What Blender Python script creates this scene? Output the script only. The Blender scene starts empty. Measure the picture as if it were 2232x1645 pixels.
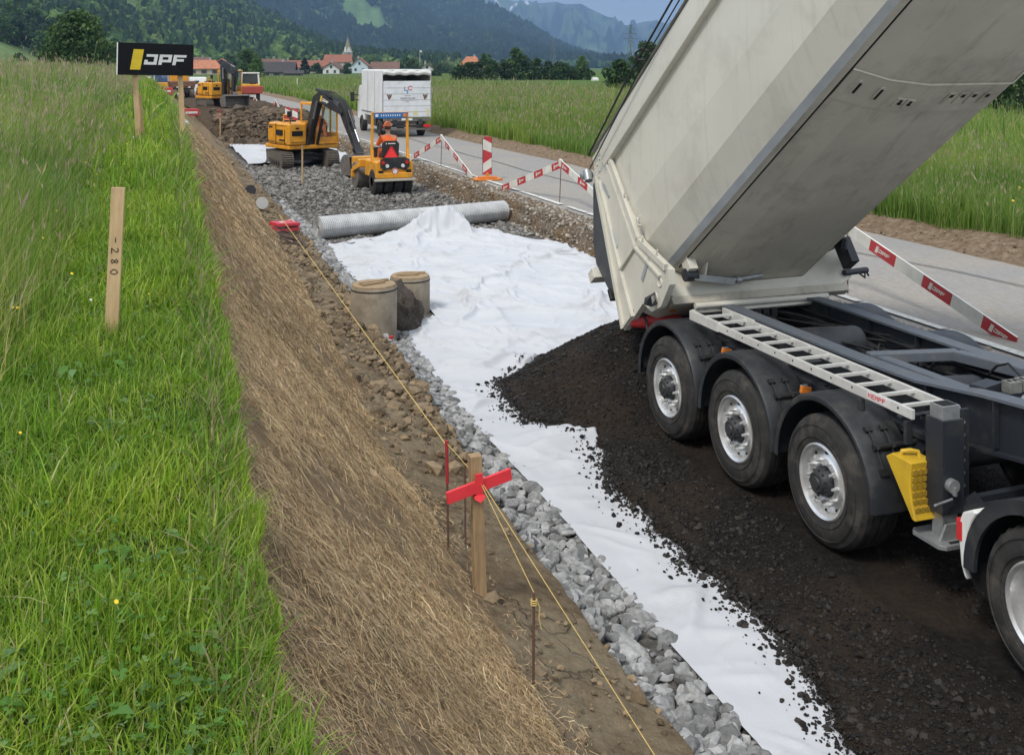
import bpy, bmesh, math, random
import numpy as np
from mathutils import Vector, Matrix, Euler

scene = bpy.context.scene
R = math.radians
# ------------------------------------------------------------------ camera
FPX, HCAM, PX0, HOR = 2330.0, 3.8, 1116.0, 145.0        # focal length and horizon in photo pixels
YAW = math.atan((PX0 - 300.0) / FPX)
SN, CS = math.sin(YAW), math.cos(YAW)
cam_d = bpy.data.cameras.new("camera")
cam = bpy.data.objects.new("camera", cam_d)
scene.collection.objects.link(cam)
cam.location = (0, 0, HCAM)
cam.rotation_euler = (R(90), 0, -YAW)
cam_d.sensor_width = 36
cam_d.lens = FPX / 2232 * 36
cam_d.shift_y = (HOR - 822.5) / 2232
cam_d.clip_start, cam_d.clip_end = 0.05, 40000
scene.camera = cam
# ------------------------------------------------------------------ world
SUN_EL, SUN_AZ = R(52), R(235)          # azimuth clockwise from +Y: behind and left of the camera
world = bpy.data.worlds.new("World"); scene.world = world
world.use_nodes = True
wn, wl = world.node_tree.nodes, world.node_tree.links
wn.clear()
w_out = wn.new("ShaderNodeOutputWorld"); w_bg = wn.new("ShaderNodeBackground")
w_sky = wn.new("ShaderNodeTexSky"); w_sky.sky_type = 'NISHITA'; w_sky.sun_disc = False
w_sky.sun_elevation, w_sky.sun_rotation = SUN_EL, SUN_AZ
w_tc = wn.new("ShaderNodeTexCoord")
w_map = wn.new("ShaderNodeMapping"); w_map.inputs['Scale'].default_value = (1, 1, 3.2)
w_noi = wn.new("ShaderNodeTexNoise"); w_noi.inputs['Scale'].default_value = 3.0
w_noi.inputs['Detail'].default_value = 7; w_noi.inputs['Roughness'].default_value = .55
w_rmp = wn.new("ShaderNodeValToRGB")
w_rmp.color_ramp.elements[0].position, w_rmp.color_ramp.elements[1].position = .38, .66
w_rmp.color_ramp.elements[0].color = (3.4, 4.6, 6.5, 1)
w_rmp.color_ramp.elements[1].color = (6.2, 7.0, 8.2, 1)
w_sep = wn.new("ShaderNodeSeparateXYZ")
w_zr = wn.new("ShaderNodeMapRange"); w_zr.inputs[1].default_value = .06; w_zr.inputs[2].default_value = .5
w_br = wn.new("ShaderNodeMixRGB"); w_br.inputs[2].default_value = (8.6, 8.9, 9.3, 1)
w_mix = wn.new("ShaderNodeMixRGB"); w_mix.inputs[0].default_value = .85
wl.new(w_tc.outputs['Generated'], w_map.inputs[0]); wl.new(w_map.outputs[0], w_noi.inputs['Vector'])
wl.new(w_noi.outputs[0], w_rmp.inputs[0]); wl.new(w_tc.outputs['Generated'], w_sep.inputs[0])
wl.new(w_sep.outputs[2], w_zr.inputs[0])
w_hz = wn.new("ShaderNodeMapRange"); w_hz.inputs[1].default_value = .068; w_hz.inputs[2].default_value = .030; w_hz.inputs[4].default_value = .75
w_mx = wn.new("ShaderNodeMath"); w_mx.operation = 'MAXIMUM'
wl.new(w_sep.outputs[2], w_hz.inputs[0]); wl.new(w_hz.outputs[0], w_mx.inputs[0]); wl.new(w_zr.outputs[0], w_mx.inputs[1]); wl.new(w_mx.outputs[0], w_br.inputs[0]); wl.new(w_rmp.outputs[0], w_br.inputs[1])
wl.new(w_sky.outputs[0], w_mix.inputs[1]); wl.new(w_br.outputs[0], w_mix.inputs[2])
wl.new(w_mix.outputs[0], w_bg.inputs['Color']); w_bg.inputs['Strength'].default_value = .092
wl.new(w_bg.outputs[0], w_out.inputs['Surface'])
# ------------------------------------------------------------------ sun (veiled by cloud) and exposure
sun_d = bpy.data.lights.new("sun", 'SUN'); sun_d.energy = 1.6; sun_d.angle = R(12); sun_d.color = (1, .95, .87)
sun = bpy.data.objects.new("sun", sun_d); scene.collection.objects.link(sun)
sdir = Vector((math.sin(SUN_AZ) * math.cos(SUN_EL), math.cos(SUN_AZ) * math.cos(SUN_EL), math.sin(SUN_EL)))
sun.rotation_euler = sdir.to_track_quat('Z', 'Y').to_euler()
sun.location = (-20, -20, 60)
scene.view_settings.view_transform = 'Standard'
scene.view_settings.look = 'None'
scene.view_settings.exposure = 0.55
scene.view_settings.gamma = 1.0
scene.render.engine = 'CYCLES'
try:
    scene.cycles.use_denoising = True
    scene.cycles.denoiser = 'OPENIMAGEDENOISE'
    scene.cycles.denoising_input_passes = 'RGB_ALBEDO_NORMAL'
except Exception:
    pass
scene.cycles.max_bounces = 6
scene.cycles.diffuse_bounces = 3
scene.cycles.glossy_bounces = 2
scene.cycles.transmission_bounces = 3
scene.cycles.volume_bounces = 0
scene.cycles.transparent_max_bounces = 6
random.seed(7)
rng = np.random.default_rng(11)

# ------------------------------------------------------------------ pixel -> ground helpers
def ray(px, py):
    a = (px - PX0) / FPX
    return (a * CS + SN, -a * SN + CS, (HOR - py) / FPX)
def on_z(px, py, z):
    r = ray(px, py); D = (z - HCAM) / r[2]
    return Vector((r[0] * D, r[1] * D, z))
def on_y(px, py, Y):
    r = ray(px, py); D = Y / r[1]
    return Vector((r[0] * D, Y, HCAM + r[2] * D))
def on_d(px, py, D):
    r = ray(px, py)
    return Vector((r[0] * D, r[1] * D, HCAM + r[2] * D))

# ------------------------------------------------------------------ numpy noise
def _h(ix, iy, s):
    n = (ix.astype(np.int64) * 374761393 + iy.astype(np.int64) * 668265263 + s * 974711) & 0x7fffffff
    n = ((n ^ (n >> 13)) * 1274126177) & 0x7fffffff
    return ((n ^ (n >> 16)) & 0xffff) / 65535.0
def vn(x, y, s=0):
    x = np.asarray(x, float); y = np.asarray(y, float)
    ix, iy = np.floor(x), np.floor(y); fx, fy = x - ix, y - iy
    fx = fx * fx * (3 - 2 * fx); fy = fy * fy * (3 - 2 * fy)
    a, b, c, d = _h(ix, iy, s), _h(ix + 1, iy, s), _h(ix, iy + 1, s), _h(ix + 1, iy + 1, s)
    return (a * (1 - fx) + b * fx) * (1 - fy) + (c * (1 - fx) + d * fx) * fy
def fbm(x, y, s=0, o=4, g=.5):
    t, A, n = 0, 1, 0
    for i in range(o):
        t = t + A * vn(np.asarray(x) * 2 ** i + 17.3 * i, np.asarray(y) * 2 ** i - 9.1 * i, s + i); n += A; A *= g
    return t / n
def ss(a, b, x):
    t = np.clip((np.asarray(x, float) - a) / (b - a), 0, 1)
    return t * t * (3 - 2 * t)

# ------------------------------------------------------------------ materials
def new_mat(name):
    m = bpy.data.materials.new(name); m.use_nodes = True
    nt = m.node_tree; nt.nodes.clear()
    o = nt.nodes.new("ShaderNodeOutputMaterial"); p = nt.nodes.new("ShaderNodeBsdfPrincipled")
    nt.links.new(p.outputs[0], o.inputs[0])
    return m, nt, p, o
def ramp(nt, stops):
    r = nt.nodes.new("ShaderNodeValToRGB"); e = r.color_ramp.elements
    while len(e) > len(stops): e.remove(e[-1])
    while len(e) < len(stops): e.new(.5)
    for k, (t, c) in enumerate(stops):
        e[k].position = t; e[k].color = (*c, 1)
    return r
def M(name, c1, c2=None, scale=6, rough=.6, metal=0, bump=0, bscale=None, detail=6, lo=.35, hi=.65, stretch=None, dirt=None, dscale=3, spec=.5, coat=0, streak=None, rotx=0):
    m, nt, p, o = new_mat(name); L = nt.links
    tc = nt.nodes.new("ShaderNodeTexCoord"); vec = tc.outputs['Object']
    if stretch:
        mp = nt.nodes.new("ShaderNodeMapping"); mp.inputs['Scale'].default_value = stretch
        L.new(vec, mp.inputs[0]); vec = mp.outputs[0]
    if c2 is None: c2 = tuple(x * .86 for x in c1)
    n = nt.nodes.new("ShaderNodeTexNoise"); n.inputs['Scale'].default_value = scale; n.inputs['Detail'].default_value = detail
    n.inputs['Roughness'].default_value = .62
    L.new(vec, n.inputs['Vector'])
    r = ramp(nt, [(lo, c1), (hi, c2)]); L.new(n.outputs[0], r.inputs[0])
    col = r.outputs[0]
    if dirt:
        n2 = nt.nodes.new("ShaderNodeTexNoise"); n2.inputs['Scale'].default_value = dscale; n2.inputs['Detail'].default_value = 8
        n2.inputs['Roughness'].default_value = .7
        L.new(tc.outputs['Object'], n2.inputs['Vector'])
        r2 = ramp(nt, [(.5, (0, 0, 0)), (.72, (1, 1, 1))]); L.new(n2.outputs[0], r2.inputs[0])
        mx = nt.nodes.new("ShaderNodeMixRGB"); mx.inputs[2].default_value = (*dirt[:3], 1)
        ml = nt.nodes.new("ShaderNodeMath"); ml.operation = 'MULTIPLY'; ml.inputs[1].default_value = dirt[3] if len(dirt) > 3 else .6
        L.new(r2.outputs[0], ml.inputs[0]); L.new(ml.outputs[0], mx.inputs[0]); L.new(col, mx.inputs[1]); col = mx.outputs[0]
    if streak:
        mp2 = nt.nodes.new("ShaderNodeMapping"); mp2.inputs['Rotation'].default_value = (rotx, 0, 0); mp2.inputs['Scale'].default_value = streak[4]
        L.new(tc.outputs['Object'], mp2.inputs[0]); n5 = nt.nodes.new("ShaderNodeTexNoise"); n5.inputs['Scale'].default_value = 1; n5.inputs['Detail'].default_value = 9; n5.inputs['Roughness'].default_value = .68
        L.new(mp2.outputs[0], n5.inputs['Vector']); r5 = ramp(nt, [(.53, (0, 0, 0)), (.74, (1, 1, 1))]); L.new(n5.outputs[0], r5.inputs[0])
        mx5 = nt.nodes.new("ShaderNodeMixRGB"); mx5.inputs[2].default_value = (*streak[:3], 1); ml5 = nt.nodes.new("ShaderNodeMath"); ml5.operation = 'MULTIPLY'; ml5.inputs[1].default_value = streak[3]
        L.new(r5.outputs[0], ml5.inputs[0]); L.new(ml5.outputs[0], mx5.inputs[0]); L.new(col, mx5.inputs[1]); col = mx5.outputs[0]
    L.new(col, p.inputs['Base Color'])
    p.inputs['Metallic'].default_value = metal
    p.inputs['Specular IOR Level'].default_value = spec
    rr = nt.nodes.new("ShaderNodeMapRange"); rr.inputs[3].default_value = max(0, rough - .08); rr.inputs[4].default_value = min(1, rough + .1)
    L.new(n.outputs[0], rr.inputs[0]); L.new(rr.outputs[0], p.inputs['Roughness'])
    if coat: p.inputs['Coat Weight'].default_value = coat
    if bump:
        b = nt.nodes.new("ShaderNodeBump"); b.inputs['Strength'].default_value = min(1, bump); b.inputs['Distance'].default_value = .02 * max(1, bump)
        if bscale:
            n3 = nt.nodes.new("ShaderNodeTexNoise"); n3.inputs['Scale'].default_value = bscale; n3.inputs['Detail'].default_value = 8
            n3.inputs['Roughness'].default_value = .65
            L.new(vec, n3.inputs['Vector']); L.new(n3.outputs[0], b.inputs['Height'])
        else: L.new(n.outputs[0], b.inputs['Height'])
        L.new(b.outputs[0], p.inputs['Normal'])
    return m
def attr_mat(name, rough=.6, trans=0, tint=(1, 1, 1), noise=0, nscale=3.0):
    """Colour carried per leaf, blade or stone (its own natural colour)."""
    m, nt, p, o = new_mat(name); L = nt.links
    a = nt.nodes.new("ShaderNodeAttribute"); a.attribute_name = "Col"
    col = a.outputs['Color']
    if noise:
        tc = nt.nodes.new("ShaderNodeTexCoord"); n = nt.nodes.new("ShaderNodeTexNoise"); n.inputs['Scale'].default_value = nscale
        n.inputs['Detail'].default_value = 6
        L.new(tc.outputs['Object'], n.inputs['Vector'])
        r = ramp(nt, [(.3, (1 - noise,) * 3), (.7, (1 + noise,) * 3)]); L.new(n.outputs[0], r.inputs[0])
        mx = nt.nodes.new("ShaderNodeMixRGB"); mx.blend_type = 'MULTIPLY'; mx.inputs[0].default_value = 1
        L.new(col, mx.inputs[1]); L.new(r.outputs[0], mx.inputs[2]); col = mx.outputs[0]
    L.new(col, p.inputs['Base Color']); p.inputs['Roughness'].default_value = rough
    p.inputs['Specular IOR Level'].default_value = .3
    if trans:
        t = nt.nodes.new("ShaderNodeBsdfTranslucent"); L.new(col, t.inputs[0])
        s = nt.nodes.new("ShaderNodeMixShader"); s.inputs[0].default_value = trans
        L.new(p.outputs[0], s.inputs[1]); L.new(t.outputs[0], s.inputs[2]); L.new(s.outputs[0], o.inputs[0])
    return m

# ------------------------------------------------------------------ mesh builders
def link(o, parent=None):
    scene.collection.objects.link(o)
    if parent is not None: o.parent = parent
    return o
def add_color(me, cols_per_vert):
    a = me.color_attributes.new("Col", 'FLOAT_COLOR', 'POINT')
    c = np.ones((len(me.vertices), 4), np.float32); c[:, :3] = cols_per_vert
    a.data.foreach_set("color", c.ravel())
def mesh_np(name, V, faces, mats, parent=None, col=None, smooth=False, midx=None):
    """V (n,3); faces: list of int arrays, each (k,3) or (k,4)."""
    V = np.asarray(V, np.float32)
    me = bpy.data.meshes.new(name)
    loops = np.concatenate([f.ravel() for f in faces]).astype(np.int32)
    sizes = np.concatenate([np.full(len(f), f.shape[1], np.int32) for f in faces])
    starts = np.concatenate([[0], np.cumsum(sizes)[:-1]]).astype(np.int32)
    me.vertices.add(len(V)); me.vertices.foreach_set("co", V.ravel())
    me.loops.add(len(loops)); me.loops.foreach_set("vertex_index", loops)
    me.polygons.add(len(sizes)); me.polygons.foreach_set("loop_start", starts)
    try: me.polygons.foreach_set("loop_total", sizes)
    except Exception: pass
    if midx is not None: me.polygons.foreach_set("material_index", np.asarray(midx, np.int32))
    me.polygons.foreach_set("use_smooth", np.full(len(sizes), bool(smooth)))
    me.update(calc_edges=True); me.validate()
    if col is not None: add_color(me, col)
    for m in (mats if isinstance(mats, (list, tuple)) else [mats]): me.materials.append(m)
    return link(bpy.data.objects.new(name, me), parent)
def grid_mesh(name, P, mat, parent=None, col=None, smooth=True):
    """P (rows, cols, 3)"""
    r, c = P.shape[:2]
    i = np.arange(r * c).reshape(r, c)
    q = np.stack([i[:-1, :-1], i[:-1, 1:], i[1:, 1:], i[1:, :-1]], -1).reshape(-1, 4)
    return mesh_np(name, P.reshape(-1, 3), [q], mat, parent, None if col is None else col.reshape(-1, 3), smooth)

class MB:
    def __init__(s): s.v, s.f, s.m = [], [], []
    def add(s, vs, fs, m=0):
        b = len(s.v); s.v += [tuple(v) for v in vs]
        for f in fs: s.f.append(tuple(b + i for i in f)); s.m.append(m)
    def box(s, c, d, m=0, rot=None):
        c = Vector(c); h = [x / 2 for x in d]
        P = [Vector((sx * h[0], sy * h[1], sz * h[2])) for sz in (-1, 1) for sy in (-1, 1) for sx in (-1, 1)]
        if rot is not None:
            Rm = rot if isinstance(rot, Matrix) else Euler(rot).to_matrix()
            P = [Rm @ p for p in P]
        s.add([c + p for p in P], [(0, 2, 3, 1), (4, 5, 7, 6), (0, 1, 5, 4), (2, 6, 7, 3), (0, 4, 6, 2), (1, 3, 7, 5)], m)
    def bar(s, a, b, w, h, m=0, up=(0, 0, 1)):
        a, b = Vector(a), Vector(b); d = (b - a); L = d.length
        if L < 1e-6: return
        y = d / L; u = Vector(up)
        x = y.cross(u)
        if x.length < 1e-4: x = y.cross(Vector((1, 0, 0)))
        x.normalize(); z = x.cross(y)
        s.box((a + b) / 2, (w, L, h), m, Matrix((x, y, z)).transposed())
    def frame(s, d):
        d = Vector(d).normalized(); x = d.cross(Vector((0, 0, 1)))
        if x.length < 1e-3: x = d.cross(Vector((1, 0, 0)))
        x.normalize(); return x, d.cross(x), d
    def cyl(s, a, b, r0, r1=None, n=12, m=0, caps=True):
        r1 = r0 if r1 is None else r1; a, b = Vector(a), Vector(b)
        x, y, d = s.frame(b - a); P = []
        for q, r in ((a, r0), (b, r1)):
            for k in range(n):
                t = 2 * math.pi * k / n; P.append(q + (x * math.cos(t) + y * math.sin(t)) * r)
        F = [(k, k + n, (k + 1) % n + n, (k + 1) % n) for k in range(n)]
        if caps: F += [tuple(range(n)), tuple(range(2 * n - 1, n - 1, -1))]
        s.add(P, F, m)
    def tube(s, pts, r, n=6, m=0):
        pts = [Vector(p) for p in pts]; rs = r if isinstance(r, (list, tuple)) else [r] * len(pts); P = []
        px = None
        for i, p in enumerate(pts):
            d = pts[min(i + 1, len(pts) - 1)] - pts[max(i - 1, 0)]
            x, y, d = s.frame(d)
            if px is not None:
                x = (px - d * px.dot(d)).normalized(); y = d.cross(x)
            px = x
            for k in range(n):
                t = 2 * math.pi * k / n; P.append(p + (x * math.cos(t) + y * math.sin(t)) * rs[i])
        F = []
        for i in range(len(pts) - 1):
            F += [(i * n + k, (i + 1) * n + k, (i + 1) * n + (k + 1) % n, i * n + (k + 1) % n) for k in range(n)]
        F += [tuple(range(n)), tuple(range(len(P) - 1, len(P) - n - 1, -1))]
        s.add(P, F, m)
    def prism(s, poly, o, ex, ey, depth, m=0, ms=None):
        """poly in (ex, ey) plane at o, extruded by vector depth"""
        o, ex, ey, d = Vector(o), Vector(ex), Vector(ey), Vector(depth); n = len(poly)
        A = [o + ex * p[0] + ey * p[1] for p in poly]; B = [p + d for p in A]
        s.add(A + B, [tuple(range(n)), tuple(range(2 * n - 1, n - 1, -1))], m)
        s.add(A + B, [(k, (k + 1) % n, (k + 1) % n + n, k + n) for k in range(n)], m if ms is None else ms)
    def lathe(s, prof, o, axis, n=32, m=0, closed=False, mlist=None, ang=(0, 2 * math.pi)):
        """prof [(r, h)] about axis through o"""
        o = Vector(o); x, y, d = s.frame(axis); P = []; k = len(prof)
        full = abs(ang[1] - ang[0] - 2 * math.pi) < 1e-6
        nn = n if full else n + 1
        for i in range(nn):
            t = ang[0] + (ang[1] - ang[0]) * i / n
            for r, h in prof: P.append(o + d * h + (x * math.cos(t) + y * math.sin(t)) * r)
        kk = k if closed else k - 1
        b = len(s.v); s.v += [tuple(p) for p in P]
        for i in range(n):
            j = (i + 1) % nn
            for q in range(kk):
                q2 = (q + 1) % k
                s.f.append((b + i * k + q, b + j * k + q, b + j * k + q2, b + i * k + q2)); s.m.append(mlist[q] if mlist else m)
    def build(s, name, mats, parent=None, bevel=0, smooth=35, seg=2):
        me = bpy.data.meshes.new(name); me.from_pydata(s.v, [], s.f)
        for m in (mats if isinstance(mats, (list, tuple)) else [mats]): me.materials.append(m)
        me.polygons.foreach_set("material_index", s.m)
        bm = bmesh.new(); bm.from_mesh(me); bmesh.ops.remove_doubles(bm, verts=bm.verts, dist=1e-5)
        bmesh.ops.recalc_face_normals(bm, faces=bm.faces); bm.to_mesh(me); bm.free()
        if smooth:
            me.polygons.foreach_set("use_smooth", [True] * len(me.polygons)); me.set_sharp_from_angle(angle=R(smooth))
        me.update()
        o = link(bpy.data.objects.new(name, me), parent)
        if bevel:
            b = o.modifiers.new("bevel", 'BEVEL'); b.width = bevel; b.segments = seg; b.limit_method = 'ANGLE'; b.angle_limit = R(40)
            b.harden_normals = True
        return o
def thing(name, label, cat, loc=(0, 0, 0), rotz=0, group=None):
    o = bpy.data.objects.new(name, None); link(o); o.location = loc; o.rotation_euler = (0, 0, rotz)
    o.empty_display_size = .2
    return tag(o, label, cat, group)
def tag(o, label, cat, group=None):
    o['label'] = label; o['category'] = cat
    if group: o['group'] = group
    return o
def kind(o, k): o['kind'] = k; return o
def copy_tree(o, parent=None):
    c = o.copy(); scene.collection.objects.link(c)
    if parent is not None: c.parent = parent
    for ch in list(o.children): copy_tree(ch, c)
    return c

# ------------------------------------------------------------------ lettering
def jpf_polys(h):
    """block-lettered JPF with its slash, height h, slanted; returns [(poly, which)], which 0 slash, 1 letters"""
    out = []
    def rect(x0, y0, x1, y1, w, sl=.2):
        out.append(([((x0 + sl * y0) * h, y0 * h), ((x1 + sl * y0) * h, y0 * h), ((x1 + sl * y1) * h, y1 * h), ((x0 + sl * y1) * h, y1 * h)], w))
    rect(0, -.5, 1.0, 1.45, 0, .19)
    x = 1.25
    for r in ((.12, .76, 1.25, 1), (.92, .26, 1.25, .76), (0, 0, 1.25, .26), (0, .26, .32, .46)): rect(x + r[0], r[1], x + r[2], r[3], 1)
    x = 2.68
    for r in ((0, 0, .34, 1), (.34, .76, 1.25, 1), (.92, .5, 1.25, .76), (.34, .26, 1.25, .5)): rect(x + r[0], r[1], x + r[2], r[3], 1)
    x = 4.1
    for r in ((0, 0, .34, 1), (.34, .76, 1.3, 1), (.34, .36, 1.1, .6)): rect(x + r[0], r[1], x + r[2], r[3], 1)
    return out                                          # total width about 5.55 h
GLY = {'K': ["10001", "10010", "11100", "10010", "10001"], 'E': ["11111", "10000", "11110", "10000", "11111"], 'M': ["10001", "11011", "10101", "10001", "10001"],
       'P': ["11110", "10001", "11110", "10000", "10000"], 'F': ["11111", "10000", "11110", "10000", "10000"], 'C': ["01111", "10000", "10000", "10000", "01111"],
       'L': ["10000", "10000", "10000", "10000", "11111"], 'S': ["01111", "10000", "01110", "00001", "11110"], 'A': ["01110", "10001", "11111", "10001", "10001"], ' ': ["00000"] * 5}
def text_polys(t, h):
    out = []; p = h / 5; x = 0
    for ch in t:
        for r, row in enumerate(GLY[ch]):
            c = 0
            while c < 5:
                if row[c] == '1':
                    e = c
                    while e < 5 and row[e] == '1': e += 1
                    y = h - (r + 1) * p
                    out.append([(x + c * p, y), (x + e * p, y), (x + e * p, y + p), (x + c * p, y + p)]); c = e
                else: c += 1
        x += 6 * p
    return out, x
# ================================================================== GROUND SHAPE
def eX(Y): Y = np.asarray(Y, float); return np.minimum(.25 + .0215 * Y, .74) + .10 * (fbm(Y * .9, Y * 0, 3, 3) - .5) + .05 * (vn(Y * 5, Y * 0, 4) - .5)
def zed(Y): Y = np.asarray(Y, float); return 2.75 - .85 * np.exp(-Y / 14)
def toeX(Y): Y = np.asarray(Y, float); return np.interp(Y, [0, 5, 9, 14.6, 22.4, 40, 60], [1.95, 2.0, 2.07, 2.3, 2.58, 3.0, 3.4]) + .14 * (fbm(Y * .8, Y * 0, 8, 3) - .5)
def GL(Y): Y = np.asarray(Y, float); return np.interp(Y, [0, 5.8, 8.5, 13.7, 25, 45, 60], [2.85, 2.87, 2.93, 3.22, 3.42, 3.65, 3.8]) + .10 * (fbm(Y * 1.3, Y * 0, 12, 3) - .5)
def zf(Y): return -.10 + .1 * ss(16, 23, Y) + .85 * ss(56, 60, Y)
XW0, XW1, XR0, XR1, XV = 8.5, 8.78, 9.02, 13.3, 14.2
def gz(X, Y):
    X, Y = np.broadcast_arrays(np.asarray(X, float), np.asarray(Y, float))
    e, t, g = eX(Y), toeX(Y), GL(Y); ze, zt = zed(Y), .46 + .35 * ss(45, 60, Y)
    zl = ze + .035 * (e - X) + .02 * np.clip(e - X - 6, 0, 30)
    u = np.clip((X - e) / (t - e), 0, 1); us = .82 * u + .18 * u * u * (3 - 2 * u)
    zs = ze + (zt - ze) * us
    w = np.clip((X - t) / (g - t), 0, 1)
    zg = zf(Y)
    zd = zt + (np.maximum(zg + .1, zg) + .14 - zt) * (w ** .8)
    zd = np.where(w > .9, zd + (zg - zd) * ss(.9, 1, w), zd)
    wall = zg + (.52 - zg) * ss(0, 1, (X - XW0) / (XW1 - XW0)) + .08 * ss(XW1, XR0, X)
    wall = np.maximum(wall, zg)
    r = .6 + .22 * ss(XR1, XV, X) - .5 * ss(60, 300, X)
    return np.where(X < e, zl, np.where(X < t, zs, np.where(X < g, zd, np.where(X < XW0, zg, np.where(X < XR0, wall, r)))))
def gz1(x, y): return float(gz(x, y))
def ground_at(px, py, zmin=-1):
    """where the line of sight through a photo pixel meets the ground"""
    r = ray(px, py); D = 2.5; step = .03
    while D < 400:
        x, y, z = r[0] * D, r[1] * D, HCAM + r[2] * D
        if z <= gz1(x, y): return Vector((x, y, gz1(x, y)))
        D += step; step = .004 * D
    return Vector((x, y, z))
def geomY(a, b, n): return a * (b / a) ** (np.linspace(0, 1, n))

# ------------------------------------------------------------------ ground materials
def ground_mat(name, stops, scale, bump=.6, bscale=40, dist=.03, stops2=None, scale2=2, rough=.95, stretch=(1, 1, 1), crack=None, mixlo=.4, mixhi=.6):
    m, nt, p, o = new_mat(name); L = nt.links
    tc = nt.nodes.new("ShaderNodeTexCoord"); mp = nt.nodes.new("ShaderNodeMapping"); mp.inputs['Scale'].default_value = stretch
    L.new(tc.outputs['Object'], mp.inputs[0]); v = mp.outputs[0]
    n = nt.nodes.new("ShaderNodeTexNoise"); n.inputs['Scale'].default_value = scale; n.inputs['Detail'].default_value = 10; n.inputs['Roughness'].default_value = .7
    L.new(v, n.inputs['Vector'])
    r = ramp(nt, stops); L.new(n.outputs[0], r.inputs[0]); col = r.outputs[0]
    if stops2:
        n2 = nt.nodes.new("ShaderNodeTexNoise"); n2.inputs['Scale'].default_value = scale2; n2.inputs['Detail'].default_value = 5
        L.new(tc.outputs['Object'], n2.inputs['Vector'])
        r2 = ramp(nt, stops2); L.new(n.outputs[0], r2.inputs[0])
        f = ramp(nt, [(mixlo, (0, 0, 0)), (mixhi, (1, 1, 1))]); L.new(n2.outputs[0], f.inputs[0])
        mx = nt.nodes.new("ShaderNodeMixRGB"); L.new(f.outputs[0], mx.inputs[0]); L.new(col, mx.inputs[1]); L.new(r2.outputs[0], mx.inputs[2]); col = mx.outputs[0]
    nb = nt.nodes.new("ShaderNodeTexNoise"); nb.inputs['Scale'].default_value = bscale; nb.inputs['Detail'].default_value = 8; nb.inputs['Roughness'].default_value = .7
    L.new(v, nb.inputs['Vector']); hgt = nb.outputs[0]
    if crack:
        wv = nt.nodes.new("ShaderNodeTexNoise"); wv.inputs['Scale'].default_value = 6; L.new(tc.outputs['Object'], wv.inputs['Vector'])
        vm = nt.nodes.new("ShaderNodeMixRGB"); vm.blend_type = 'LINEAR_LIGHT'; vm.inputs[0].default_value = .12
        L.new(tc.outputs['Object'], vm.inputs[1]); L.new(wv.outputs['Color'], vm.inputs[2])
        vo = nt.nodes.new("ShaderNodeTexVoronoi"); vo.feature = 'DISTANCE_TO_EDGE'; vo.inputs['Scale'].default_value = crack
        L.new(vm.outputs[0], vo.inputs['Vector'])
        cr = ramp(nt, [(0, (0, 0, 0)), (.05, (1, 1, 1))]); L.new(vo.outputs['Distance'], cr.inputs[0])
        n4 = nt.nodes.new("ShaderNodeTexNoise"); n4.inputs['Scale'].default_value = 1.7; L.new(tc.outputs['Object'], n4.inputs['Vector'])
        f4 = ramp(nt, [(.47, (1, 1, 1)), (.6, (0, 0, 0))]); L.new(n4.outputs[0], f4.inputs[0])
        mm = nt.nodes.new("ShaderNodeMath"); mm.operation = 'MAXIMUM'; L.new(cr.outputs[0], mm.inputs[0]); L.new(f4.outputs[0], mm.inputs[1])
        mu = nt.nodes.new("ShaderNodeMath"); mu.operation = 'MULTIPLY_ADD'; mu.inputs[1].default_value = 1.2
        L.new(mm.outputs[0], mu.inputs[0]); L.new(hgt, mu.inputs[2]); hgt = mu.outputs[0]
    b = nt.nodes.new("ShaderNodeBump"); b.inputs['Strength'].default_value = bump; b.inputs['Distance'].default_value = dist
    L.new(hgt, b.inputs['Height']); L.new(b.outputs[0], p.inputs['Normal'])
    L.new(col, p.inputs['Base Color']); p.inputs['Roughness'].default_value = rough; p.inputs['Specular IOR Level'].default_value = .2
    return m
m_soil = ground_mat("soil", [(.3, (.095, .066, .04)), (.5, (.185, .134, .082)), (.7, (.28, .215, .135))], 9, .9, 30, .05,
                    [(.3, (.20, .155, .097)), (.6, (.31, .25, .165))], 1.3, crack=3.2)
m_dug = ground_mat("dug_soil", [(.3, (.04, .027, .017)), (.5, (.095, .066, .042)), (.7, (.17, .125, .082))], 5, 1, 14, .12)
m_straw_soil = ground_mat("straw_soil", [(.3, (.085, .053, .03)), (.5, (.27, .19, .108)), (.7, (.44, .335, .20))], 16, .9, 60, .03,
                          [(.3, (.18, .12, .066)), (.65, (.34, .245, .145))], 1.1, stretch=(.45, 1.6, .45))
m_turf = ground_mat("turf", [(.3, (.018, .035, .008)), (.6, (.045, .085, .015)), (.75, (.09, .10, .035))], 12, .8, 60, .03)
m_meadow = ground_mat("meadow_grass", [(.3, (.05, .085, .018)), (.5, (.085, .13, .028)), (.7, (.15, .16, .06))], .6, .8, 6, .2,
                      [(.3, (.075, .135, .02)), (.7, (.10, .165, .03))], .012, mixlo=.45, mixhi=.55)
m_gravel_bed = ground_mat("gravel_bed", [(.3, (.06, .055, .05)), (.5, (.14, .13, .118)), (.72, (.27, .255, .235))], 16, 1, 26, .05)
m_wall = ground_mat("cut_earth", [(.3, (.075, .055, .038)), (.5, (.18, .14, .10)), (.7, (.36, .31, .25))], 13, 1, 22, .06,
                    [(.3, (.12, .075, .04)), (.6, (.24, .16, .09))], 1.2)
m_road = ground_mat("asphalt", [(.35, (.235, .225, .215)), (.65, (.32, .31, .295))], 30, .35, 160, .008,
                    [(.3, (.25, .225, .19)), (.7, (.37, .345, .31))], .55, stretch=(1, .25, 1), rough=.85)
m_verge = ground_mat("verge_dirt", [(.3, (.10, .066, .04)), (.5, (.22, .155, .10)), (.7, (.34, .27, .19))], 8, .9, 30, .05)

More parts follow.
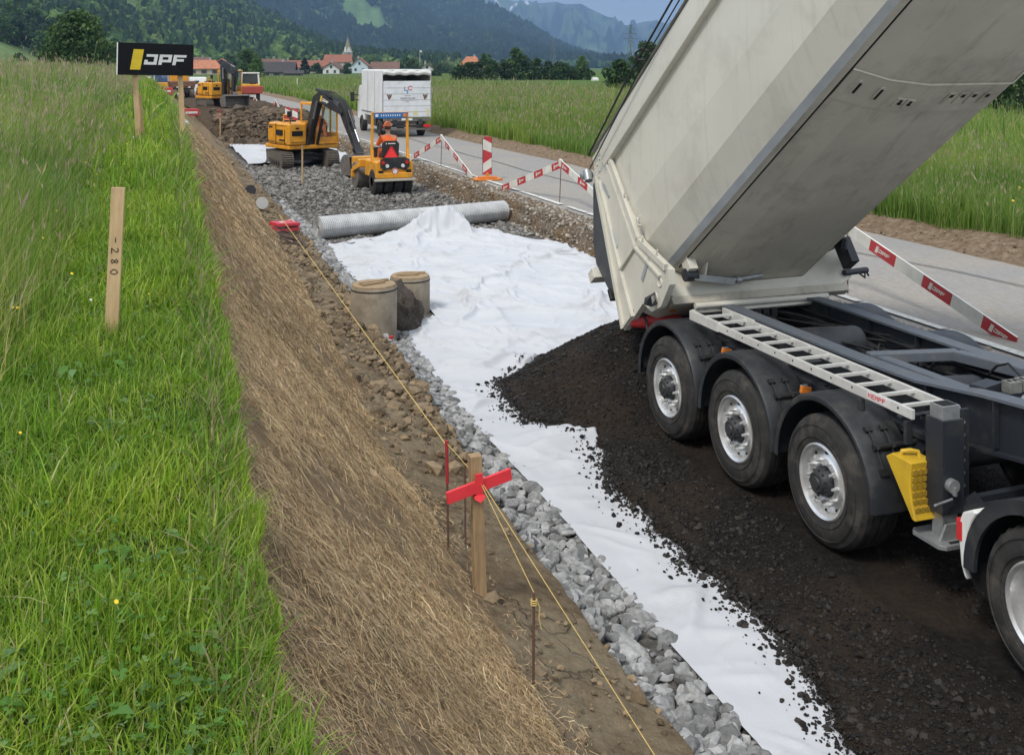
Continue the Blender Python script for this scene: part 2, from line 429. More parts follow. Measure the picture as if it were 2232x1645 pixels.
def st3(*a): return np.stack(np.broadcast_arrays(*a), -1)
# ------------------------------------------------------------------ ground sheets
Yn = np.concatenate([geomY(1.2, 26, 420), geomY(26, 150, 240)[1:]])
s = np.linspace(0, 1, 90)[None, :]
Yg = Yn[:, None]
Xm = eX(Yg) - 90 * s ** 2.6
Zm = gz(Xm, Yg) + .05 * (fbm(Xm * 1.5, Yg * 1.5, 2) - .5) * (s > 0) - .6 * ss(40, 90, eX(Yg) - Xm)
kind(grid_mesh("meadow_left", st3(Xm, Yg + 0 * Xm, Zm)[:, ::-1], m_turf), 'structure')
s = np.linspace(0, 1, 110)[None, :]
e, t, g = eX(Yg), toeX(Yg), GL(Yg)
Xb = np.where(s < .55, e + (t - e) * s / .55, t + (g + .06 - t) * (s - .55) / .45)
Zb = gz(Xb, Yg)
on = ss(0, .06, s) * (1 - ss(.93, 1, s) * .7)
rough_mid = ss(8.5, 11, Yg) * (1 - ss(19, 24, Yg))
sl = 1 - ss(.5, .62, s)
Zb = Zb + on * (sl * (.10 * (fbm(Xb * 1.2, Yg * 2.2, 21) - .5) + .05 * (fbm(Xb * 4, Yg * 6, 22) - .5))
                + (1 - sl) * ((.08 + .16 * rough_mid) * (fbm(Xb * 2.5, Yg * 2.5, 23, 5, .6) - .5) + .05 * (fbm(Xb * 9, Yg * 9, 24) - .5)))
Zb = Zb + .22 * ss(52, 58, Yg) * (fbm(Xb * 1.1, Yg * .8, 29) - .5) * on
Pb = st3(Xb, Yg + 0 * Xb, Zb)
emb = grid_mesh("embankment", Pb, [m_straw_soil, m_soil]); kind(emb, 'structure')
i = (np.arange(109) > 59 + 0)[None, :] * np.ones((len(Yn) - 1, 1), bool)
wob = (s[:, :-1] + .10 * (fbm(Yg[:-1] * 1.2, s[:, :-1] * 3, 25) - .5)) > .535
emb.data.polygons.foreach_set("material_index", wob.astype(np.int32).ravel())
# trench floor with the dug face where the dig stops
s = np.linspace(0, 1, 120)[None, :]
Xt = GL(Yg) - .9 + (XW0 + .93 - GL(Yg)) * s
dig = ss(52, 56.5, Yg + 1.2 * (fbm(Xt * .6, Yg * .3, 31) - .5)) * (1 - ss(90, 110, Yg))
Zt = zf(0) + .1 * ss(16, 23, Yg) + 1.32 * dig + .05 * (fbm(Xt * 2, Yg * 2, 32) - .5) + (.35 * dig + .06 * ss(24, 30, Yg)) * (fbm(Xt * .9, Yg * .9, 33, 5, .6) - .5)
tf = grid_mesh("trench_floor", st3(Xt, Yg + 0 * Xt, Zt), [m_gravel_bed, m_dug]); kind(tf, 'structure')
mi = ((Yg[:-1] > 51.5) & (s[:, :-1] >= 0)).astype(np.int32).ravel(); tf.data.polygons.foreach_set("material_index", mi)
s = np.linspace(0, 1, 70)[None, :]
Xw = XW0 + (XR0 - XW0) * s + 0 * Yg
Zw = gz(np.minimum(Xw, XR0 - 1e-4), Yg) ; nw = ss(0, .1, s) * (1 - ss(.75, 1, s))
Zw = Zw + nw * .08 * (fbm(Xw * 5, Yg * 4, 41, 5, .6) - .5)
Xw = Xw + nw * .16 * (fbm(Zw * 6, Yg * 3, 42, 4) - .5)
kind(grid_mesh("trench_wall", st3(Xw, Yg + 0 * Xw, Zw), m_wall), 'structure')
Yr = geomY(1.2, 220, 300)[:, None]; s = np.linspace(0, 1, 16)[None, :]
Xr = XR0 + (XR1 - XR0 + .05) * s + .10 * (s == 0) * (fbm(Yr * 3, Yr * 0, 44) - .5)
Zr = .6 + .015 * np.sin(s * math.pi) + .01 * (fbm(Xr * .5, Yr * .3, 45) - .5) + 0 * Yr
kind(grid_mesh("road", st3(Xr, Yr + 0 * Xr, Zr), m_road), 'structure')
s = np.linspace(0, 1, 24)[None, :]
Xv = XR1 + (XV + .3 - XR1) * s
Zv = gz(Xv, Yr) + .12 * (fbm(Xv * 2, Yr * 2, 46, 5) - .45) * ss(0, .2, s)
kind(grid_mesh("road_verge", st3(Xv, Yr + 0 * Xv, Zv), m_verge), 'structure')
# open valley floor, one sheet out to the mountains
Xs = np.concatenate([XV - .05 + geomY(.05, 60, 40), geomY(90, 6000, 30)])
Ys = np.concatenate([np.linspace(-60, 200, 90), geomY(220, 6000, 40)])
Xs, Ys2 = np.meshgrid(Xs, Ys)
Zs = gz(Xs, Ys2) + .12 * (fbm(Xs * .12, Ys2 * .12, 47) - .5)
Zs = np.where(Ys2 > 150, np.maximum(Zs, .15), Zs)
kind(grid_mesh("meadow_right", st3(Xs, Ys2, Zs), m_meadow), 'structure')
Xs, Ys2 = np.meshgrid(np.linspace(-4000, XV + .2, 60), np.concatenate([np.linspace(205, 400, 20), geomY(420, 6000, 30)]))
kind(grid_mesh("valley_floor", st3(Xs, Ys2, .2 + 0 * Xs), m_meadow), 'structure')
# painted edge line of the road, worn
mk = MB(); rr = random.Random(3)
y = 2.0
while y < 90:
    l = rr.uniform(.35, 1.6); w = rr.uniform(.10, .15)
    mk.add([(9.22 - w / 2, y, .627), (9.22 + w / 2, y + rr.uniform(-.02, .02), .627), (9.22 + w / 2, y + l, .627), (9.22 - w / 2, y + l - .02, .627)], [(0, 1, 2, 3)])
    y += l + (rr.uniform(.02, .12) if rr.random() < .8 else rr.uniform(.3, .6))
m_line = M("road_paint", (.72, .71, .66), (.5, .49, .45), 9, .8, dirt=(.3, .28, .25, .9), dscale=14)
kind(mk.build("road_edge_line", m_line), 'structure')
# dark tar seams in the asphalt
sm = MB()
for y0, x0, y1, x1 in ((9.0, 12.6, 22, 10.6), (26, 11.2, 48, 11.25)):
    n = 24; pr = None
    for k in range(n + 1):
        u = k / n; yy = y0 + (y1 - y0) * u; xx = x0 + (x1 - x0) * u + .05 * math.sin(u * 23)
        if pr: sm.add([(pr[0] - .02, pr[1], .632), (pr[0] + .02, pr[1], .632), (xx + .02, yy, .632), (xx - .02, yy, .632)], [(0, 1, 2, 3)])
        pr = (xx, yy)
kind(sm.build("road_seam", M("tar", (.06, .06, .06), (.10, .10, .095), 20, .6)), 'structure')

# ================================================================== ROCK SCATTER
def ico(sub):
    bm = bmesh.new(); bmesh.ops.create_icosphere(bm, subdivisions=sub, radius=1)
    bm.verts.ensure_lookup_table()
    V = np.array([v.co[:] for v in bm.verts]); Fc = np.array([[v.index for v in f.verts] for f in bm.faces]); bm.free()
    return V, Fc
def rock_var(seed, sub, cuts=7, depth=(.45, .8)):
    V, Fc = ico(sub); r = np.random.default_rng(seed); V = V.copy()
    V *= 1 + .12 * (r.random((len(V), 1)) - .5)
    for _ in range(cuts):
        n = r.normal(size=3); n /= np.linalg.norm(n); d = r.uniform(*depth)
        t = V @ n - d; V -= np.clip(t, 0, None)[:, None] * n
    return V, Fc
def rand_rot(n, r):
    q = r.normal(size=(n, 4)); q /= np.linalg.norm(q, axis=1, keepdims=True); w, x, y, z = q.T
    return st3(1 - 2 * (y * y + z * z), 2 * (x * y - z * w), 2 * (x * z + y * w), 2 * (x * y + z * w), 1 - 2 * (x * x + z * z), 2 * (y * z - x * w),
                     2 * (x * z - y * w), 2 * (y * z + x * w), 1 - 2 * (x * x + y * y)).reshape(n, 3, 3)
def scatter(name, pos, size, mat, sub=1, nvar=10, cols=None, flat=(1, 1, 1), seed=1, cuts=7, smooth=False, squash=.75):
    r = np.random.default_rng(seed); n = len(pos); var = r.integers(0, nvar, n); VV, FF, CC = [], [], []; base = 0
    Rm = rand_rot(n, r); asp = r.uniform(.65, 1.25, (n, 3)) * size[:, None]
    for k in range(nvar):
        idx = np.where(var == k)[0]
        if not len(idx): continue
        V, Fc = rock_var(seed * 50 + k, sub, cuts)
        P = np.einsum('nij,nvj->nvi', Rm[idx], V[None] * asp[idx][:, None, :])
        P[:, :, 2] *= squash
        P += pos[idx][:, None, :]
        VV.append(P.reshape(-1, 3)); FF.append((Fc[None] + (base + np.arange(len(idx)) * len(V))[:, None, None]).reshape(-1, 3)); base += len(idx) * len(V)
        if cols is not None: CC.append(np.repeat(cols[idx], len(V), 0))
    return mesh_np(name, np.concatenate(VV), [np.concatenate(FF)], mat, None, np.concatenate(CC) if cols is not None else None, smooth)
def greys(n, a, b, tint=(1, 1, 1), r=rng, p=1.0):
    return (a + (b - a) * r.random(n) ** p)[:, None] * np.array(tint)[None]
m_rock = attr_mat("limestone", .9, noise=.28, nscale=30)
m_rock_small = attr_mat("crushed_stone", .92, noise=.2, nscale=40)
# drainage gravel strip of coarse limestone beside the fabric
FABL = ([3.0, 5.15, 8.42, 11.7, 13.6, 14.6, 15.7, 16.05, 16.9, 17.3, 18.5, 20.5, 22.8], [3.24, 3.33, 3.43, 3.43, 3.54, 3.60, 3.84, 4.36, 4.42, 3.92, 3.66, 3.66, 3.80])
def fabL(Y): return np.interp(Y, *FABL)
P, Sz = [], []
for y0, y1, sz in ((3.6, 6.5, .058), (6.5, 10, .055), (10, 16, .056), (16, 24.5, .056), (24.5, 30, .06)):
    a = .46 * (y1 - y0) * (1.15 if y0 < 20 else 1.0); n = int(a / (sz * sz * 1.35) * 1.5)
    y = rng.uniform(y0, y1, n); w = rng.random(n); x = GL(y) + .0 + (np.maximum(fabL(y) + .09, GL(y) + .3) - GL(y)) * w
    k = ~((x > 4.1)); x, y, w = x[k], y[k], w[k]; n = len(x)
    z = zf(y) + .0 + rng.random(n) * .045 * (1 - .8 * ss(.7, 1, w)) - .03 * ss(.8, 1, w) + .10 * (1 - np.clip((x - GL(y)) / .12, 0, 1))
    P.append(st3(x, y, z)); Sz.append(sz * np.exp(rng.normal(0, .32, n)))
P, Sz = np.concatenate(P), np.concatenate(Sz)
c = greys(len(P), .14, .38, (1, 1, .985), p=1.2)
st = scatter("drainage_gravel", P, np.clip(Sz, .022, .095), m_rock, 2, 14, c, seed=3, cuts=9); kind(st, 'stuff')
st['label'] = "strip of coarse pale grey limestone gravel beside the white fabric"
# crushed stone fill in the far half of the trench
n = 15000; y = 22.5 + 24 * rng.random(n) ** 1.25; x = GL(y) + (XW0 - GL(y)) * rng.random(n)
k = ~((y > 42.5) & (x < 5.6)); x, y = x[k], y[k]; n = len(x)
st = scatter("trench_gravel", st3(x, y, zf(y) + .03 * rng.random(n) + .04 * ss(26, 32, y)), .035 * np.exp(rng.normal(0, .45, n)) * (1 + .4 * ss(28, 40, y)), m_rock_small, 1, 8,
             greys(n, .10, .30, (1, .95, .87), p=1.4), seed=5, cuts=5); kind(st, 'stuff')
# rubble in the cut wall and on its shoulder
n = 9000; y = geomY(8, 60, n) + rng.random(n); x = XW0 - .05 + .55 * rng.random(n)
z = gz(np.minimum(x, XR0 - .01), y) + .01
st = scatter("wall_rubble", st3(x, y, z), .026 * np.exp(rng.normal(0, .45, n)), m_rock_small, 1, 8, greys(n, .14, .46, (1, .90, .76)), seed=6, cuts=5); kind(st, 'stuff')
# clods and stones on the soil ledge
n = 7500; y = geomY(3.5, 50, n) + rng.random(n) * .3; w = rng.random(n); x = toeX(y) + (GL(y) - toeX(y)) * w
dens = .15 + .85 * ss(8.5, 11, y) * (1 - ss(26, 34, y)); k = rng.random(n) < dens; x, y = x[k], y[k]; n = len(x)
st = scatter("soil_clods", st3(x, y, gz(x, y) + .0 + .02 * rng.random(n)), .013 * (1 + .7 * (ss(8.5, 11, y) * (1 - ss(20, 30, y)))) * np.exp(rng.normal(0, .65, n)), m_rock_small, 1, 8,
             greys(n, .10, .29, (1, .74, .46)), seed=8, cuts=3); kind(st, 'stuff')
n = 3600; y = rng.uniform(51.5, 60, n); x = GL(y) + (XW0 - GL(y)) * rng.random(n)
dg = ss(52, 56.5, y) 
st = scatter("dug_face_clods", st3(x, y, zf(0) + .1 + 1.32 * dg + .1 * rng.random(n)), .075 * np.exp(rng.normal(0, .6, n)), m_rock_small, 1, 8,
             greys(n, .05, .17, (1, .74, .5)), seed=9, cuts=4); kind(st, 'stuff')
n = 420; y = geomY(9, 60, n); x = XR1 + .05 + .8 * rng.random(n)
st = scatter("verge_stones", st3(x, y, gz(x, y) + .02), .02 * np.exp(rng.normal(0, .5, n)), m_rock_small, 1, 6, greys(n, .12, .3, (1, .76, .55)), seed=10, cuts=4); kind(st, 'stuff')

# ================================================================== WHITE GEOTEXTILE
m_fab, nt, p, o = new_mat("geotextile")
p.inputs['Roughness'].default_value = .9; p.inputs['Specular IOR Level'].default_value = .15
tc = nt.nodes.new("ShaderNodeTexCoord"); n1 = nt.nodes.new("ShaderNodeTexNoise"); n1.inputs['Scale'].default_value = 1.1; n1.inputs['Detail'].default_value = 9; n1.inputs['Roughness'].default_value = .65
nt.links.new(tc.outputs['Object'], n1.inputs['Vector'])
r1 = ramp(nt, [(.3, (.545, .56, .585)), (.56, (.515, .53, .555)), (.74, (.40, .395, .39))]); nt.links.new(n1.outputs[0], r1.inputs[0]); nt.links.new(r1.outputs[0], p.inputs['Base Color'])
nb = nt.nodes.new("ShaderNodeTexNoise"); nb.inputs['Scale'].default_value = 60; nb.inputs['Detail'].default_value = 6; nt.links.new(tc.outputs['Object'], nb.inputs['Vector'])
bb = nt.nodes.new("ShaderNodeBump"); bb.inputs['Strength'].default_value = .25; bb.inputs['Distance'].default_value = .01
nt.links.new(nb.outputs[0], bb.inputs['Height']); nt.links.new(bb.outputs[0], p.inputs['Normal'])
def ridge(x, y, s, sharp=5):
    a = 1 - np.abs(2 * fbm(x, y, s, 3) - 1) * 2
    return np.clip(a, 0, 1) ** sharp
MILL = ([2.0, 5.05, 6.15, 7.3, 8.74, 9.6, 10.26, 10.9, 11.6, 12.4, 13.2, 14], [3.55, 3.70, 4.02, 4.02, 4.06, 4.30, 4.40, 4.02, 3.95, 4.10, 4.9, 6.0])
def millL(Y): return np.interp(Y, *MILL) + .22 * (fbm(np.asarray(Y) * 3, np.asarray(Y) * 0, 70, 4, .65) - .5)
PCX, PCY = 6.45, 11.55
def mill_z(X, Y):
    base = .0 + .035 * (fbm(X * 1.1, Y * .45, 71) - .5) + .045 * (fbm(X * 5, Y * 5, 72, 4, .6) - .5)
    lug = np.sign(np.sin(Y * 52 + 9 * np.abs(X - 5.15))) * .006 * np.exp(-((X - 5.1) / .24) ** 4) * (vn(X * 2, Y * 2, 74) > .35)
    rut = lug - .05 * np.exp(-((X - 5.30) / .24) ** 2) * (Y < 9.9) + .035 * np.exp(-((X - 4.92) / .14) ** 2)
    r = np.sqrt(((X - PCX) / 1.06) ** 2 + (Y - PCY) ** 2); cone = 1.32 - .62 * r + .18 * (fbm(X * 2, Y * 2, 73) - .5)
    cone = cone * (1 - ss(7.4, 8.5, X))
    return np.maximum(base + rut, cone - .05)
def fab_right(Y): return np.interp(Y, [3, 14, 18, 21, 22.6], [8.4, 8.44, 8.47, 8.47, 8.2])
ft = np.linspace(0, 1, 760)[:, None]; fs = np.linspace(0, 1, 260)[None, :]
def fab_top(s): return 22.75 + 1.15 * np.interp(s, [0, .3, .5, .62, .78, .9, 1], [-.05, .35, .85, .78, .55, .3, -1.0]) + .25 * (fbm(s * 9, s * 0, 51) - .5)
Yf = 3.0 + (fab_top(fs) - 3.0) * (ft ** .9)
Xf = fabL(Yf) + (fab_right(Yf) - fabL(Yf)) * fs
edge = np.minimum(ss(0, .05, fs), ss(0, .03, 1 - ft))
warp = fbm(Xf * .5, Yf * .5, 60) * 3
wr = (.055 * ridge(Xf * .7 + warp * .3, Yf * .9, 52, 4) + .05 * ridge(Xf * 1.1 + Yf * .55, Yf * .35 - Xf * .2 + warp * .2, 53, 6)
      + .030 * ridge(Xf * .5 - Yf * .7, Yf * .6 + Xf * .8, 54, 6) + .012 * ridge(Xf * 2.2, Yf * 2.0, 56, 4) + .05 * (fbm(Xf * .6, Yf * .6, 55) - .5))
amp = .5 + .5 * ss(10, 17, Yf)
Zf = gz(np.clip(Xf, 3.9, XW0 - .01), Yf) + .025 + wr * 1.05 * amp * (.35 + .65 * edge)
Zf = Zf + .04 * ss(.9, 1, ft) * ridge(Xf * 1.5, Yf * 0 + 3, 57, 2)
Zf = Zf + .012 * (1 - ss(0, .04, fs)) + .05 * ss(8.3, 8.48, Xf)
# heap of spare fabric against the roll
hx, hy = 6.62, 23.25
d2 = ((Xf - hx - .25 * (Yf - hy)) / .42) ** 2 + ((Yf - hy) / .42) ** 2
th_ = np.arctan2(Yf - hy, Xf - hx); d2 = d2 * (1 + .42 * np.sin(3 * th_ + .8) + .22 * np.sin(7 * th_) + .5 * (fbm(Xf * 4, Yf * 4, 64) - .5))
d3 = ((Xf - hx + .5) / .75) ** 2 + ((Yf - hy + .15) / .36) ** 2
Zf = Zf + .36 * np.exp(-d2 ** 1.9) * (.6 + .75 * fbm(Xf * 3.5, Yf * 3.5, 58)) + .24 * np.exp(-d3 * 1.3) * (.4 + 1.1 * fbm(Xf * 3, Yf * 3, 59)) + .10 * ridge(Xf * 1.6, Yf * 1.6, 63, 3) * np.exp(-d3 * .6)
cr_ = random.Random(31)
for q in range(95):
    cx, cy = cr_.uniform(3.6, 8.7), cr_.uniform(4, 23.5) if q > 22 else cr_.uniform(4, 13); an = cr_.gauss(.25, .75); ln = cr_.uniform(.35, 1.5); wd_ = cr_.uniform(.03, .07); hh_ = cr_.uniform(.028, .08) * (1 if cy > 11 else .6)
    ux, uy = math.cos(an), math.sin(an); du_ = (Xf - cx) * ux + (Yf - cy) * uy; dv_ = -(Xf - cx) * uy + (Yf - cy) * ux + .12 * np.sin(du_ * 2.2 + q) + .05 * np.sin(du_ * 6 + q)
    Zf = Zf + hh_ * np.exp(-(dv_ / wd_) ** 2) * np.exp(-(du_ / ln) ** 4) * edge
# folds across the strip in the foreground
for fy, a_, sl_ in ((10.1, .10, .25), (10.45, .06, .2), (13.4, .08, -.5), (12.9, .05, -.45), (6.9, .04, -.6), (15.0, .06, -.35)):
    q = (Yf - fy - sl_ * (Xf - 3.9)) / .14; Zf = Zf + a_ * np.exp(-q * q) * ss(0, .10, fs) * np.where(Yf < 9, 1 - ss(-.35, -.1, Xf - millL(Yf)), 1)
ed_ = ss(-.3, 0, Xf - millL(Yf)) * (1 - ss(12.3, 13, Yf)) * (1 - ss(9.7, 9.9, Yf) * (1 - ss(10.6, 10.8, Yf)))
Zf = Zf - np.clip(Zf + .065, 0, None) * ed_
cov = (Xf > millL(Yf) + .10) & (Yf < 14) & (Xf < 8.5)
fold = np.exp(-((Yf - 10.15 - .22 * (Xf - 3.9)) / .22) ** 2) * (Xf < 4.5)
Zf = np.where(cov & (fold < .3), np.minimum(Zf, -.115), Zf)
Pf = st3(Xf, Yf, Zf)
fab = grid_mesh("geotextile_sheet", Pf, m_fab)
tag(fab, "long white geotextile sheet with wrinkles spread between the gravel strip and the tarry heap", "fabric")
ft2 = np.linspace(0, 1, 90)[:, None]; fs2 = np.linspace(0, 1, 70)[None, :]
Y2 = 41.0 + 11.2 * ft2; X2 = GL(Y2) + .35 + (XW0 - .6 - GL(Y2)) * fs2
Z2 = zf(Y2) + .11 + .10 * ridge(X2 * .7, Y2 * .5, 61, 3) + .06 * (fbm(X2, Y2, 62) - .5)
tag(grid_mesh("geotextile_sheet", st3(X2, Y2 + 0 * X2, Z2), m_fab), "white geotextile sheet lying in the trench before the brown dug face", "fabric")

# ================================================================== ASPHALT MILLINGS
m_mill = ground_mat("millings", [(.3, (.006, .005, .0045)), (.5, (.015, .012, .010)), (.72, (.038, .031, .026))], 22, 1, 45, .035,
                    [(.3, (.018, .0125, .008)), (.65, (.048, .034, .023))], .9, rough=.85, mixlo=.42, mixhi=.6)
mt = np.linspace(0, 1, 640)[:, None]; ms = (np.linspace(0, 1, 260)[None, :]) ** 1.3
Ym = 1.5 + 12.6 * mt; X0 = millL(Ym); Xq = X0 + (8.62 - X0) * ms
Zq = mill_z(Xq, Ym); fall = ss(0, .05, ms) * ss(0, .03, 1 - mt)
Zq = -.14 + (np.maximum(Zq, -.03) + .14) * np.sqrt(np.clip(fall, 0, 1))
mill = grid_mesh("asphalt_millings", st3(Xq, Ym + 0 * Xq, Zq), m_mill); kind(mill, 'stuff')
mill['label'] = "dark crumbled asphalt layer and heap under the trailer"
P, Sz = [], []
n = 85000; y = 3.2 + 10.4 * rng.random(n) ** 1.15; x = millL(y) + (7.9 - millL(y)) * rng.random(n) ** 1.5
tr = np.maximum(np.exp(-((x - 5.15) / .42) ** 2) * (y < 9.6), .7 * np.exp(-((x - 4.45 - .1 * (y - 7)) / .16) ** 2)); k = rng.random(n) > .92 * tr * (.6 + .8 * vn(x * 3, y * 2, 77)); x, y = x[k], y[k]
z = mill_z(x, y) + .004; lim = np.clip((x - millL(y)) / .25, 0, 1); z = -.10 + (z + .10) * np.sqrt(lim)
P.append(st3(x, y, z)); Sz.append(0.0062 * (.7 + .95 * vn(x * 1.3, y * 1.3, 78)) * np.exp(rng.normal(0, .6, len(x))))
n = 950; y = 4.4 + 8.8 * rng.random(n); x = millL(y) - np.abs(rng.exponential(.06, n)); k = x > fabL(y) + .05; x, y = x[k], y[k]
def fab_z(x, y):
    out = np.empty(len(x))
    for q in range(len(x)):
        tt = np.clip((y[q] - 3.0) / 20.4, 0, 1) ** (1 / .9); row = min(int(tt * 519), 519)
        dy = np.abs(Yf[:, 40] - y[q]); row = int(np.argmin(dy)); col = int(np.argmin(np.abs(Xf[row] - x[q]))); out[q] = Zf[row, col]
    return out
P.append(st3(x, y, fab_z(x, y) + .006)); Sz.append(.0105 * np.exp(rng.normal(0, .6, len(x))))
P, Sz = np.concatenate(P), np.clip(np.concatenate(Sz), .004, .04)
st = scatter("millings_crumbs", P, Sz, attr_mat("bitumen_crumbs", .7, noise=.3, nscale=60), 1, 10, greys(len(P), .005, .038, (1, .84, .72), p=1.7), seed=12, cuts=5); kind(st, 'stuff')
# ================================================================== GRASS
m_blade = attr_mat("grass_blade", .5, .45)
def blades(name, B, Hh, W, yaw, bend, col, seg=3, tip=.25):
    """B (n,3) roots; grows curved tapered blades"""
    n = len(B); W = W * np.ones(n); d = np.stack([np.cos(yaw), np.sin(yaw), 0 * yaw], -1); sd = np.stack([-np.sin(yaw), np.cos(yaw), 0 * yaw], -1)
    tw = rng.uniform(-.9, .9, n)[:, None]; sd = sd * np.cos(tw) + d * np.sin(tw)
    rows = []; cols = []
    for k in range(seg):
        u = k / seg; c = B + d * (bend * Hh * u * u)[:, None] + np.array([0, 0, 1]) * (Hh * (u - .28 * bend * u * u))[:, None]
        w = (W * (1 - .55 * u))[:, None] * sd * .5
        rows += [c - w, c + w]; cols += [col * (.62 + .38 * u)] * 2 if False else [col] * 2
    u = 1.0; rows.append(B + d * (bend * Hh)[:, None] + np.array([0, 0, 1]) * (Hh * (1 - .28 * bend))[:, None]); cols.append(col)
    nv = 2 * seg + 1
    V = np.stack(rows, 1).reshape(-1, 3); C = np.stack(cols, 1).reshape(-1, 3); b = (np.arange(n) * nv)[:, None]
    q = np.concatenate([b + np.array([2 * k, 2 * k + 1, 2 * k + 3, 2 * k + 2]) for k in range(seg - 1)])
    t = b + np.array([2 * seg - 2, 2 * seg - 1, 2 * seg])
    return V, [q, t], C
def blade_obj(name, *a, **k):
    V, F_, C = blades(name, *a, **k); o = mesh_np(name, V, F_, m_blade, None, C); return kind(o, 'stuff')
def mixcol(n, pal, w=None, jit=.18):
    pal = np.array(pal); i = rng.choice(len(pal), n, p=w); return pal[i] * (1 + jit * (rng.random((n, 1)) * 2 - 1)) * (1 + .06 * (rng.random((n, 3)) * 2 - 1))
G_MOWN = [(.19, .33, .024), (.26, .41, .034), (.34, .47, .055), (.11, .21, .018), (.43, .49, .10), (.52, .46, .23)]
W_MOWN = [.3, .27, .17, .14, .08, .04]
def left_pts(n, y0, y1, x0, x1, pw=1.0):
    """points left of the bank edge: x is metres left of it"""
    y = y0 + (y1 - y0) * rng.random(n) ** pw; x = eX(y) - (x0 + (x1 - x0) * rng.random(n)); return x, y
def visible(x, y, lo=-120, hi=2400):
    D = x * SN + y * CS; px = PX0 + FPX * (x * CS - y * SN) / np.maximum(D, .1); return (D > 1.5) & (px > lo) & (px < hi)
# short verge
for (y0, y1, dens, h, w, xm) in ((2.2, 4.2, 13000, .068, .0048, 2.2), (4.2, 7, 7500, .078, .0060, 2.3), (7, 12, 3200, .105, .009, 2.2), (12, 22, 1000, .17, .015, 1.9), (22, 70, 190, .24, .035, 1.5)):
    n = int(dens * (y1 - y0) * xm); x, y = left_pts(n, y0, y1, -.10, xm)
    k = visible(x, y); x, y = x[k], y[k]; n = len(x)
    cl = fbm(x * 2.3, y * 2.3, 80, 3); h_ = h * (.45 + 1.1 * cl) * np.exp(rng.normal(0, .35, n)) * (1 + .5 * ss(1.0, 2.4, eX(y) - x))
    col = mixcol(n, G_MOWN, W_MOWN); tone = fbm(x * 1.2, y * 1.2, 81, 3)[:, None]; col = col * (1 + (tone - .5) * np.array([.9, .5, .4]))
    blade_obj("verge_grass", np.stack([x, y, gz(np.minimum(x, eX(y) - .001), y) - .01], -1), h_, w * np.exp(rng.normal(0, .3, n)), rng.uniform(0, 6.283, n), np.clip(rng.normal(.55, .35, n), .05, 1.3), col, seg=3)
# overhanging fringe along the bank edge
n = 7000; y = geomY(2.3, 60, n); x = eX(y) + rng.normal(-.02, .05, n)
blade_obj("edge_grass", np.stack([x, y, gz(x, y) - .02], -1), (.075 + .009 * np.minimum(y, 20)) * np.exp(rng.normal(0, .35, n)), .004 + .0011 * y, rng.normal(0, 1.8, n), np.clip(rng.normal(.6, .3, n), .1, 1.2),
          mixcol(n, [(.11, .23, .02), (.16, .28, .03), (.26, .28, .10), (.34, .28, .15)], [.3, .3, .22, .18]))
# broad leaves of clover and dandelion
def leaflets(n, y0, y1, xm, s0):
    x, y = left_pts(n, y0, y1, .05, xm, 1.3); k = visible(x, y); x, y = x[k], y[k]; n = len(x)
    k = fbm(x * 1.7, y * 1.7, 83, 3) > .47; x, y = x[k], y[k]; n = len(x)
    c0 = np.stack([x, y, gz(x, y) + .03 + .045 * rng.random(n)], -1)
    V, C, Q = [], [], []
    A = np.array([[0, 0], [.42, .40], [.88, .42], [1.0, .0], [.88, -.42], [.42, -.40]])
    yaw0 = rng.uniform(0, 6.28, n); size = s0 * np.exp(rng.normal(0, .3, n)); col = mixcol(n, [(.10, .24, .03), (.14, .29, .05), (.09, .20, .05), (.19, .31, .09)])
    for q in range(3):
        yw = yaw0 + q * 2.09; til = rng.uniform(-.2, .5, n)
        dx = np.stack([np.cos(yw) * np.cos(til), np.sin(yw) * np.cos(til), np.sin(til)], -1); dy = np.stack([-np.sin(yw), np.cos(yw), .2 * rng.normal(size=n)], -1)
        P = c0[:, None] + size[:, None, None] * (dx[:, None] * A[None, :, :1] + dy[:, None] * A[None, :, 1:])
        V.append(P.reshape(-1, 3)); C.append(np.repeat(col, 6, 0))
    m = len(V) * n; b = (np.arange(m) * 6)[:, None]
    return kind(mesh_np("clover", np.concatenate(V), [b + np.array([0, 1, 4, 5]), b + np.array([1, 2, 3, 4])], m_blade, None, np.concatenate(C)), 'stuff')
leaflets(3600, 2.3, 8, 2.2, .0135)
def dock(n):
    x, y = left_pts(n, 2.4, 12, .1, 2.2, 1.2); V, C = [], []
    col = mixcol(n, [(.10, .23, .03), (.13, .26, .06), (.16, .28, .10)]); L_ = rng.uniform(.05, .12, n); yaw = rng.uniform(0, 6.28, n)
    U = [(0, .1), (.3, .55), (.65, .6), (1, .02)]
    d = np.stack([np.cos(yaw), np.sin(yaw), 0 * yaw], -1); sdv = np.stack([-np.sin(yaw), np.cos(yaw), 0 * yaw], -1); b0 = np.stack([x, y, gz(x, y) + .02], -1)
    rows = []
    for u, w in U:
        c = b0 + d * (L_ * u * .85)[:, None] + np.array([0, 0, 1]) * (L_ * (1.1 * u - .8 * u * u))[:, None]
        rows += [c - sdv * (w * L_ * .3)[:, None], c + sdv * (w * L_ * .3)[:, None]]
    V = np.stack(rows, 1).reshape(-1, 3); b = (np.arange(n) * 8)[:, None]
    return kind(mesh_np("dock_leaves", V, [b + np.array([2 * k, 2 * k + 1, 2 * k + 3, 2 * k + 2]) for k in range(3)], m_blade, None, np.repeat(col, 8, 0)), 'stuff')
dock(330)
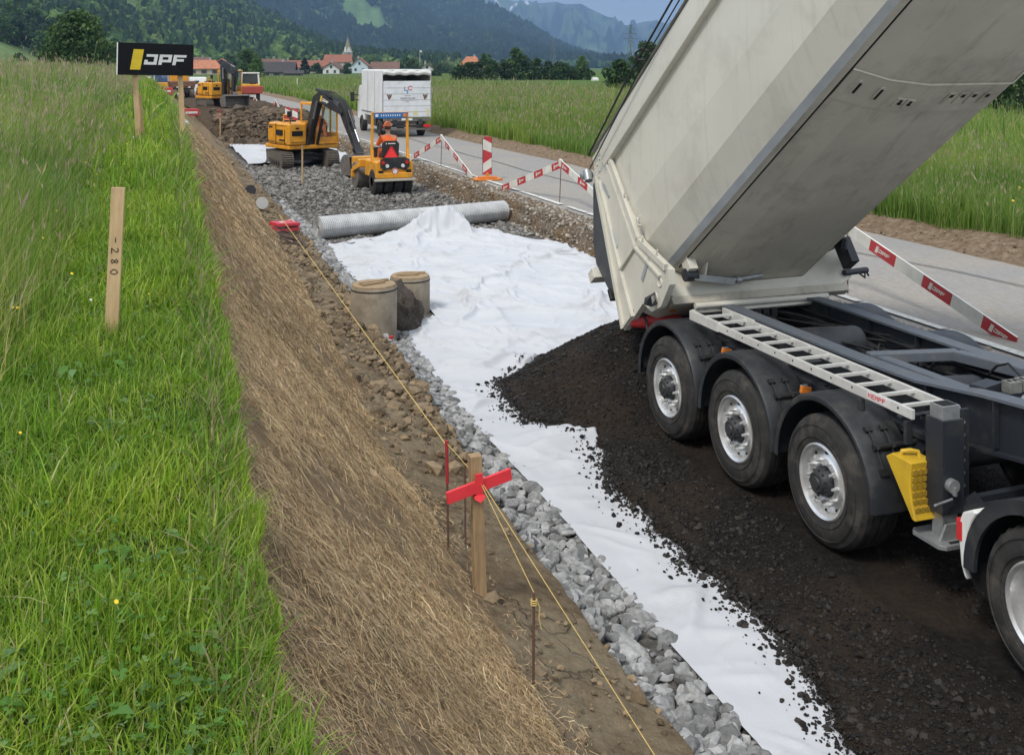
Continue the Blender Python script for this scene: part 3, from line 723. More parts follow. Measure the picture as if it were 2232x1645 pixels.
# tall seeding meadow, left
G_TALL = [(.15, .28, .028), (.20, .33, .045), (.28, .36, .08), (.40, .38, .17), (.10, .20, .02)]
def seedheads(B, size, col):
    n = len(B); V = []
    for k in range(2):
        yw = rng.uniform(0, 3.14, n) ; sx = np.stack([np.cos(yw), np.sin(yw), 0 * yw], -1) * (size * .075)[:, None]; up = np.stack([rng.normal(0, .25, n), rng.normal(0, .25, n), np.ones(n)], -1) * size[:, None]
        V.append(np.stack([B, B + up * .45 - sx, B + up, B + up * .45 + sx], 1).reshape(-1, 3))
    b = (np.arange(2 * n) * 4)[:, None]
    return np.concatenate(V), [b + np.array([0, 1, 2, 3])], np.concatenate([np.repeat(col, 4, 0)] * 2)
HEADS = [[], [], []]; hb = 0
def tall(name, x, y, z0, h, w, heads, pal=G_TALL, pw=None, ht=1.0):
    global hb
    n = len(x); cl = fbm(x * .8, y * .8, 84, 3); H_ = h * (.62 + .75 * cl) * np.exp(rng.normal(0, .22, n))
    yaw = rng.normal(.6, 1.3, n); bend = np.clip(rng.normal(.35, .25, n), .02, 1)
    col = mixcol(n, pal, pw); col = col * (1 + (fbm(x * .35, y * .35, 85, 3)[:, None] - .5) * np.array([1.0, .55, .5]))
    B = np.stack([x, y, z0 - .02], -1)
    blade_obj(name, B, H_, w, yaw, bend, col, seg=2)
    k = rng.random(n) < heads; m = int(k.sum())
    if m:
        tipv = B[k] + np.stack([np.cos(yaw[k]), np.sin(yaw[k]), 0 * yaw[k]], -1) * (bend[k] * H_[k])[:, None] + np.array([0, 0, 1]) * (H_[k] * (1 - .28 * bend[k]))[:, None]
        V, F_, C = seedheads(tipv - np.array([0, 0, .04]), (.045 + .0023 * np.minimum(y[k], 60)) * np.exp(rng.normal(0, .3, m)) * ht, mixcol(m, [(.40, .32, .19), (.50, .41, .27), (.33, .30, .16), (.45, .34, .26)]))
        HEADS[0].append(V); HEADS[1].append(F_[0] + hb); HEADS[2].append(C); hb += len(V)
for (y0, y1, dens, w, x1) in ((5, 11, 2300, .0058, 2.4), (11, 20, 1000, .0095, 4), (20, 45, 240, .021, 7), (45, 120, 36, .05, 14)):
    n = int(dens * (y1 - y0) * (x1 - .9)); x, y = left_pts(n, y0, y1, .95 - .01 * y0, x1); x = x - 1.3 * (fbm(y * .6, x * .6, 86) - .5) + rng.normal(0, .12, n)
    k = visible(x, y); x, y = x[k], y[k]
    far = ss(.8, 2.0, eX(y) - x)
    k = rng.random(len(x)) < .35 + .65 * far; x, y, far = x[k], y[k], far[k]
    tall("tall_grass", x, y, gz(x, y), (.26 + .40 * far + .12 * ss(14, 30, y)), w, .15 * ss(9, 22, (y0 + y1) / 2) + .02)
# tall meadow right of the road
for (y0, y1, xa, xb, dens, w) in ((6, 24, .1, 7, 520, .013), (16, 45, .1, 9, 270, .019), (40, 95, .0, 18, 80, .045), (24, 70, 9, 26, 55, .045), (70, 190, 0, 30, 12, .11)):
    n = int(dens * (y1 - y0) * (xb - xa)); y = rng.uniform(y0, y1, n); x = 14.05 + xa + (xb - xa) * rng.random(n) + .5 * (fbm(y * .8, y * 0, 87) - .5)
    k = visible(x, y, -50, 2330); x, y = x[k], y[k]
    tall("meadow_grass", x, y, gz(x, y), .62 + .28 * ss(14.5, 17, x) + .15 * (y > 40), w, .07 + .09 * (y0 > 30), [(.13, .24, .028), (.19, .31, .045), (.25, .33, .07), (.30, .32, .11), (.07, .15, .018)], [.27, .27, .22, .12, .12])
st = mesh_np("grass_seed_heads", np.concatenate(HEADS[0]), [np.concatenate(HEADS[1])], m_blade, None, np.concatenate(HEADS[2])); kind(st, 'stuff')
# flowers dotted in the meadow: small discs of petals, yellow and white
fl = MB(); rf = random.Random(5)
for k in range(90):
    y = rf.uniform(3, 26); x = float(eX(y)) - rf.uniform(.2, 2.5 if y < 8 else 3.2); z = gz1(x, y) + rf.uniform(.1, .28)
    r_ = rf.uniform(.005, .010); c = rf.choice((0, 0, 1)); a = rf.uniform(0, 6)
    fl.cyl((x, y, z), (x + .2 * r_, y - .3 * r_, z + .4 * r_), r_ * .4, r_, 7, c)
    fl.tube([(x, y, z - .12), (x, y, z)], .0012, 3, 2)
for k in range(60):
    y = rf.uniform(13, 30); x = 14.5 + rf.uniform(0, 6); z = gz1(x, y) + rf.uniform(.5, .8); r_ = .03
    fl.cyl((x, y, z), (x, y - .01, z + .012), r_ * .5, r_, 7, 0)
kind(fl.build("meadow_flowers", [M("buttercup", (.85, .60, .02)), M("daisy_petals", (.8, .8, .76)), M("flower_stem", (.1, .2, .03))]), 'stuff')

# ================================================================== STRAW ON THE BANK
def straw(name, n, y0, y1, length, w, pw=1.2, u0=.0, u1=1.0):
    y = y0 + (y1 - y0) * rng.random(n) ** pw; e, t = eX(y), toeX(y); u = u0 + (u1 - u0) * rng.random(n)
    keep = rng.random(n) < np.clip(2.6 * (fbm(y * 1.5, u * 3.0, 90, 4) - .22), .12, 1); y, e, t, u = y[keep], e[keep], t[keep], u[keep]; n = len(y)
    x = e + (t - e) * u
    ang = rng.normal(-.15, .6, n) + 1.2 * (fbm(x * 1.3, y * 1.3, 92, 2) - .5); wild = rng.random(n) < .42; ang = np.where(wild, rng.uniform(-1.57, 1.57, n), ang)
    L_ = length * np.exp(rng.normal(0, .4, n)); dxy = np.stack([np.cos(ang), np.sin(ang)], -1) * .5
    def P(s_, lift):
        xx = x + dxy[:, 0] * L_ * s_ * .75; yy = y + dxy[:, 1] * L_ * s_
        return np.stack([xx, yy, gz(xx, yy) + lift], -1)
    lift = .012 + .03 * rng.random(n); bow = rng.normal(0, .012, n) * L_ / .15
    p0, p1, p2 = P(-1, lift + rng.normal(0, .012, n)), P(0, lift + np.abs(bow)), P(1, lift + rng.normal(0, .016, n))
    side = np.stack([-np.sin(ang), np.cos(ang), 0 * ang], -1); tl = rng.uniform(-.9, .9, n)[:, None]; side = side * np.cos(tl) + np.array([.6, 0, .8]) * np.sin(tl)
    ww = (w * np.exp(rng.normal(0, .3, n)) * .5)[:, None]
    V = np.stack([p0 - side * ww * .6, p0 + side * ww * .6, p1 - side * ww, p1 + side * ww, p2 - side * ww * .5, p2 + side * ww * .5], 1).reshape(-1, 3)
    b = (np.arange(n) * 6)[:, None]
    pal = [(.46, .33, .18), (.55, .415, .24), (.36, .25, .135), (.22, .14, .075), (.66, .53, .34), (.42, .31, .17)]
    col = mixcol(n, pal, [.27, .2, .2, .13, .08, .12]) * (1 + .7 * (fbm(x * 1.5, y * 1.0, 91, 3)[:, None] - .5))
    return kind(mesh_np(name, V, [b + np.array([0, 1, 3, 2]), b + np.array([2, 3, 5, 4])], m_straw, None, np.repeat(col, 6, 0)), 'stuff')
m_straw = attr_mat("straw", .75, .12)
straw("straw_mulch", 120000, 2.4, 8.5, .052, .0019, 1.25)
straw("straw_mulch", 9000, 2.4, 9, .13, .0019, 1.2)
straw("straw_mulch", 90000, 7, 17, .052, .0031, 1.2)
straw("straw_mulch", 36000, 14, 42, .075, .0066, 1.3)
straw("straw_mulch", 260, 2.6, 9, .30, .0034, 1.1)
straw("straw_mulch", 5000, 2.6, 12, .06, .003, 1.1, .93, 1.12)
# ================================================================== HILLS AND MOUNTAINS
def polar(name, pxs, Ds, zfun, mat, colfun=None):
    PXg, Dg = np.meshgrid(pxs, Ds); a = (PXg - PX0) / FPX
    X = (a * CS + SN) * Dg; Y = (-a * SN + CS) * Dg; Z = zfun(PXg, Dg, X, Y)
    col = colfun(PXg, Dg, X, Y, Z) if colfun else None
    o = grid_mesh(name, np.stack([X, Y, Z], -1), mat, None, col); return kind(o, 'structure'), X, Y, Z
def ytoz(y, D): return HCAM + (HOR - y) / FPX * D
H1 = ([-700, -300, 0, 200, 330, 430, 545, 600, 660, 740, 820, 900, 1000, 1100], [-330, -290, -210, -130, -80, -40, 28, 48, 80, 112, 128, 138, 147, 150])
D1s = ([-700, 0, 100, 400, 740, 1100], [230, 250, 300, 560, 680, 800]); D1C = 1500.0
def z_h1(px, D, X=0, Y=0):
    zc = ytoz(np.interp(px, *H1), D1C); d0 = np.interp(px, *D1s)
    u = np.clip((D - d0) / (D1C - d0), 0, 1.15)
    sh = np.where(u < 1, u ** 1.25, 1 - (u - 1) * .6)
    bumps = 16 * (fbm(np.asarray(X) * .006, np.asarray(Y) * .006, 101, 4) - .5) * np.clip(u * 3, 0, 1)
    return np.maximum(.1 + (zc - .1) * sh + bumps, -1)
CLEAR1 = [(40, 300, 75, 90), (275, 900, 36, 70), (330, 1040, 26, 60), (440, 740, 30, 40), (640, 760, 60, 50), (15, 420, 60, 50)]
def clear1(px, D):
    m = np.zeros(np.shape(px))
    for cx, cd, wx, wd in CLEAR1:
        rr = ((px - cx - (D - cd) * .12) / wx) ** 2 + ((D - cd) / wd) ** 2; m = np.maximum(m, 1 - ss(.75, 1.15, rr))
    return np.maximum(m, 1 - ss(0, 60, D - np.interp(px, *D1s)))
def col_h1(px, D, X, Y, Z):
    m = clear1(px, D)[..., None]; return (1 - m) * np.array([.022, .040, .016]) + m * np.array([.105, .165, .045])
m_hill = attr_mat("hillside", .95, noise=.25, nscale=.05)
polar("hill", np.arange(-700, 1110, 10.0), np.concatenate([np.linspace(228, 700, 60), np.linspace(712, 1700, 90)]), z_h1, m_hill, col_h1)
# mountain in the middle distance
H2 = ([-800, 0, 300, 540, 700, 800, 900, 1000, 1050, 1100, 1150, 1200, 1250, 1320, 1400, 1520], [-420, -330, -230, -150, -95, -58, -24, 14, 30, 54, 78, 102, 118, 138, 146, 152]); D2C = 4600.0
def z_m2(px, D, X, Y):
    zc = ytoz(np.interp(px, *H2), D2C); u = np.clip((D - 1900) / (D2C - 1900), 0, 1.2)
    n = fbm(X * .0014 + 3, Y * .0008, 111, 5, .55) - .5; gul = np.abs(fbm(px * .02, D * .0006, 112, 4) - .5)
    return np.maximum(.1 + (zc - .1) * np.where(u < 1, u ** 1.1, 1 - (u - 1)) + (230 * n - 120 * (gul - .15)) * np.clip(u * 2, 0, 1) * np.clip((1.05 - u) * 6, 0.06, 1) * np.clip(zc / 250, 0, 1), -1)
CL2 = [(800, 2850, 58, 260, .95), (700, 2750, 28, 140, .8), (960, 3200, 18, 150, .3), (690, 4000, 26, 140, .5), (620, 3500, 15, 160, .3)]
def clear2(px, D):
    m = np.zeros(np.shape(px))
    for cx, cd, wx, wd, a_ in CL2:
        rr = ((px - cx + (D - cd) * .07) / wx) ** 2 + ((D - cd) / wd) ** 2; m = np.maximum(m, a_ * (1 - ss(.8, 1.1, rr + .5 * (fbm(px * .06, D * .006, 113) - .5))))
    return m
def col_m2(px, D, X, Y, Z):
    m = clear2(px, D)[..., None]; t = fbm(px * .05, D * .004, 114, 4)[..., None]
    base = np.array([.026, .050, .022]) + (t - .4) * np.array([.06, .09, .03]); base = np.clip(base, .008, 1)
    rock = (ss(.62, .7, fbm(px * .07, D * .003, 115)) * ss(1230, 1260, px) * (1 - ss(1300, 1330, px)) * (D < 3300))[..., None] * .5
    return (1 - m) * ((1 - rock) * base + rock * np.array([.4, .4, .4])) + m * np.array([.11, .19, .055])
polar("mountain", np.arange(-800, 1530, 7.0), np.linspace(1850, 5400, 190), z_m2, attr_mat("mountain_forest", .95, noise=.35, nscale=.012), col_m2)
# far mountain with snow gullies
H3 = ([700, 900, 960, 994, 1022, 1045, 1070, 1095, 1119, 1151, 1169, 1190, 1212, 1230, 1266, 1288, 1316, 1341, 1363, 1381, 1402, 1431, 1456, 1481, 1530, 1600, 1750, 2000, 2500],
      [-60, -45, -18, -2, 8, 6, -3, -4, 3, 2, 9, 7, 5, 10, 9, 21, 34, 45, 55, 54, 48, 45, 54, 48, 58, 72, 84, 95, 105]); D3C = 9800.0
def z_m3(px, D, X, Y):
    zc = ytoz(np.interp(px, *H3), D3C); u = np.clip((D - 5500) / (D3C - 5500), 0, 1.15)
    rid = 1 - 2 * np.abs(fbm(px * .016 + D * .0002, D * .00035, 121, 5, .55) - .5)
    spur = 1 - 2 * np.abs(fbm(px * .035, D * .0004 + 5, 122, 4) - .5)
    return np.maximum(.1 + (zc - .1) * np.where(u < 1, .25 * u + .75 * u ** 1.9, 1 - 2 * (u - 1)) + (420 * (rid - .75) + 220 * (spur - .7)) * np.clip(u * 2.5, 0, 1) * np.clip((1.0 - u) * 5, .02, 1), -1)
def col_m3(px, D, X, Y, Z):
    u = (D - 5500) / (D3C - 5500); t = fbm(px * .03, D * .002, 123, 5, .6)[..., None]
    c = np.array([.012, .028, .018]) + ss(.44, .62, t) * np.array([.10, .15, .055])  # forest and meadow contrast raised to stand in for weak relief shading
    rk = (ss(.55, .9, u) * ss(.45, .6, fbm(px * .06, D * .003, 124)))[..., None] * .75
    c = (1 - rk) * c + rk * np.array([.15, .155, .15])
    gull = np.abs(fbm(px * .045 + D * .0010, D * .0004, 125, 4) - .5)
    zone = ss(.62, .8, u) * ((1 - ss(1095, 1125, px)) * ss(960, 985, px) + .6 * ss(1140, 1150, px) * (1 - ss(1160, 1172, px)))
    sn = np.zeros_like(px)
    for a, ua, b, ub, wd in ((996, .99, 1014, .90, 5), (1014, .90, 1030, .84, 4), (1030, .84, 1040, .78, 3), (1076, 1.0, 1088, .90, 5), (1088, .90, 1097, .80, 4.5), (1097, .80, 1110, .84, 4.5), (1110, .84, 1116, .88, 3), (1097, .80, 1090, .72, 4), (1147, .99, 1150, .90, 3.5), (1166, .97, 1170, .92, 2.5), (1055, .98, 1060, .92, 3), (1126, .97, 1130, .93, 3), (1020, .76, 1026, .66, 2.5)):
        dx, dy = b - a, (ub - ua) * 220; t_ = np.clip(((px - a) * dx + (u - ua) * 220 * dy) / (dx * dx + dy * dy), 0, 1)
        dd = np.hypot(px - a - dx * t_, (u - ua) * 220 - dy * t_) + 5 * (fbm(px * .12, D * .006, 126) - .5); sn = np.maximum(sn, 1 - ss(wd * .8, wd * 1.25, dd))
    sn = sn[..., None]
    return (1 - sn) * c + sn * np.array([.85, .87, .9])
polar("far_mountain", np.concatenate([np.arange(680, 980, 10.0), np.arange(980, 1500, 2.5), np.arange(1500, 2520, 12.0)]), np.linspace(5400, 10400, 260), z_m3, attr_mat("alpine_slope", .95, noise=.2, nscale=.006), col_m3)

# ---- woods on the hill (a mass of crowns) and on the mountain
def crowns(name, P, rad, hgt, cols, seed=3, sub=1, jit=.35, nvar=12):
    r = np.random.default_rng(seed); var = r.integers(0, nvar, len(P)); VV, FF, CC = [], [], []; b = 0
    for k in range(nvar):
        idx = np.where(var == k)[0]
        if not len(idx): continue
        V, Fc = ico(sub); V = V * (1 + jit * (r.random((len(V), 1)) * 2 - 1)); V[:, 2] = V[:, 2] * .5 + .5
        sh = (.62 + .5 * np.clip(V[:, 2:3], 0, 1)); 
        Q = V[None] * np.stack([rad[idx], rad[idx], hgt[idx]], -1)[:, None, :] + P[idx][:, None, :]
        VV.append(Q.reshape(-1, 3)); FF.append((Fc[None] + (b + np.arange(len(idx)) * len(V))[:, None, None]).reshape(-1, 3)); b += len(idx) * len(V)
        cc = cols[idx][:, None, :] * (1 + .35 * (r.random((1, len(V), 1)) * 2 - 1)); CC.append(cc.reshape(-1, 3))
    return mesh_np(name, np.concatenate(VV), [np.concatenate(FF)], m_crown, None, np.concatenate(CC), False)
m_crown = attr_mat("tree_crown", .9, noise=.35, nscale=.6)
n = 12000; px = rng.uniform(-60, 1000, n); D = 320 + 1330 * rng.random(n) ** .8
k = (clear1(px, D) < .4) & (D > np.interp(px, *D1s) + 25) & ((D > 520) | (px > 330)); px, D = px[k], D[k]; n = len(px)
a = (px - PX0) / FPX; X = (a * CS + SN) * D; Y = (-a * SN + CS) * D
con = rng.random(n) < .3; rad = np.where(con, rng.uniform(1.8, 3.0, n), rng.uniform(2.8, 5.6, n)); hg = np.where(con, rng.uniform(10, 18, n), rng.uniform(7, 13, n)) * (.7 + .3 * ss(300, 700, D))
cols = np.where(con[:, None], mixcol(n, [(.022, .046, .020), (.027, .054, .025)]), mixcol(n, [(.052, .098, .023), (.074, .128, .03), (.040, .080, .023), (.095, .145, .036)])) * (1 + .6 * (fbm(px * .02, D * .006, 131)[:, None] - .5))
fo = crowns("forest", np.stack([X, Y, z_h1(px, D, X, Y) - 1.2], -1), rad * 1.05, hg, cols, 4, 2, .30, 8); kind(fo, 'stuff')
fo['label'] = "dense mixed forest covering the green hill on the left"
n = 30000; px = rng.uniform(-40, 1420, n); D = rng.uniform(1950, 4650, n)
k = (clear2(px, D) < .35); px, D = px[k], D[k]; n = len(px)
a = (px - PX0) / FPX; X = (a * CS + SN) * D; Y = (-a * SN + CS) * D; con = rng.random(n) < .55
rad = np.where(con, rng.uniform(4, 7, n), rng.uniform(7, 12, n)); hg = np.where(con, rng.uniform(20, 34, n), rng.uniform(13, 22, n))
cols = np.where(con[:, None], mixcol(n, [(.014, .034, .018), (.020, .042, .022)]), mixcol(n, [(.032, .066, .020), (.05, .092, .026), (.042, .08, .026)])) * (1 + .7 * (fbm(px * .03, D * .003, 132)[:, None] - .5))
fo = crowns("mountain_forest", np.stack([X, Y, z_m2(px, D, X, Y) - 3], -1), rad, hg, cols, 5, 1, .3, 6); kind(fo, 'stuff')
fo['label'] = "bluish forest covering the mountain slope behind the village"

# ================================================================== TREES
m_leaf = attr_mat("leaf", .6, .25)
m_bark = M("bark", (.10, .075, .05), (.05, .04, .03), 12, .9, bump=.6)
def tree(name, label, loc, h, w, pal, nleaf=1600, ls=.28, trunk=.16, clumps=26, group=None, seed=0, lowest=.12, round_=1.0, depth=None):
    r = np.random.default_rng(seed + 991); rd = random.Random(seed)
    t = thing(name, label, name.replace('_', ' ') if name in ('bush', 'hedge') else 'tree', loc, 0, group); dp = depth or w
    tr = MB(); top = h * .72; r0 = max(.06, h * .022)
    pts = [(0, 0, -.3), (rd.uniform(-.1, .1), rd.uniform(-.1, .1), h * .25), (rd.uniform(-.2, .2), rd.uniform(-.2, .2), top)]
    tr.tube(pts, [r0 * 1.3, r0, r0 * .3], 7)
    C, S_ = [], []
    for k in range(clumps):
        zz = lowest + (1 - lowest) * (k + .5) / clumps; zz = min(.97, max(lowest, zz + rd.uniform(-.06, .06)))
        env = math.sin(math.pi * min(1, max(0.02, (zz - lowest * .6) / (1.02 - lowest * .6))) ** (.75 if round_ else 1.2)) ** .6
        if not round_: env = (1 - zz) * 1.25 + .06
        an = rd.uniform(0, 6.283); q = math.sqrt(rd.uniform(.15, 1)) * .74 * env
        c = (math.cos(an) * q * w / 2, math.sin(an) * q * dp / 2, zz * h * .93); C.append(c); S_.append(rd.uniform(.15, .27) * w * (.6 + .4 * env))
        if k % 3 == 0: tr.tube([(0, 0, max(.1, c[2] * .55)), (c[0] * .5, c[1] * .5, c[2] * .8), c], [r0 * .5, r0 * .3, r0 * .08], 5)
    tr.build('trunk', m_bark, t)
    C, S_ = np.array(C), np.array(S_); i = r.integers(0, clumps, nleaf); d = r.normal(size=(nleaf, 3)); d /= np.linalg.norm(d, axis=1, keepdims=True)
    rr = (r.random(nleaf) ** .45)[:, None]; P = C[i] + d * rr * S_[i][:, None] * np.array([1, 1, .78]); P[:, 2] = np.clip(P[:, 2], .05 * h * (lowest > .05), None)
    n_ = d + .8 * r.normal(size=(nleaf, 3)); n_ /= np.linalg.norm(n_, axis=1, keepdims=True); u = np.cross(n_, r.normal(size=(nleaf, 3))); u /= np.linalg.norm(u, axis=1, keepdims=True); v = np.cross(n_, u)
    s_ = (ls * np.exp(r.normal(0, .35, nleaf)))[:, None] * .5
    V = np.stack([P - u * s_, P - v * s_ * .7, P + u * s_, P + v * s_ * .7], 1).reshape(-1, 3)
    palA = np.array(pal); tone = (.75 + .5 * r.random(clumps))[i][:, None]; col = palA[r.integers(0, len(palA), nleaf)] * tone * (1 + .2 * (r.random((nleaf, 1)) * 2 - 1))
    mesh_np('crown', V, [np.arange(nleaf * 4).reshape(-1, 4)], m_leaf, t, np.repeat(col, 4, 0))
    return t
GR_D = [(.022, .050, .014), (.032, .070, .017), (.046, .092, .022)]
GR_M = [(.038, .082, .018), (.056, .110, .022), (.076, .135, .030)]
GR_L = [(.055, .11, .020), (.080, .145, .028), (.10, .16, .04)]
def spot(px, D, z=.25):
    r = ray(px, HOR); return (r[0] * D, r[1] * D, z)
tree("tree", "large round bushy tree in the meadow left of the black sign", spot(168, 128, 2.2), 8.2, 9.2, GR_M, 9000, .40, clumps=60, seed=1, lowest=.02)
tree("tree", "small light green tree behind the right edge of the large round tree", spot(236, 150, 1.8), 5.6, 5.0, GR_L, 2500, .38, clumps=24, seed=2, lowest=.03)
tree("bush", "small dark bush on the pale meadow left of the large round tree", spot(40, 210, 4.2), 2.0, 3.2, GR_D, 900, .35, clumps=12, seed=3, lowest=.02)
tree("tree", "broad green tree in front of the orange roofed farm", spot(540, 262, .2), 7.8, 7.6, GR_M, 4200, .40, clumps=36, seed=4, lowest=.03)
tree("tree", "smaller bright green tree on the field left of the white post", spot(558, 232, .2), 5.4, 4.2, GR_L, 2600, .34, clumps=26, seed=5, lowest=.02)
tree("tree", "dark conifer beside the dark roofed chalet", spot(664, 395, .2), 6.8, 5.4, [(.010, .026, .014), (.016, .036, .018)], 2400, .5, clumps=26, seed=6, lowest=.02, round_=0)
tree("bush", "dark hedge bush between the chalet and the white house", spot(692, 430, .2), 5.0, 6.5, GR_D, 1200, .6, clumps=14, seed=7, lowest=.02)
tree("bush", "dark bush beside the white house below the church", spot(758, 420, .2), 5.0, 5.0, GR_D, 1000, .6, clumps=12, seed=8, lowest=.02)
tree("tree", "dark pointed tree behind the flagpole field", spot(886, 520, .2), 8.0, 6.0, GR_D, 1400, .6, clumps=18, seed=9, lowest=.1)
tree("bush", "wide olive bush left of the small white gable house", spot(900, 400, .2), 6.2, 8.5, [(.05, .085, .03), (.065, .10, .04)], 2200, .5, clumps=24, seed=10, lowest=.02)
tree("bush", "olive bushes right of the small white gable house", spot(960, 470, .2), 4.6, 13, [(.05, .09, .03), (.07, .11, .04)], 1800, .6, clumps=24, seed=12, lowest=.02, depth=5)
tree("bush", "low dark shrub behind the box truck roof", spot(950, 330, .2), 2.4, 5.5, GR_D, 800, .4, clumps=14, seed=13, lowest=.02, depth=3)
for k, (px, D, h, w) in enumerate(((-25, 385, 10, 11), (4, 372, 9, 11), (34, 380, 10.5, 10), (62, 392, 9.5, 11), (92, 372, 10, 11), (122, 388, 11, 11), (150, 400, 11, 12), (262, 430, 10, 11), (292, 450, 11, 11), (318, 470, 10, 10), (20, 440, 11, 13), (70, 450, 12, 13), (115, 445, 12, 13), (180, 450, 12, 13), (222, 440, 11, 12), (255, 500, 12, 13))):
    z_ = float(z_h1(np.array([px]), np.array([float(D)]), np.array([ray(px, HOR)[0] * D]), np.array([ray(px, HOR)[1] * D]))[0])
    tree("tree", "broadleaf tree in the hillside row above the pale meadow on the left", spot(px, D, z_ - .5), h, w, [GR_D, GR_M, [(.022, .052, .014), (.032, .07, .017)]][k % 3], 1500, .85, clumps=22, seed=80 + k, lowest=.02, group="hillside trees above the pale meadow")
for k, (px, D, h, w, lb) in enumerate(((500, 470, 9, 9, "round tree behind the orange farm roofs"), (560, 560, 11, 14, "broad dark tree rising behind the brown village roofs"), (705, 620, 10, 12, "round tree left of the church roofs in the village back row"), (815, 560, 8, 10, "bushy tree behind the long brown barn"), (868, 500, 5, 9, "low orchard tree right of the long brown barn"), (640, 600, 9, 13, "dark tree behind the red roofed house"))):
    tree("tree", lb, spot(px, D, .2), h, w, [GR_D, GR_M][k % 2], 1300, .7, clumps=20, seed=60 + k, lowest=.03)
# the wooded clump right of the box truck
hx = [(1000, 4.0, 5.2), (1022, 4.8, 5.2), (1045, 5.0, 5.8), (1070, 5.0, 5.2), (1095, 5.0, 6), (1118, 5.2, 5.4), (1140, 5.8, 5.8), (1165, 5.6, 5.4), (1190, 4.9, 5.6), (1215, 4.8, 5.4), (1238, 4.2, 5.4), (1255, 3.0, 4.2)]
for k, (px, h, w) in enumerate(hx):
    tree("bush", "%s bush of the dark clump in the field, %s from its truck end" % (["rounded", "tall", "broad"][k % 3], ["first", "second", "third", "fourth", "fifth", "sixth", "seventh", "eighth", "ninth", "tenth", "eleventh", "last"][k]),
         spot(px, 233 + 4 * (k % 3), .2), h, w, GR_D if k % 2 else [(.020, .048, .013), (.03, .065, .016), (.042, .082, .02)], 1500, .42, clumps=20, seed=20 + k, lowest=.01, group="bushes of the dark clump in the field")
tree("tree", "tall round tree standing above the dark clump", spot(1126, 240, .2), 8.0, 5.0, GR_M, 2600, .42, clumps=26, seed=40, lowest=.35)
tree("tree", "slim light tree at the right end of the dark clump", spot(1266, 238, .2), 6.0, 4.4, GR_L, 1500, .40, clumps=18, seed=41, lowest=.1)
tree("bush", "low round bush beside the white bale", spot(1284, 236, .2), 3.2, 3.2, GR_D, 900, .36, clumps=12, seed=42, lowest=.02)
tree("tree", "pale tree top behind the dark clump", spot(1060, 300, .2), 7.6, 4.4, GR_M, 1200, .5, clumps=14, seed=43, lowest=.3)
tree("tree", "thick dark green tree at the meadow edge left of the dump body", spot(1350, 118, .4), 4.2, 4.2, GR_D, 4200, .26, clumps=34, seed=44, lowest=.02)
tree("tree", "taller dark green tree right beside the dump body rail", spot(1412, 124, .4), 6.4, 5.0, GR_D, 4600, .28, clumps=36, seed=45, lowest=.06)
tree("bush", "lighter bush between the two dark trees by the dump body", spot(1392, 119, .4), 2.6, 3.4, GR_M, 1800, .24, clumps=18, seed=46, lowest=.02)
tree("tree", "dark tree at the right edge of the photo behind the meadow", spot(2225, 66, .6), 5.0, 4.4, GR_D, 4200, .20, clumps=36, seed=47, lowest=.02)
tree("tree", "second dark tree at the right edge, half behind the dump body", spot(2160, 76, .6), 4.2, 4.6, GR_D, 3800, .2, clumps=30, seed=48, lowest=.02)

# ================================================================== VILLAGE
m_win = M("window_glass", (.03, .035, .04), (.06, .07, .08), 3, .25)
m_shut = M("shutter_wood", (.12, .07, .04), None, 6, .7)
def roof_mat(n, c): return M(n, c, tuple(x * .72 for x in c), 1.2, .85, dirt=(.08, .06, .05, .5), dscale=.5)
RO = {'orange': roof_mat("orange_tile", (.56, .22, .11)), 'red': roof_mat("red_tile", (.33, .13, .08)), 'brown': roof_mat("brown_tile", (.20, .11, .075)), 'dark': roof_mat("dark_slate", (.06, .055, .055))}
WA = {'white': M("white_plaster", (.72, .71, .66), None, .6, .9), 'cream': M("cream_plaster", (.55, .46, .36), None, .6, .9), 'wood': M("weathered_boards", (.14, .09, .06), None, 2, .9), 'blue': M("pale_blue_plaster", (.60, .68, .72), None, .6, .9), 'grey': M("grey_plaster", (.42, .40, .37), None, .6, .9)}
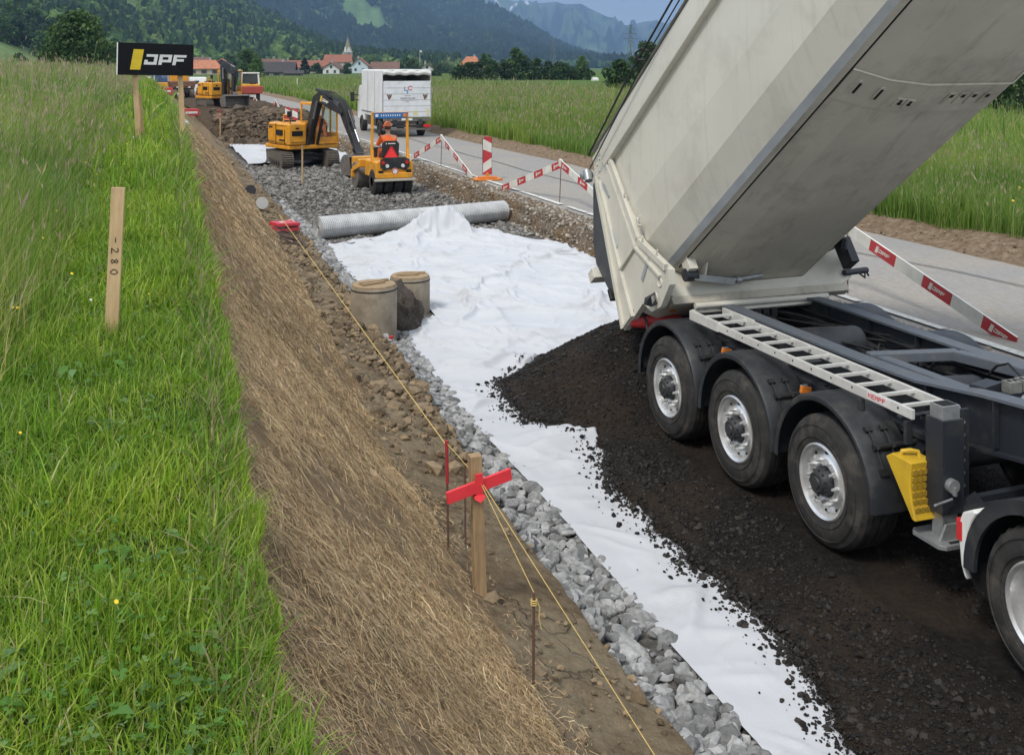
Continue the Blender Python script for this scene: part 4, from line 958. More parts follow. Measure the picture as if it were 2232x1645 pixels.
def house(label, px, D, w, l, hw, hr, roof, wall, yaw=0, over=.6, nw=3, chimney=True, upper=None, hip=0, cat="house"):
    """gable along local x; l along x, w along y"""
    hw, hr = hw * .82, hr * .82
    t = thing("house", label, cat, spot(px, D, .15), yaw, "houses of the village")
    wm = MB(); L2, W2 = l / 2, w / 2
    prof = [(-W2, -.3), (W2, -.3), (W2, hw), (0, hw + hr * (1 if not hip else .02)), (-W2, hw)]
    wm.prism(prof, (-L2, 0, 0), (0, 1, 0), (0, 0, 1), (l, 0, 0)); wm.build('wall', WA[wall], t)
    rm = MB(); ov = over; e = hr / W2
    for sg in (-1, 1):
        y0, z0, z1 = sg * (W2 + ov), hw - ov * e, hw + hr
        hx0 = L2 + ov; hx1 = hx0 - hip
        rm.add([(-hx0, y0, z0), (hx0, y0, z0), (hx1, 0, z1), (-hx1, 0, z1), (-hx0, y0, z0 + .25), (hx0, y0, z0 + .25), (hx1, 0, z1 + .28), (-hx1, 0, z1 + .28)],
               [(0, 1, 2, 3), (4, 5, 6, 7), (0, 1, 5, 4), (1, 2, 6, 5), (2, 3, 7, 6), (3, 0, 4, 7)])
        if hip: rm.add([(sg * hx0, -W2 - ov, z0 + .2), (sg * hx0, W2 + ov, z0 + .2), (sg * hx1, 0, z1 + .27)], [(0, 1, 2)])
    rf = rm.build('roof', RO[roof], t)
    if chimney:
        c = MB(); c.box((L2 * .3, W2 * .3, hw + hr * .9 + .5), (.7, .7, 1.8)); c.box((L2 * .3, W2 * .3, hw + hr * .9 + 1.45), (.9, .9, .15)); c.build('chimney', WA['grey'], rf)
    for k in range(nw):
        x = -L2 + l * (k + .5) / nw
        for y, fz in ((-W2 - .03, hw * .55),):
            f = MB(); f.box((x, y, fz), (1.0, .06, 1.3)); f.box((x - .75, y, fz), (.42, .07, 1.35), 1); f.box((x + .75, y, fz), (.42, .07, 1.35), 1); f.build('window', [m_win, m_shut], t)
    for x in (-L2 - .03, L2 + .03):
        for y, z in ((-W2 * .45, hw * .55), (W2 * .45, hw * .55), (0, hw + hr * .3)):
            f = MB(); f.box((x, y, z), (.06, 1.0, 1.2)); f.build('window', m_win, t)
    if upper:
        u = MB(); u.prism([(-W2 + .02, hw * .52), (W2 - .02, hw * .52), (W2 + .1, hw), (0, hw + hr - .15), (-W2 - .1, hw)], (-L2 - .06, 0, 0), (0, 1, 0), (0, 0, 1), (l + .12, 0, 0)); u.build('gable_boards', WA[upper], t)
    return t
house("big farm with bright orange tiled roof below the black sign", 447, 400, 9, 11.5, 3.6, 3.4, 'orange', 'cream', R(-8), hip=2.5)
house("arched gable barn with orange roof joined right of the big farm", 484, 412, 8, 5.5, 4.6, 3.2, 'orange', 'wood', R(80), nw=1, chimney=False)
house("brown roofed house peeping above the big orange farm", 436, 520, 8, 9, 6.6, 3, 'brown', 'cream', R(5))
house("long dark slate chalet with white ground floor at the field edge", 606, 350, 8, 10, 2.7, 3.2, 'dark', 'white', R(-14), over=1.0, upper='wood')
house("low shed with dark roof in front of the chalet", 640, 345, 4, 5.4, 1.7, .9, 'dark', 'white', R(-5), chimney=False, cat="shed")
house("long brown roof behind the dark slate chalet", 592, 470, 9, 8, 5, 3.2, 'brown', 'cream', R(5))
house("brown roofed house left of the red roofed house", 622, 500, 9, 9.5, 5, 2.6, 'brown', 'grey', R(2))
house("red roofed house with a white wall behind the conifer", 655, 490, 9, 9, 4, 3.4, 'red', 'white', R(-5))
house("red brown roof between the conifer and the white house", 690, 480, 9, 9.5, 4.4, 3, 'red', 'cream', R(4))
house("bright white house with dark gable boards below the church", 728, 430, 7, 6.6, 3.4, 2.6, 'brown', 'white', R(60), upper=None)
house("wide red roof in front of the church tower", 738, 500, 10, 12, 7, 3.8, 'red', 'white', R(-18), nw=2)
house("pale blue house with steep red roof right of the church", 786, 470, 7.5, 7, 4.8, 3.8, 'red', 'blue', R(70))
house("long low barn with brown roof right of the pale blue house", 840, 480, 9, 12, 3.4, 3.2, 'brown', 'wood', R(-16), nw=0, chimney=False, cat="barn")
house("small white gable house right of the olive bush", 931, 430, 5.0, 4, 3.4, 2.2, 'brown', 'white', R(75))
house("orange hip roofed house behind the dark clump", 1027, 420, 8, 9, 4.4, 4.4, 'orange', 'cream', R(-12), hip=3.2, nw=3)
# church
t = thing("church_tower", "stone church tower with pale pointed spire rising over the village", "church tower", spot(758, 540, 0), R(10))
c = MB(); c.box((0, 0, 5.2), (3.3, 3.3, 11)); c.box((0, 0, 10.8), (3.7, 3.7, .3)); c.build('wall', M("church_stone", (.42, .40, .36), (.32, .30, .28), 1, .9), t)
for yaw in range(4):
    f = MB(); a_ = yaw * math.pi / 2; f.box((1.67 * math.cos(a_), 1.67 * math.sin(a_), 9.0), (.12, 1.0, 1.9), 0, (0, 0, a_)); f.build('window', m_win, t)
    g_ = MB(); g_.prism([(-1.5, 10.95), (1.5, 10.95), (0, 13.6)], (1.6 * math.cos(a_), 1.6 * math.sin(a_), 0), (-math.sin(a_), math.cos(a_), 0), (0, 0, 1), (-.4 * math.cos(a_), -.4 * math.sin(a_), 0)); g_.build('gable', WA['white'], t)
c = MB(); c.add([(-1.5, -1.5, 10.96), (1.5, -1.5, 10.96), (1.5, 1.5, 10.96), (-1.5, 1.5, 10.96), (0, 0, 19.2)], [(0, 1, 4), (1, 2, 4), (2, 3, 4), (3, 0, 4)]); c.tube([(0, 0, 19), (0, 0, 20.4)], .06, 5); c.build('spire', M("spire_tiles", (.34, .29, .20), (.22, .20, .15), 2, .8), t)
# flagpole, pylons, bale, white marker post
t = thing("flagpole", "thin white flagpole with small pale flag beyond the box truck", "flagpole", spot(915, 430, .2))
c = MB(); c.cyl((0, 0, 0), (0, 0, 10.2), .09, .06, 6); c.build('pole', WA['white'], t)
c = MB(); c.prism([(0, 0), (.5, .05), (.9, -.05), (.9, .75), (.5, .85), (0, .8)], (.07, 0, 9.2), (1, .2, 0), (0, 0, 1), (0, .03, 0)); c.build('flag', WA['white'], t)
m_steel = M("galvanised_lattice", (.20, .23, .23), None, 2, .6, .3)
def pylon(label, px, D, h):
    t = thing("pylon", label, "pylon", spot(px, D, 0), R(15), "power pylons in the valley"); c = MB(); b = h * .075
    zs = [0, .12, .24, .36, .48, .58, .68, .78, .88, 1]; wd = [b * (1 - z) + .25 for z in zs]; q = h * .0055
    for k in range(len(zs) - 1):
        for sx, sy in ((1, 1), (1, -1), (-1, -1), (-1, 1)):
            p0, p1 = (sx * wd[k], sy * wd[k], zs[k] * h), (sx * wd[k + 1], sy * wd[k + 1], zs[k + 1] * h); c.bar(p0, p1, q * 1.3, q * 1.3)
            n2 = (-sy, sx); c.bar(p0, (n2[0] * wd[k + 1], n2[1] * wd[k + 1], zs[k + 1] * h), q, q)
    c.build('mast', m_steel, t)
    for z, l in ((.70, .20), (.80, .17), (.90, .13)):
        m_ = MB(); m_.bar((-l * h, 0, z * h), (l * h, 0, z * h), q * 1.4, q * 1.4); m_.bar((-l * h, 0, z * h), (0, 0, z * h + .03 * h), q, q); m_.bar((l * h, 0, z * h), (0, 0, z * h + .03 * h), q, q); m_.build('crossarm', m_steel, t)
pylon("taller lattice pylon against the blue mountain near the dump body", 1375, 720, 32)
pylon("smaller hazy lattice pylon left of the taller one", 1206, 1250, 38)
pylon("faint distant lattice pylon half hidden behind the dump body rail", 1428, 1500, 40)
c = MB(); c.lathe([(0, -.65), (.5, -.65), (.62, -.5), (.62, .5), (.5, .65), (0, .65)], spot(1297, 225, .85), (1, .2, 0), 16)
tag(c.build("bale", WA['white']), "white wrapped hay bale beside the low round bush", "bale")
t = thing("marker_post", "thin white post with a dark band standing in the field", "post", spot(648, 120, .35))
c = MB(); c.cyl((0, 0, -.2), (0, 0, 2.1), .05, .05, 6); c.build('pole', WA['white'], t); c = MB(); c.cyl((0, 0, .9), (0, 0, 1.1), .056, .056, 6); c.build('band', m_win, t)
# ================================================================== TIPPER SEMI-TRAILER
def bw(mb, name, mats, root, parent=None, **k):
    """build from world coordinates under a thing standing at root.location (no rotation)"""
    o = root.location; mb.v = [(v[0] - o.x, v[1] - o.y, v[2] - o.z) for v in mb.v]
    return mb.build(name, mats, parent or root, **k)
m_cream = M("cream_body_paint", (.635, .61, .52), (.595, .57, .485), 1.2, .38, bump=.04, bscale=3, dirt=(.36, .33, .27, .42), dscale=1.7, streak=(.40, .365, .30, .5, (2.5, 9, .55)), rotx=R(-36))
m_cream_shade = M("shaded_cream_underside", (.54, .50, .41), (.46, .425, .35), 1.5, .5, bump=.05, bscale=4, dirt=(.20, .17, .135, .7), dscale=.9, streak=(.22, .19, .15, .6, (7, .5, 3)), rotx=R(36))  # darker copy of the cream: underside shade in the colour, plus dirt
m_sky_grey = M("sky_grey_edge", (.52, .55, .57), (.44, .47, .49), 4, .4, .4)  # bluish grey edge: its sky reflection is put into the colour
m_frame = M("blue_grey_chassis_paint", (.022, .026, .033), (.016, .019, .025), 4, .5, dirt=(.13, .12, .10, .35), dscale=4)
m_flange = M("pale_chassis_flange", (.12, .135, .157), (.085, .098, .118), 5, .55, dirt=(.24, .23, .21, .5), dscale=5)  # paler blue-grey than the rail webs, grey dirt mixed in at random
m_plastic = M("black_fender_plastic", (.017, .019, .023), (.026, .029, .033), 7, .48, bump=.05, dirt=(.11, .10, .085, .5), dscale=5)
m_tyre = M("tyre_rubber", (.018, .0175, .017), (.034, .032, .030), 10, .82, dirt=(.12, .105, .085, .6), dscale=5)
m_alu = M("polished_aluminium", (.86, .86, .85), (.76, .76, .75), 9, .30, .75, dirt=(.42, .40, .36, .4), dscale=12)
m_hub = M("dark_hub", (.035, .036, .04), (.055, .055, .055), 9, .5, .2)
m_black = M("black_rubber", (.012, .012, .013), (.02, .02, .02), 8, .6)
m_recess_shade = M("recess_shade", (.006, .006, .006), None, 8, .9)  # near-black colour for the shade inside holes, slots and gaps
m_ladder = M("ladder_aluminium", (.74, .73, .68), (.62, .61, .57), 6, .42, .25, dirt=(.4, .37, .32, .4), dscale=7)
m_orange_l = M("amber_lens", (.75, .22, .03), None, 8, .25)
m_red_l = M("red_lens", (.60, .02, .02), None, 8, .25)
m_redpaint = M("red_hazard_paint", (.50, .03, .03), (.34, .025, .025), 8, .5, dirt=(.05, .03, .03, .7), dscale=9)
m_whitep = M("white_truck_paint", (.78, .78, .74), None, 4, .35)
m_zinc = M("zinc_steel", (.42, .43, .43), (.30, .31, .31), 12, .45, .6)

trailer = thing("dump_trailer", "cream tipper semi-trailer with raised body unloading dark millings, dark grey three axle chassis", "dump trailer", (6.4, 8.5, 0))
AX = [7.20, 8.51, 9.82]; RAD = .515; XL, XRt = 5.12, 7.66
def wheel(root, x, y, z, R_, wd, sgn, rimr=.286, tread='rib', deep=.03, steer=0, nuts=True):
    """outer face at x, axis along +x*sgn (sgn=+1: tyre extends towards +x)"""
    t = MB(); a = (sgn, 0, 0); o = (x, y, z); c = .03
    prof = [(rimr, .045), (rimr + .012, .012), (rimr + .04, .000), (R_ - .15, -.008), (R_ - .10, -.004), (R_ - .06, .008), (R_ - .028, .02), (R_ - .008, .045)]
    g = [(R_, .06)]
    n = 4; w0 = .065; step = (wd - .13) / n
    for k in range(n):
        h0 = w0 + k * step; g += [(R_, h0), (R_, h0 + step - .022), (R_ - .014, h0 + step - .02), (R_ - .014, h0 + step - .002)]
    prof += g + [(R_, wd - .06), (R_ - .02, wd - .03), (R_ - .1, wd), (rimr, wd - .04)]
    segs = 72
    t.lathe(prof, o, a, segs)
    if tread == 'block':
        pv = len(prof)
        for i in range(segs):
            if i % 2:
                for q in range(7, pv - 3):
                    v = Vector(t.v[i * pv + q]); d = Vector((0, v.y - y, v.z - z)); L_ = d.length
                    t.v[i * pv + q] = tuple(v - d / L_ * (.016 if prof[q][0] > R_ - .012 else .008))
    for rr_ in (R_ - .17, R_ - .075):
        t.lathe([(rr_ - .003, -.006), (rr_, -.012), (rr_ + .003, -.006)], o, a, 60)
    w = bw(t, 'wheel', m_tyre, root, smooth=28)
    r = MB(); dp = deep
    r.lathe([(rimr + .010, .05), (rimr + .012, .004), (rimr - .002, -.004), (rimr - .022, .012), (rimr - .032, dp + .03), (rimr - .045, dp + .035), (.205, dp + .018), (.19, dp + .004), (.135, dp + .002), (.118, dp + .02), (.10, dp + .05)], o, a, 60)
    for k in range(10):
        an = 2 * math.pi * (k + .5) / 10; cy, cz = y + .168 * math.sin(an), z + .168 * math.cos(an)
        if nuts:
            r.cyl((x + sgn * (dp + .004), cy, cz), (x + sgn * (dp - .018), cy, cz), .019, .018, 6); r.cyl((x + sgn * (dp - .018), cy, cz), (x + sgn * (dp - .05), cy, cz), .0155, .010, 10)
        an = 2 * math.pi * k / 10; cy, cz = y + .226 * math.sin(an), z + .226 * math.cos(an)
        ey = Vector((0, math.cos(an), -math.sin(an))); ez = Vector((0, math.sin(an), math.cos(an)))
        r.prism([(.016 * math.cos(q), .011 * math.sin(q)) for q in [j * math.pi / 4 for j in range(8)]], Vector((x + sgn * (dp + .0205), cy, cz)), ey, ez, (-sgn * .004, 0, 0), 1)  # hand holes drawn as flat dark ovals
    bw(r, 'rim', [m_alu, m_recess_shade], root, w, smooth=30)
    h = MB(); h.lathe([(.112, dp + .045), (.104, dp - .03), (.090, dp - .05), (.085, dp - .075), (.07, dp - .082), (.05, dp - .078), (.045, dp - .088), (0, dp - .09)], o, a, 30)
    for k in range(10):
        an = 2 * math.pi * k / 10; h.cyl((x + sgn * (dp - .046), y + .099 * math.sin(an), z + .099 * math.cos(an)), (x + sgn * (dp - .062), y + .099 * math.sin(an), z + .099 * math.cos(an)), .009, .008, 6)
    bw(h, 'hub', m_hub, root, w, smooth=30)
    return w
for k, y in enumerate(AX):
    wheel(trailer, XL, y, RAD - .012, RAD, .385, 1); wheel(trailer, XRt, y, RAD - .012, RAD, .385, -1)
    ax = MB(); ax.cyl((XL + .3, y, RAD), (XRt - .3, y, RAD), .075, n=14); ax.cyl((XL + .36, y, RAD), (XL + .44, y, RAD), .2, n=20); ax.cyl((XRt - .36, y, RAD), (XRt - .44, y, RAD), .2, n=20)
    ax.bar((5.75, y + .45, .78), (5.75, y - .35, .60), .12, .1); ax.bar((7.05, y + .45, .78), (7.05, y - .35, .60), .12, .1)
    ax.cyl((5.75, y - .3, .62), (5.75, y - .3, .95), .13, n=14); ax.cyl((7.05, y - .3, .62), (7.05, y - .3, .95), .13, n=14)
    bw(ax, 'axle', m_frame, trailer)
# half round mudguards
def fender(root, x0, wd, y, z, r, a0, a1, mat, name='mudguard', flap=0, m2=None, lip=.03):
    f = MB(); n = 30; th_ = .012; pts = []
    for i in range(n + 1):
        a = a0 + (a1 - a0) * i / n; pts.append((y + math.cos(a) * r, z + math.sin(a) * r, y + math.cos(a) * (r - th_), z + math.sin(a) * (r - th_), a))
    if flap:
        l = pts[-1]; pts.append((l[0] - .04, l[1] - flap, l[2] - .04, l[3] - flap, l[4]))
    sec = [(x0 + .0, -lip), (x0, 0), (x0 + .03, .014), (x0 + wd * .35, .02), (x0 + wd - .03, .014), (x0 + wd, 0), (x0 + wd, -lip)]
    P = []
    for (oy, oz, iy, iz, a) in pts:
        for sx, dr in sec: P.append((sx, oy + math.cos(a) * dr, oz + math.sin(a) * dr))
    P2 = []
    for (oy, oz, iy, iz, a) in pts:
        for sx, dr in sec: P2.append((min(max(sx, x0 + .008), x0 + wd - .008), iy + math.cos(a) * (dr - .004 if dr >= 0 else dr), iz + math.sin(a) * (dr - .004 if dr >= 0 else dr)))
    m = len(sec); N = len(pts)
    f.add(P + P2, [(i * m + k, (i + 1) * m + k, (i + 1) * m + k + 1, i * m + k + 1) for i in range(N - 1) for k in range(m - 1)] + [(N * m + i * m + k, N * m + i * m + k + 1, N * m + (i + 1) * m + k + 1, N * m + (i + 1) * m + k) for i in range(N - 1) for k in range(m - 1)]
          + [(i * m + e, N * m + i * m + e, N * m + (i + 1) * m + e, (i + 1) * m + e) for i in range(N - 1) for e in (0, m - 1)] + [(b * m + k, b * m + k + 1, N * m + b * m + k + 1, N * m + b * m + k) for b in (0, N - 1) for k in range(m - 1)])
    return bw(f, name, mat, root, smooth=40)
for k, y in enumerate(AX):
    for x0 in (XL - .015, XRt - .405):
        fd = fender(trailer, x0, .42, y, RAD + .02, .635, R(-2 if k < 2 else -4), R(182 if k else 184), m_plastic, flap=(0 if k < 2 else .0))
        s_ = 1 if x0 < 6 else -1; xi = x0 + (.42 if s_ > 0 else 0); cl = MB()
        # clamp bar and the bolted straps
        for a_ in (62 - 10 * 0,):
            a = R(180 - 118)                        # front quarter
        ac = R(36) if True else 0
        yb = y - math.cos(ac) * .66; zb = RAD + .02 + math.sin(ac) * .66
        cl.cyl((x0 + (.10 if s_ > 0 else .32), yb, zb + .02), (x0 + (1.0 if s_ > 0 else -.6), yb, zb + .02), .023, n=10)
        for xo in (.13, .27):
            xx = x0 + xo
            for da in (-13, 13):
                a1_, a2_ = R(180 - 36), R(180 - 36 + da)
                cl.tube([(xx, y + math.cos(R(180 - 36 + da * q)) * .664, RAD + .02 + math.sin(R(180 - 36 + da * q)) * .664) for q in (0, .33, .66, 1)], .008, 5)
            cl.box((xx, y + math.cos(R(180 - 22)) * .660, RAD + .02 + math.sin(R(180 - 22)) * .660), (.07, .03, .05), 0, (R(-22), 0, 0))
            cl.box((xx, y + math.cos(R(180 - 50)) * .662, RAD + .02 + math.sin(R(180 - 50)) * .662), (.06, .03, .04), 0, (R(-50), 0, 0)); cl.cyl((xx, yb - .03, zb + .01), (xx, yb + .03, zb + .05), .016, n=6)
        bw(cl, 'bracket', m_black, trailer, fd)
    if k > 0:
        l = MB(); yl = AX[k] - .0 - .655 + 0 ; 
ml = MB()
for y in (9.17, 7.86):
    l = MB(); l.box((5.42, y - .02, 1.02), (.10, .035, .06), 0, (0, .2, 0)); l.box((5.42, y + .005, 1.0), (.07, .02, .12), 1); bw(l, 'marker_light', [m_orange_l, m_zinc], trailer, bevel=.006)
# main rails: I beams that rise to the gooseneck
def rail(xc, side):
    path = [(10.75, 1.20), (10.2, 1.27), (9.75, 1.30), (7.6, 1.31), (6.9, 1.33), (6.2, 1.42), (5.4, 1.49), (3.2, 1.53), (1.5, 1.53)]
    web = [.30, .34, .36, .38, .40, .40, .36, .3, .3]
    r = MB()
    for i in range(len(path) - 1):
        (y0, z0), (y1, z1) = path[i], path[i + 1]
        for m, w, t0, t1, b0, b1 in ((1, .16, 0, 0, .022, .022), (0, .014, .022, .022, web[i], web[i + 1]), (0, .16, web[i], web[i + 1], web[i] + .02, web[i + 1] + .02)):
            x0, x1 = xc - w / 2, xc + w / 2
            r.add([(x0, y0, z0 - t0), (x1, y0, z0 - t0), (x1, y1, z1 - t1), (x0, y1, z1 - t1), (x0, y0, z0 - b0), (x1, y0, z0 - b0), (x1, y1, z1 - b1), (x0, y1, z1 - b1)],
                  [(0, 1, 2, 3), (4, 7, 6, 5), (0, 4, 5, 1), (3, 2, 6, 7), (1, 5, 6, 2), (0, 3, 7, 4)], m)
    for y in (9.6, 8.9, 8.2, 7.5, 6.8, 6.1, 5.3):
        z = np.interp(-y, [-10.75, -10.2, -9.75, -7.6, -6.9, -6.2, -5.4], [1.2, 1.27, 1.30, 1.31, 1.33, 1.42, 1.49])
        for sx in (-1, 1): r.box((xc + sx * .04, y, z - .2), (.055, .014, .34))
    return bw(r, 'chassis_rail', [m_frame, m_flange], trailer, smooth=0)
rail(5.86, 1); rail(6.94, -1)
xm = MB()
for y, z, h in ((10.55, 1.14, .14), (9.35, 1.05, .12), (8.1, 1.02, .14), (6.75, 1.18, .2), (4.4, 1.3, .2)): xm.box((6.4, y, z), (1.06, .10, h))
xm.box((6.4, 6.0, 1.28), (1.06, .5, .012)); xm.box((6.4, 9.0, .80), (1.0, 3.2, .012))
bw(xm, 'crossmember', m_frame, trailer, smooth=0)
# lifting ram bridge: the trapezoid of box section
rb = MB(); Zb = 1.26
rb.bar((6.02, 7.78, Zb), (6.83, 7.60, Zb), .11, .09); rb.bar((6.80, 7.58, Zb), (6.86, 6.55, Zb + .06), .12, .09); rb.bar((6.12, 7.72, Zb - .02), (6.10, 6.62, Zb), .11, .09)
bw(rb, 'ram_bridge', m_flange, trailer, bevel=.012)
# air tanks
for (x, y, l, r) in ((6.10, 8.85, .62, .19), (6.28, 7.22, .40, .15)):
    tk = MB(); tk.lathe([(0, -l / 2 - .06), (r * .6, -l / 2 - .045), (r * .92, -l / 2 - .015), (r, -l / 2 + .02), (r, l / 2 - .02), (r * .92, l / 2 + .015), (r * .6, l / 2 + .045), (0, l / 2 + .06)], (x + l * .45, y, 1.06), (1, -.15, 0), 28)
    bw(tk, 'air_tank', m_frame, trailer)
# hoses and cables
cb = MB(); rc = random.Random(2)
for k in range(9):
    pts = []; x0 = 6.25 + .05 * k
    for q in range(14):
        y = 10.3 - q * .29; pts.append((x0 + .08 * math.sin(q * .9 + k) + .30 * ss(0, 8, q) * (k > 3) + rc.uniform(-.015, .015), y, 1.10 + .03 * math.sin(q * .7 + k * 1.3) + .02 * (k % 3) + rc.uniform(-.01, .01)))
    cb.tube(pts, .013 + .004 * (k % 2), 6)
for k in range(7):
    cx, cy = 6.45 + rc.uniform(-.2, .25), 7.9 + rc.uniform(-.25, .9); rr_ = rc.uniform(.06, .16)
    cb.tube([(cx + rr_ * math.cos(a), cy + rr_ * math.sin(a) * .8, 1.08 + .08 * math.sin(a * 1.5 + k)) for a in [j * .5 for j in range(10)]], .010, 6)
cb.tube([(6.83, 10.2, 1.16), (6.84, 9, 1.17), (6.83, 8, 1.16), (6.8, 7, 1.2), (6.7, 6.3, 1.25)], .014, 6); cb.tube([(6.5, 6.9, 1.3), (6.45, 6.75, 1.42), (6.42, 6.6, 1.48), (6.4, 6.45, 1.42), (6.36, 6.35, 1.3)], .010, 6)
for k in range(4): cb.box((6.15 + k * .1, 9.95, 1.16), (.07, .12, .09))
bw(cb, 'hoses', m_black, trailer)
# valve block with grey cubes near the gooseneck
vb = MB(); vb.box((6.5, 6.28, 1.30), (.75, .34, .05), 1); vb.box((6.5, 5.95, 1.20), (.85, .5, .16), 1)
for k in range(5):
    x = 6.22 + k * .14; y = 6.36 + .02 * k; vb.box((x, y, 1.39), (.115, .09, .085)); vb.box((x - .026, y, 1.434), (.024, .034, .006), 2); vb.box((x + .026, y, 1.434), (.024, .034, .006), 2)
vb.box((6.05, 6.44, 1.38), (.24, .13, .06), 1, (0, 0, .3)); vb.cyl((6.12, 6.12, 1.36), (6.12, 6.0, 1.36), .06, n=16, m=3)
bw(vb, 'valve_block', [M("grey_valve_cubes", (.22, .22, .20), (.12, .12, .11), 14, .6), m_frame, m_recess_shade, m_zinc], trailer, bevel=.008)
# ladder laid along the side
LZ = 1.285; LD = MB()
for x, y0, y1 in ((5.29, 6.33, 9.62), (5.655, 6.28, 9.60)):
    LD.box((x, (y0 + y1) / 2, LZ), (.028, y1 - y0, .072))
    LD.box((x, y1 - .28, LZ + .002), (.036, .56, .092))
for k in range(12):
    y = 6.48 + k * .268; LD.box((5.4725, y, LZ + .016), (.337, .030, .026)); LD.cyl((5.2735, y, LZ + .006), (5.279, y, LZ + .006), .012, n=4, m=1)
lad = bw(LD, 'ladder', [m_ladder, m_recess_shade], trailer, bevel=.004)
pl = MB(); pl.box((5.2735, 6.70, LZ + .005), (.004, .26, .062))
for p in text_polys("KEMPF", .034)[0]: pl.prism([(-a + .115, b - .017) for a, b in p], (5.2713, 6.70, LZ + .006), (0, 1, 0), (0, 0, 1), (-.0015, 0, 0), 1)
bw(pl, 'maker_plate', [M("plate_white", (.75, .70, .68), None, 8, .5), M("plate_red", (.62, .03, .03), None, 8, .5)], trailer, lad)
lb = MB()
for y in (6.45, 7.9, 9.4):
    lb.bar((5.44, y, 1.23), (5.83, y, 1.05), .05, .05); lb.box((5.44, y, 1.235), (.36, .05, .02))
lb.bar((5.62, 6.55, 1.0), (5.62, 9.9, .98), .05, .05); lb.bar((5.3, 6.4, 1.22), (5.3, 6.4, 1.05), .03, .06); lb.cyl((5.31, 6.95, 1.22), (5.31, 6.95, 1.06), .03, n=10)
lb.box((5.55, 6.35, 1.08), (.12, .1, .36)); lb.bar((5.4, 6.45, .93), (5.8, 6.75, .93), .08, .03)
bw(lb, 'ladder_bracket', m_frame, trailer, bevel=.004)
# landing leg, left and right
for xc in (5.42, 7.38):
    lg = MB(); lg.box((xc, 6.16, .98), (.19, .17, .66), 0); lg.box((xc, 6.16, 1.355), (.15, .13, .10), 1); lg.box((xc, 6.16, 1.407), (.12, .10, .004), 2); lg.box((xc, 6.16, .58), (.13, .11, .24), 1)
    lg.prism([(-.17, -.13), (-.13, -.17), (.13, -.17), (.17, -.13), (.17, .13), (.13, .17), (-.13, .17), (-.17, .13)], (xc, 6.16, .445), (1, 0, 0), (0, 1, .0), (0, 0, .03), 1); lg.box((xc - .02, 6.03, .4765), (.11, .03, .005), 2)
    lg.prism([(-.12, .03), (.12, .03), (.065, .14), (-.065, .14)], (xc, 6.09, .445), (1, 0, 0), (0, 0, 1), (0, -.02, 0), 1)
    sx = 1 if xc < 6 else -1
    lg.box((xc + sx * .15, 6.16, 1.0), (.11, .025, .7), 0); lg.bar((xc + sx * .12, 6.12, .72), (xc + sx * .22, 6.0, .55), .02, .22, 0); lg.cyl((xc - .03, 6.075, .86), (xc - .03, 6.03, .86), .05, n=14, m=1); lg.bar((xc - .03, 6.03, .86), (xc - .03, 6.03, .80), .035, .02, 1)
    lg.cyl((xc - .04, 6.04, .775), (xc - .22, 6.01, .765), .009, n=8, m=1)
    for q in range(7): lg.cyl((xc + sx * .15, 6.145, .72 + q * .09), (xc + sx * .15, 6.135, .72 + q * .09), .014, n=6, m=1)
    bw(lg, 'landing_leg', [m_frame, m_zinc, m_recess_shade], trailer, bevel=.008)
br = MB(); br.bar((5.52, 6.1, .66), (6.4, 5.1, 1.12), .05, .05); br.bar((5.52, 6.12, .70), (7.3, 6.12, .74), .06, .06); br.bar((5.55, 6.1, .62), (6.1, 4.6, .80), .07, .05)
bw(br, 'brace', m_frame, trailer, smooth=0)
# rear bumper tube, lights, rear mudflap
rbm = MB(); rbm.cyl((5.16, 10.72, 1.0), (5.62, 10.42, 1.0), .085, n=18, m=0); rbm.cyl((5.62, 10.42, 1.0), (5.72, 10.36, 1.0), .084, n=18, m=1)
bw(rbm, 'hazard_tube', [m_redpaint, m_frame], trailer)
rl = MB(); rl.box((5.22, 10.62, 1.13), (.12, .10, .12), 0); rl.cyl((5.2, 10.6, 1.13), (5.14, 10.55, 1.14), .045, n=12, m=0); rl.cyl((5.47, 10.45, 1.16), (5.47, 10.35, 1.17), .035, n=12, m=1); rl.tube([(5.22, 10.6, 1.1), (5.25, 10.55, 1.02), (5.24, 10.5, .92)], .012, 6, 0)
for k in range(6): rl.tube([(5.36 + .02 * k, 10.33 - .02 * k, 1.42), (5.30 + .03 * k, 10.30, 1.34 - .02 * k), (5.36 + .02 * k, 10.32, 1.25), (5.46, 10.34, 1.18)], .010, 5, 0)
bw(rl, 'rear_light', [m_black, m_orange_l], trailer)
fl_ = MB(); fl_.prism([(-.2, 0), (.2, 0), (.18, -.2), (.1, -.25), (-.16, -.25)], (5.33, 10.46, .80), (1, 0, 0), (0, .12, 1), (0, .015, 0)); bw(fl_, 'mudflap', m_plastic, trailer)

# ---- the raised body
PHI = R(36); BY, BZ = 10.7, 1.22; CP, SP = math.cos(PHI), math.sin(PHI)
def B(v, u, w): return Vector((5.15 + v, BY - u * CP + w * SP, BZ + u * SP + w * CP))
HULL = [(0, 1.52), (0, .82), (.05, .40), (.185, .12), (.235, .065), (.27, .055), (.30, .035), (.60, -.075), (.95, -.125), (1.82, -.115), (2.26, .15), (2.45, .45), (2.5, .84), (2.5, 1.52)]
TH = .05
def inner(poly):
    out = []
    for i, (v, w) in enumerate(poly):
        out.append((v + (TH if v < 1.25 else -TH) * (1 if w > .1 else .3), w + (TH if w < .4 else 0)))
    return out
bd = MB(); U0, U1 = -.28, 8.2; IN = inner(HULL); n = len(HULL)
A = [B(v, (U0 if w < .2 else U0 + (w - .2) * .24), w) for v, w in HULL]; A2 = [B(v, U1, w) for v, w in HULL]
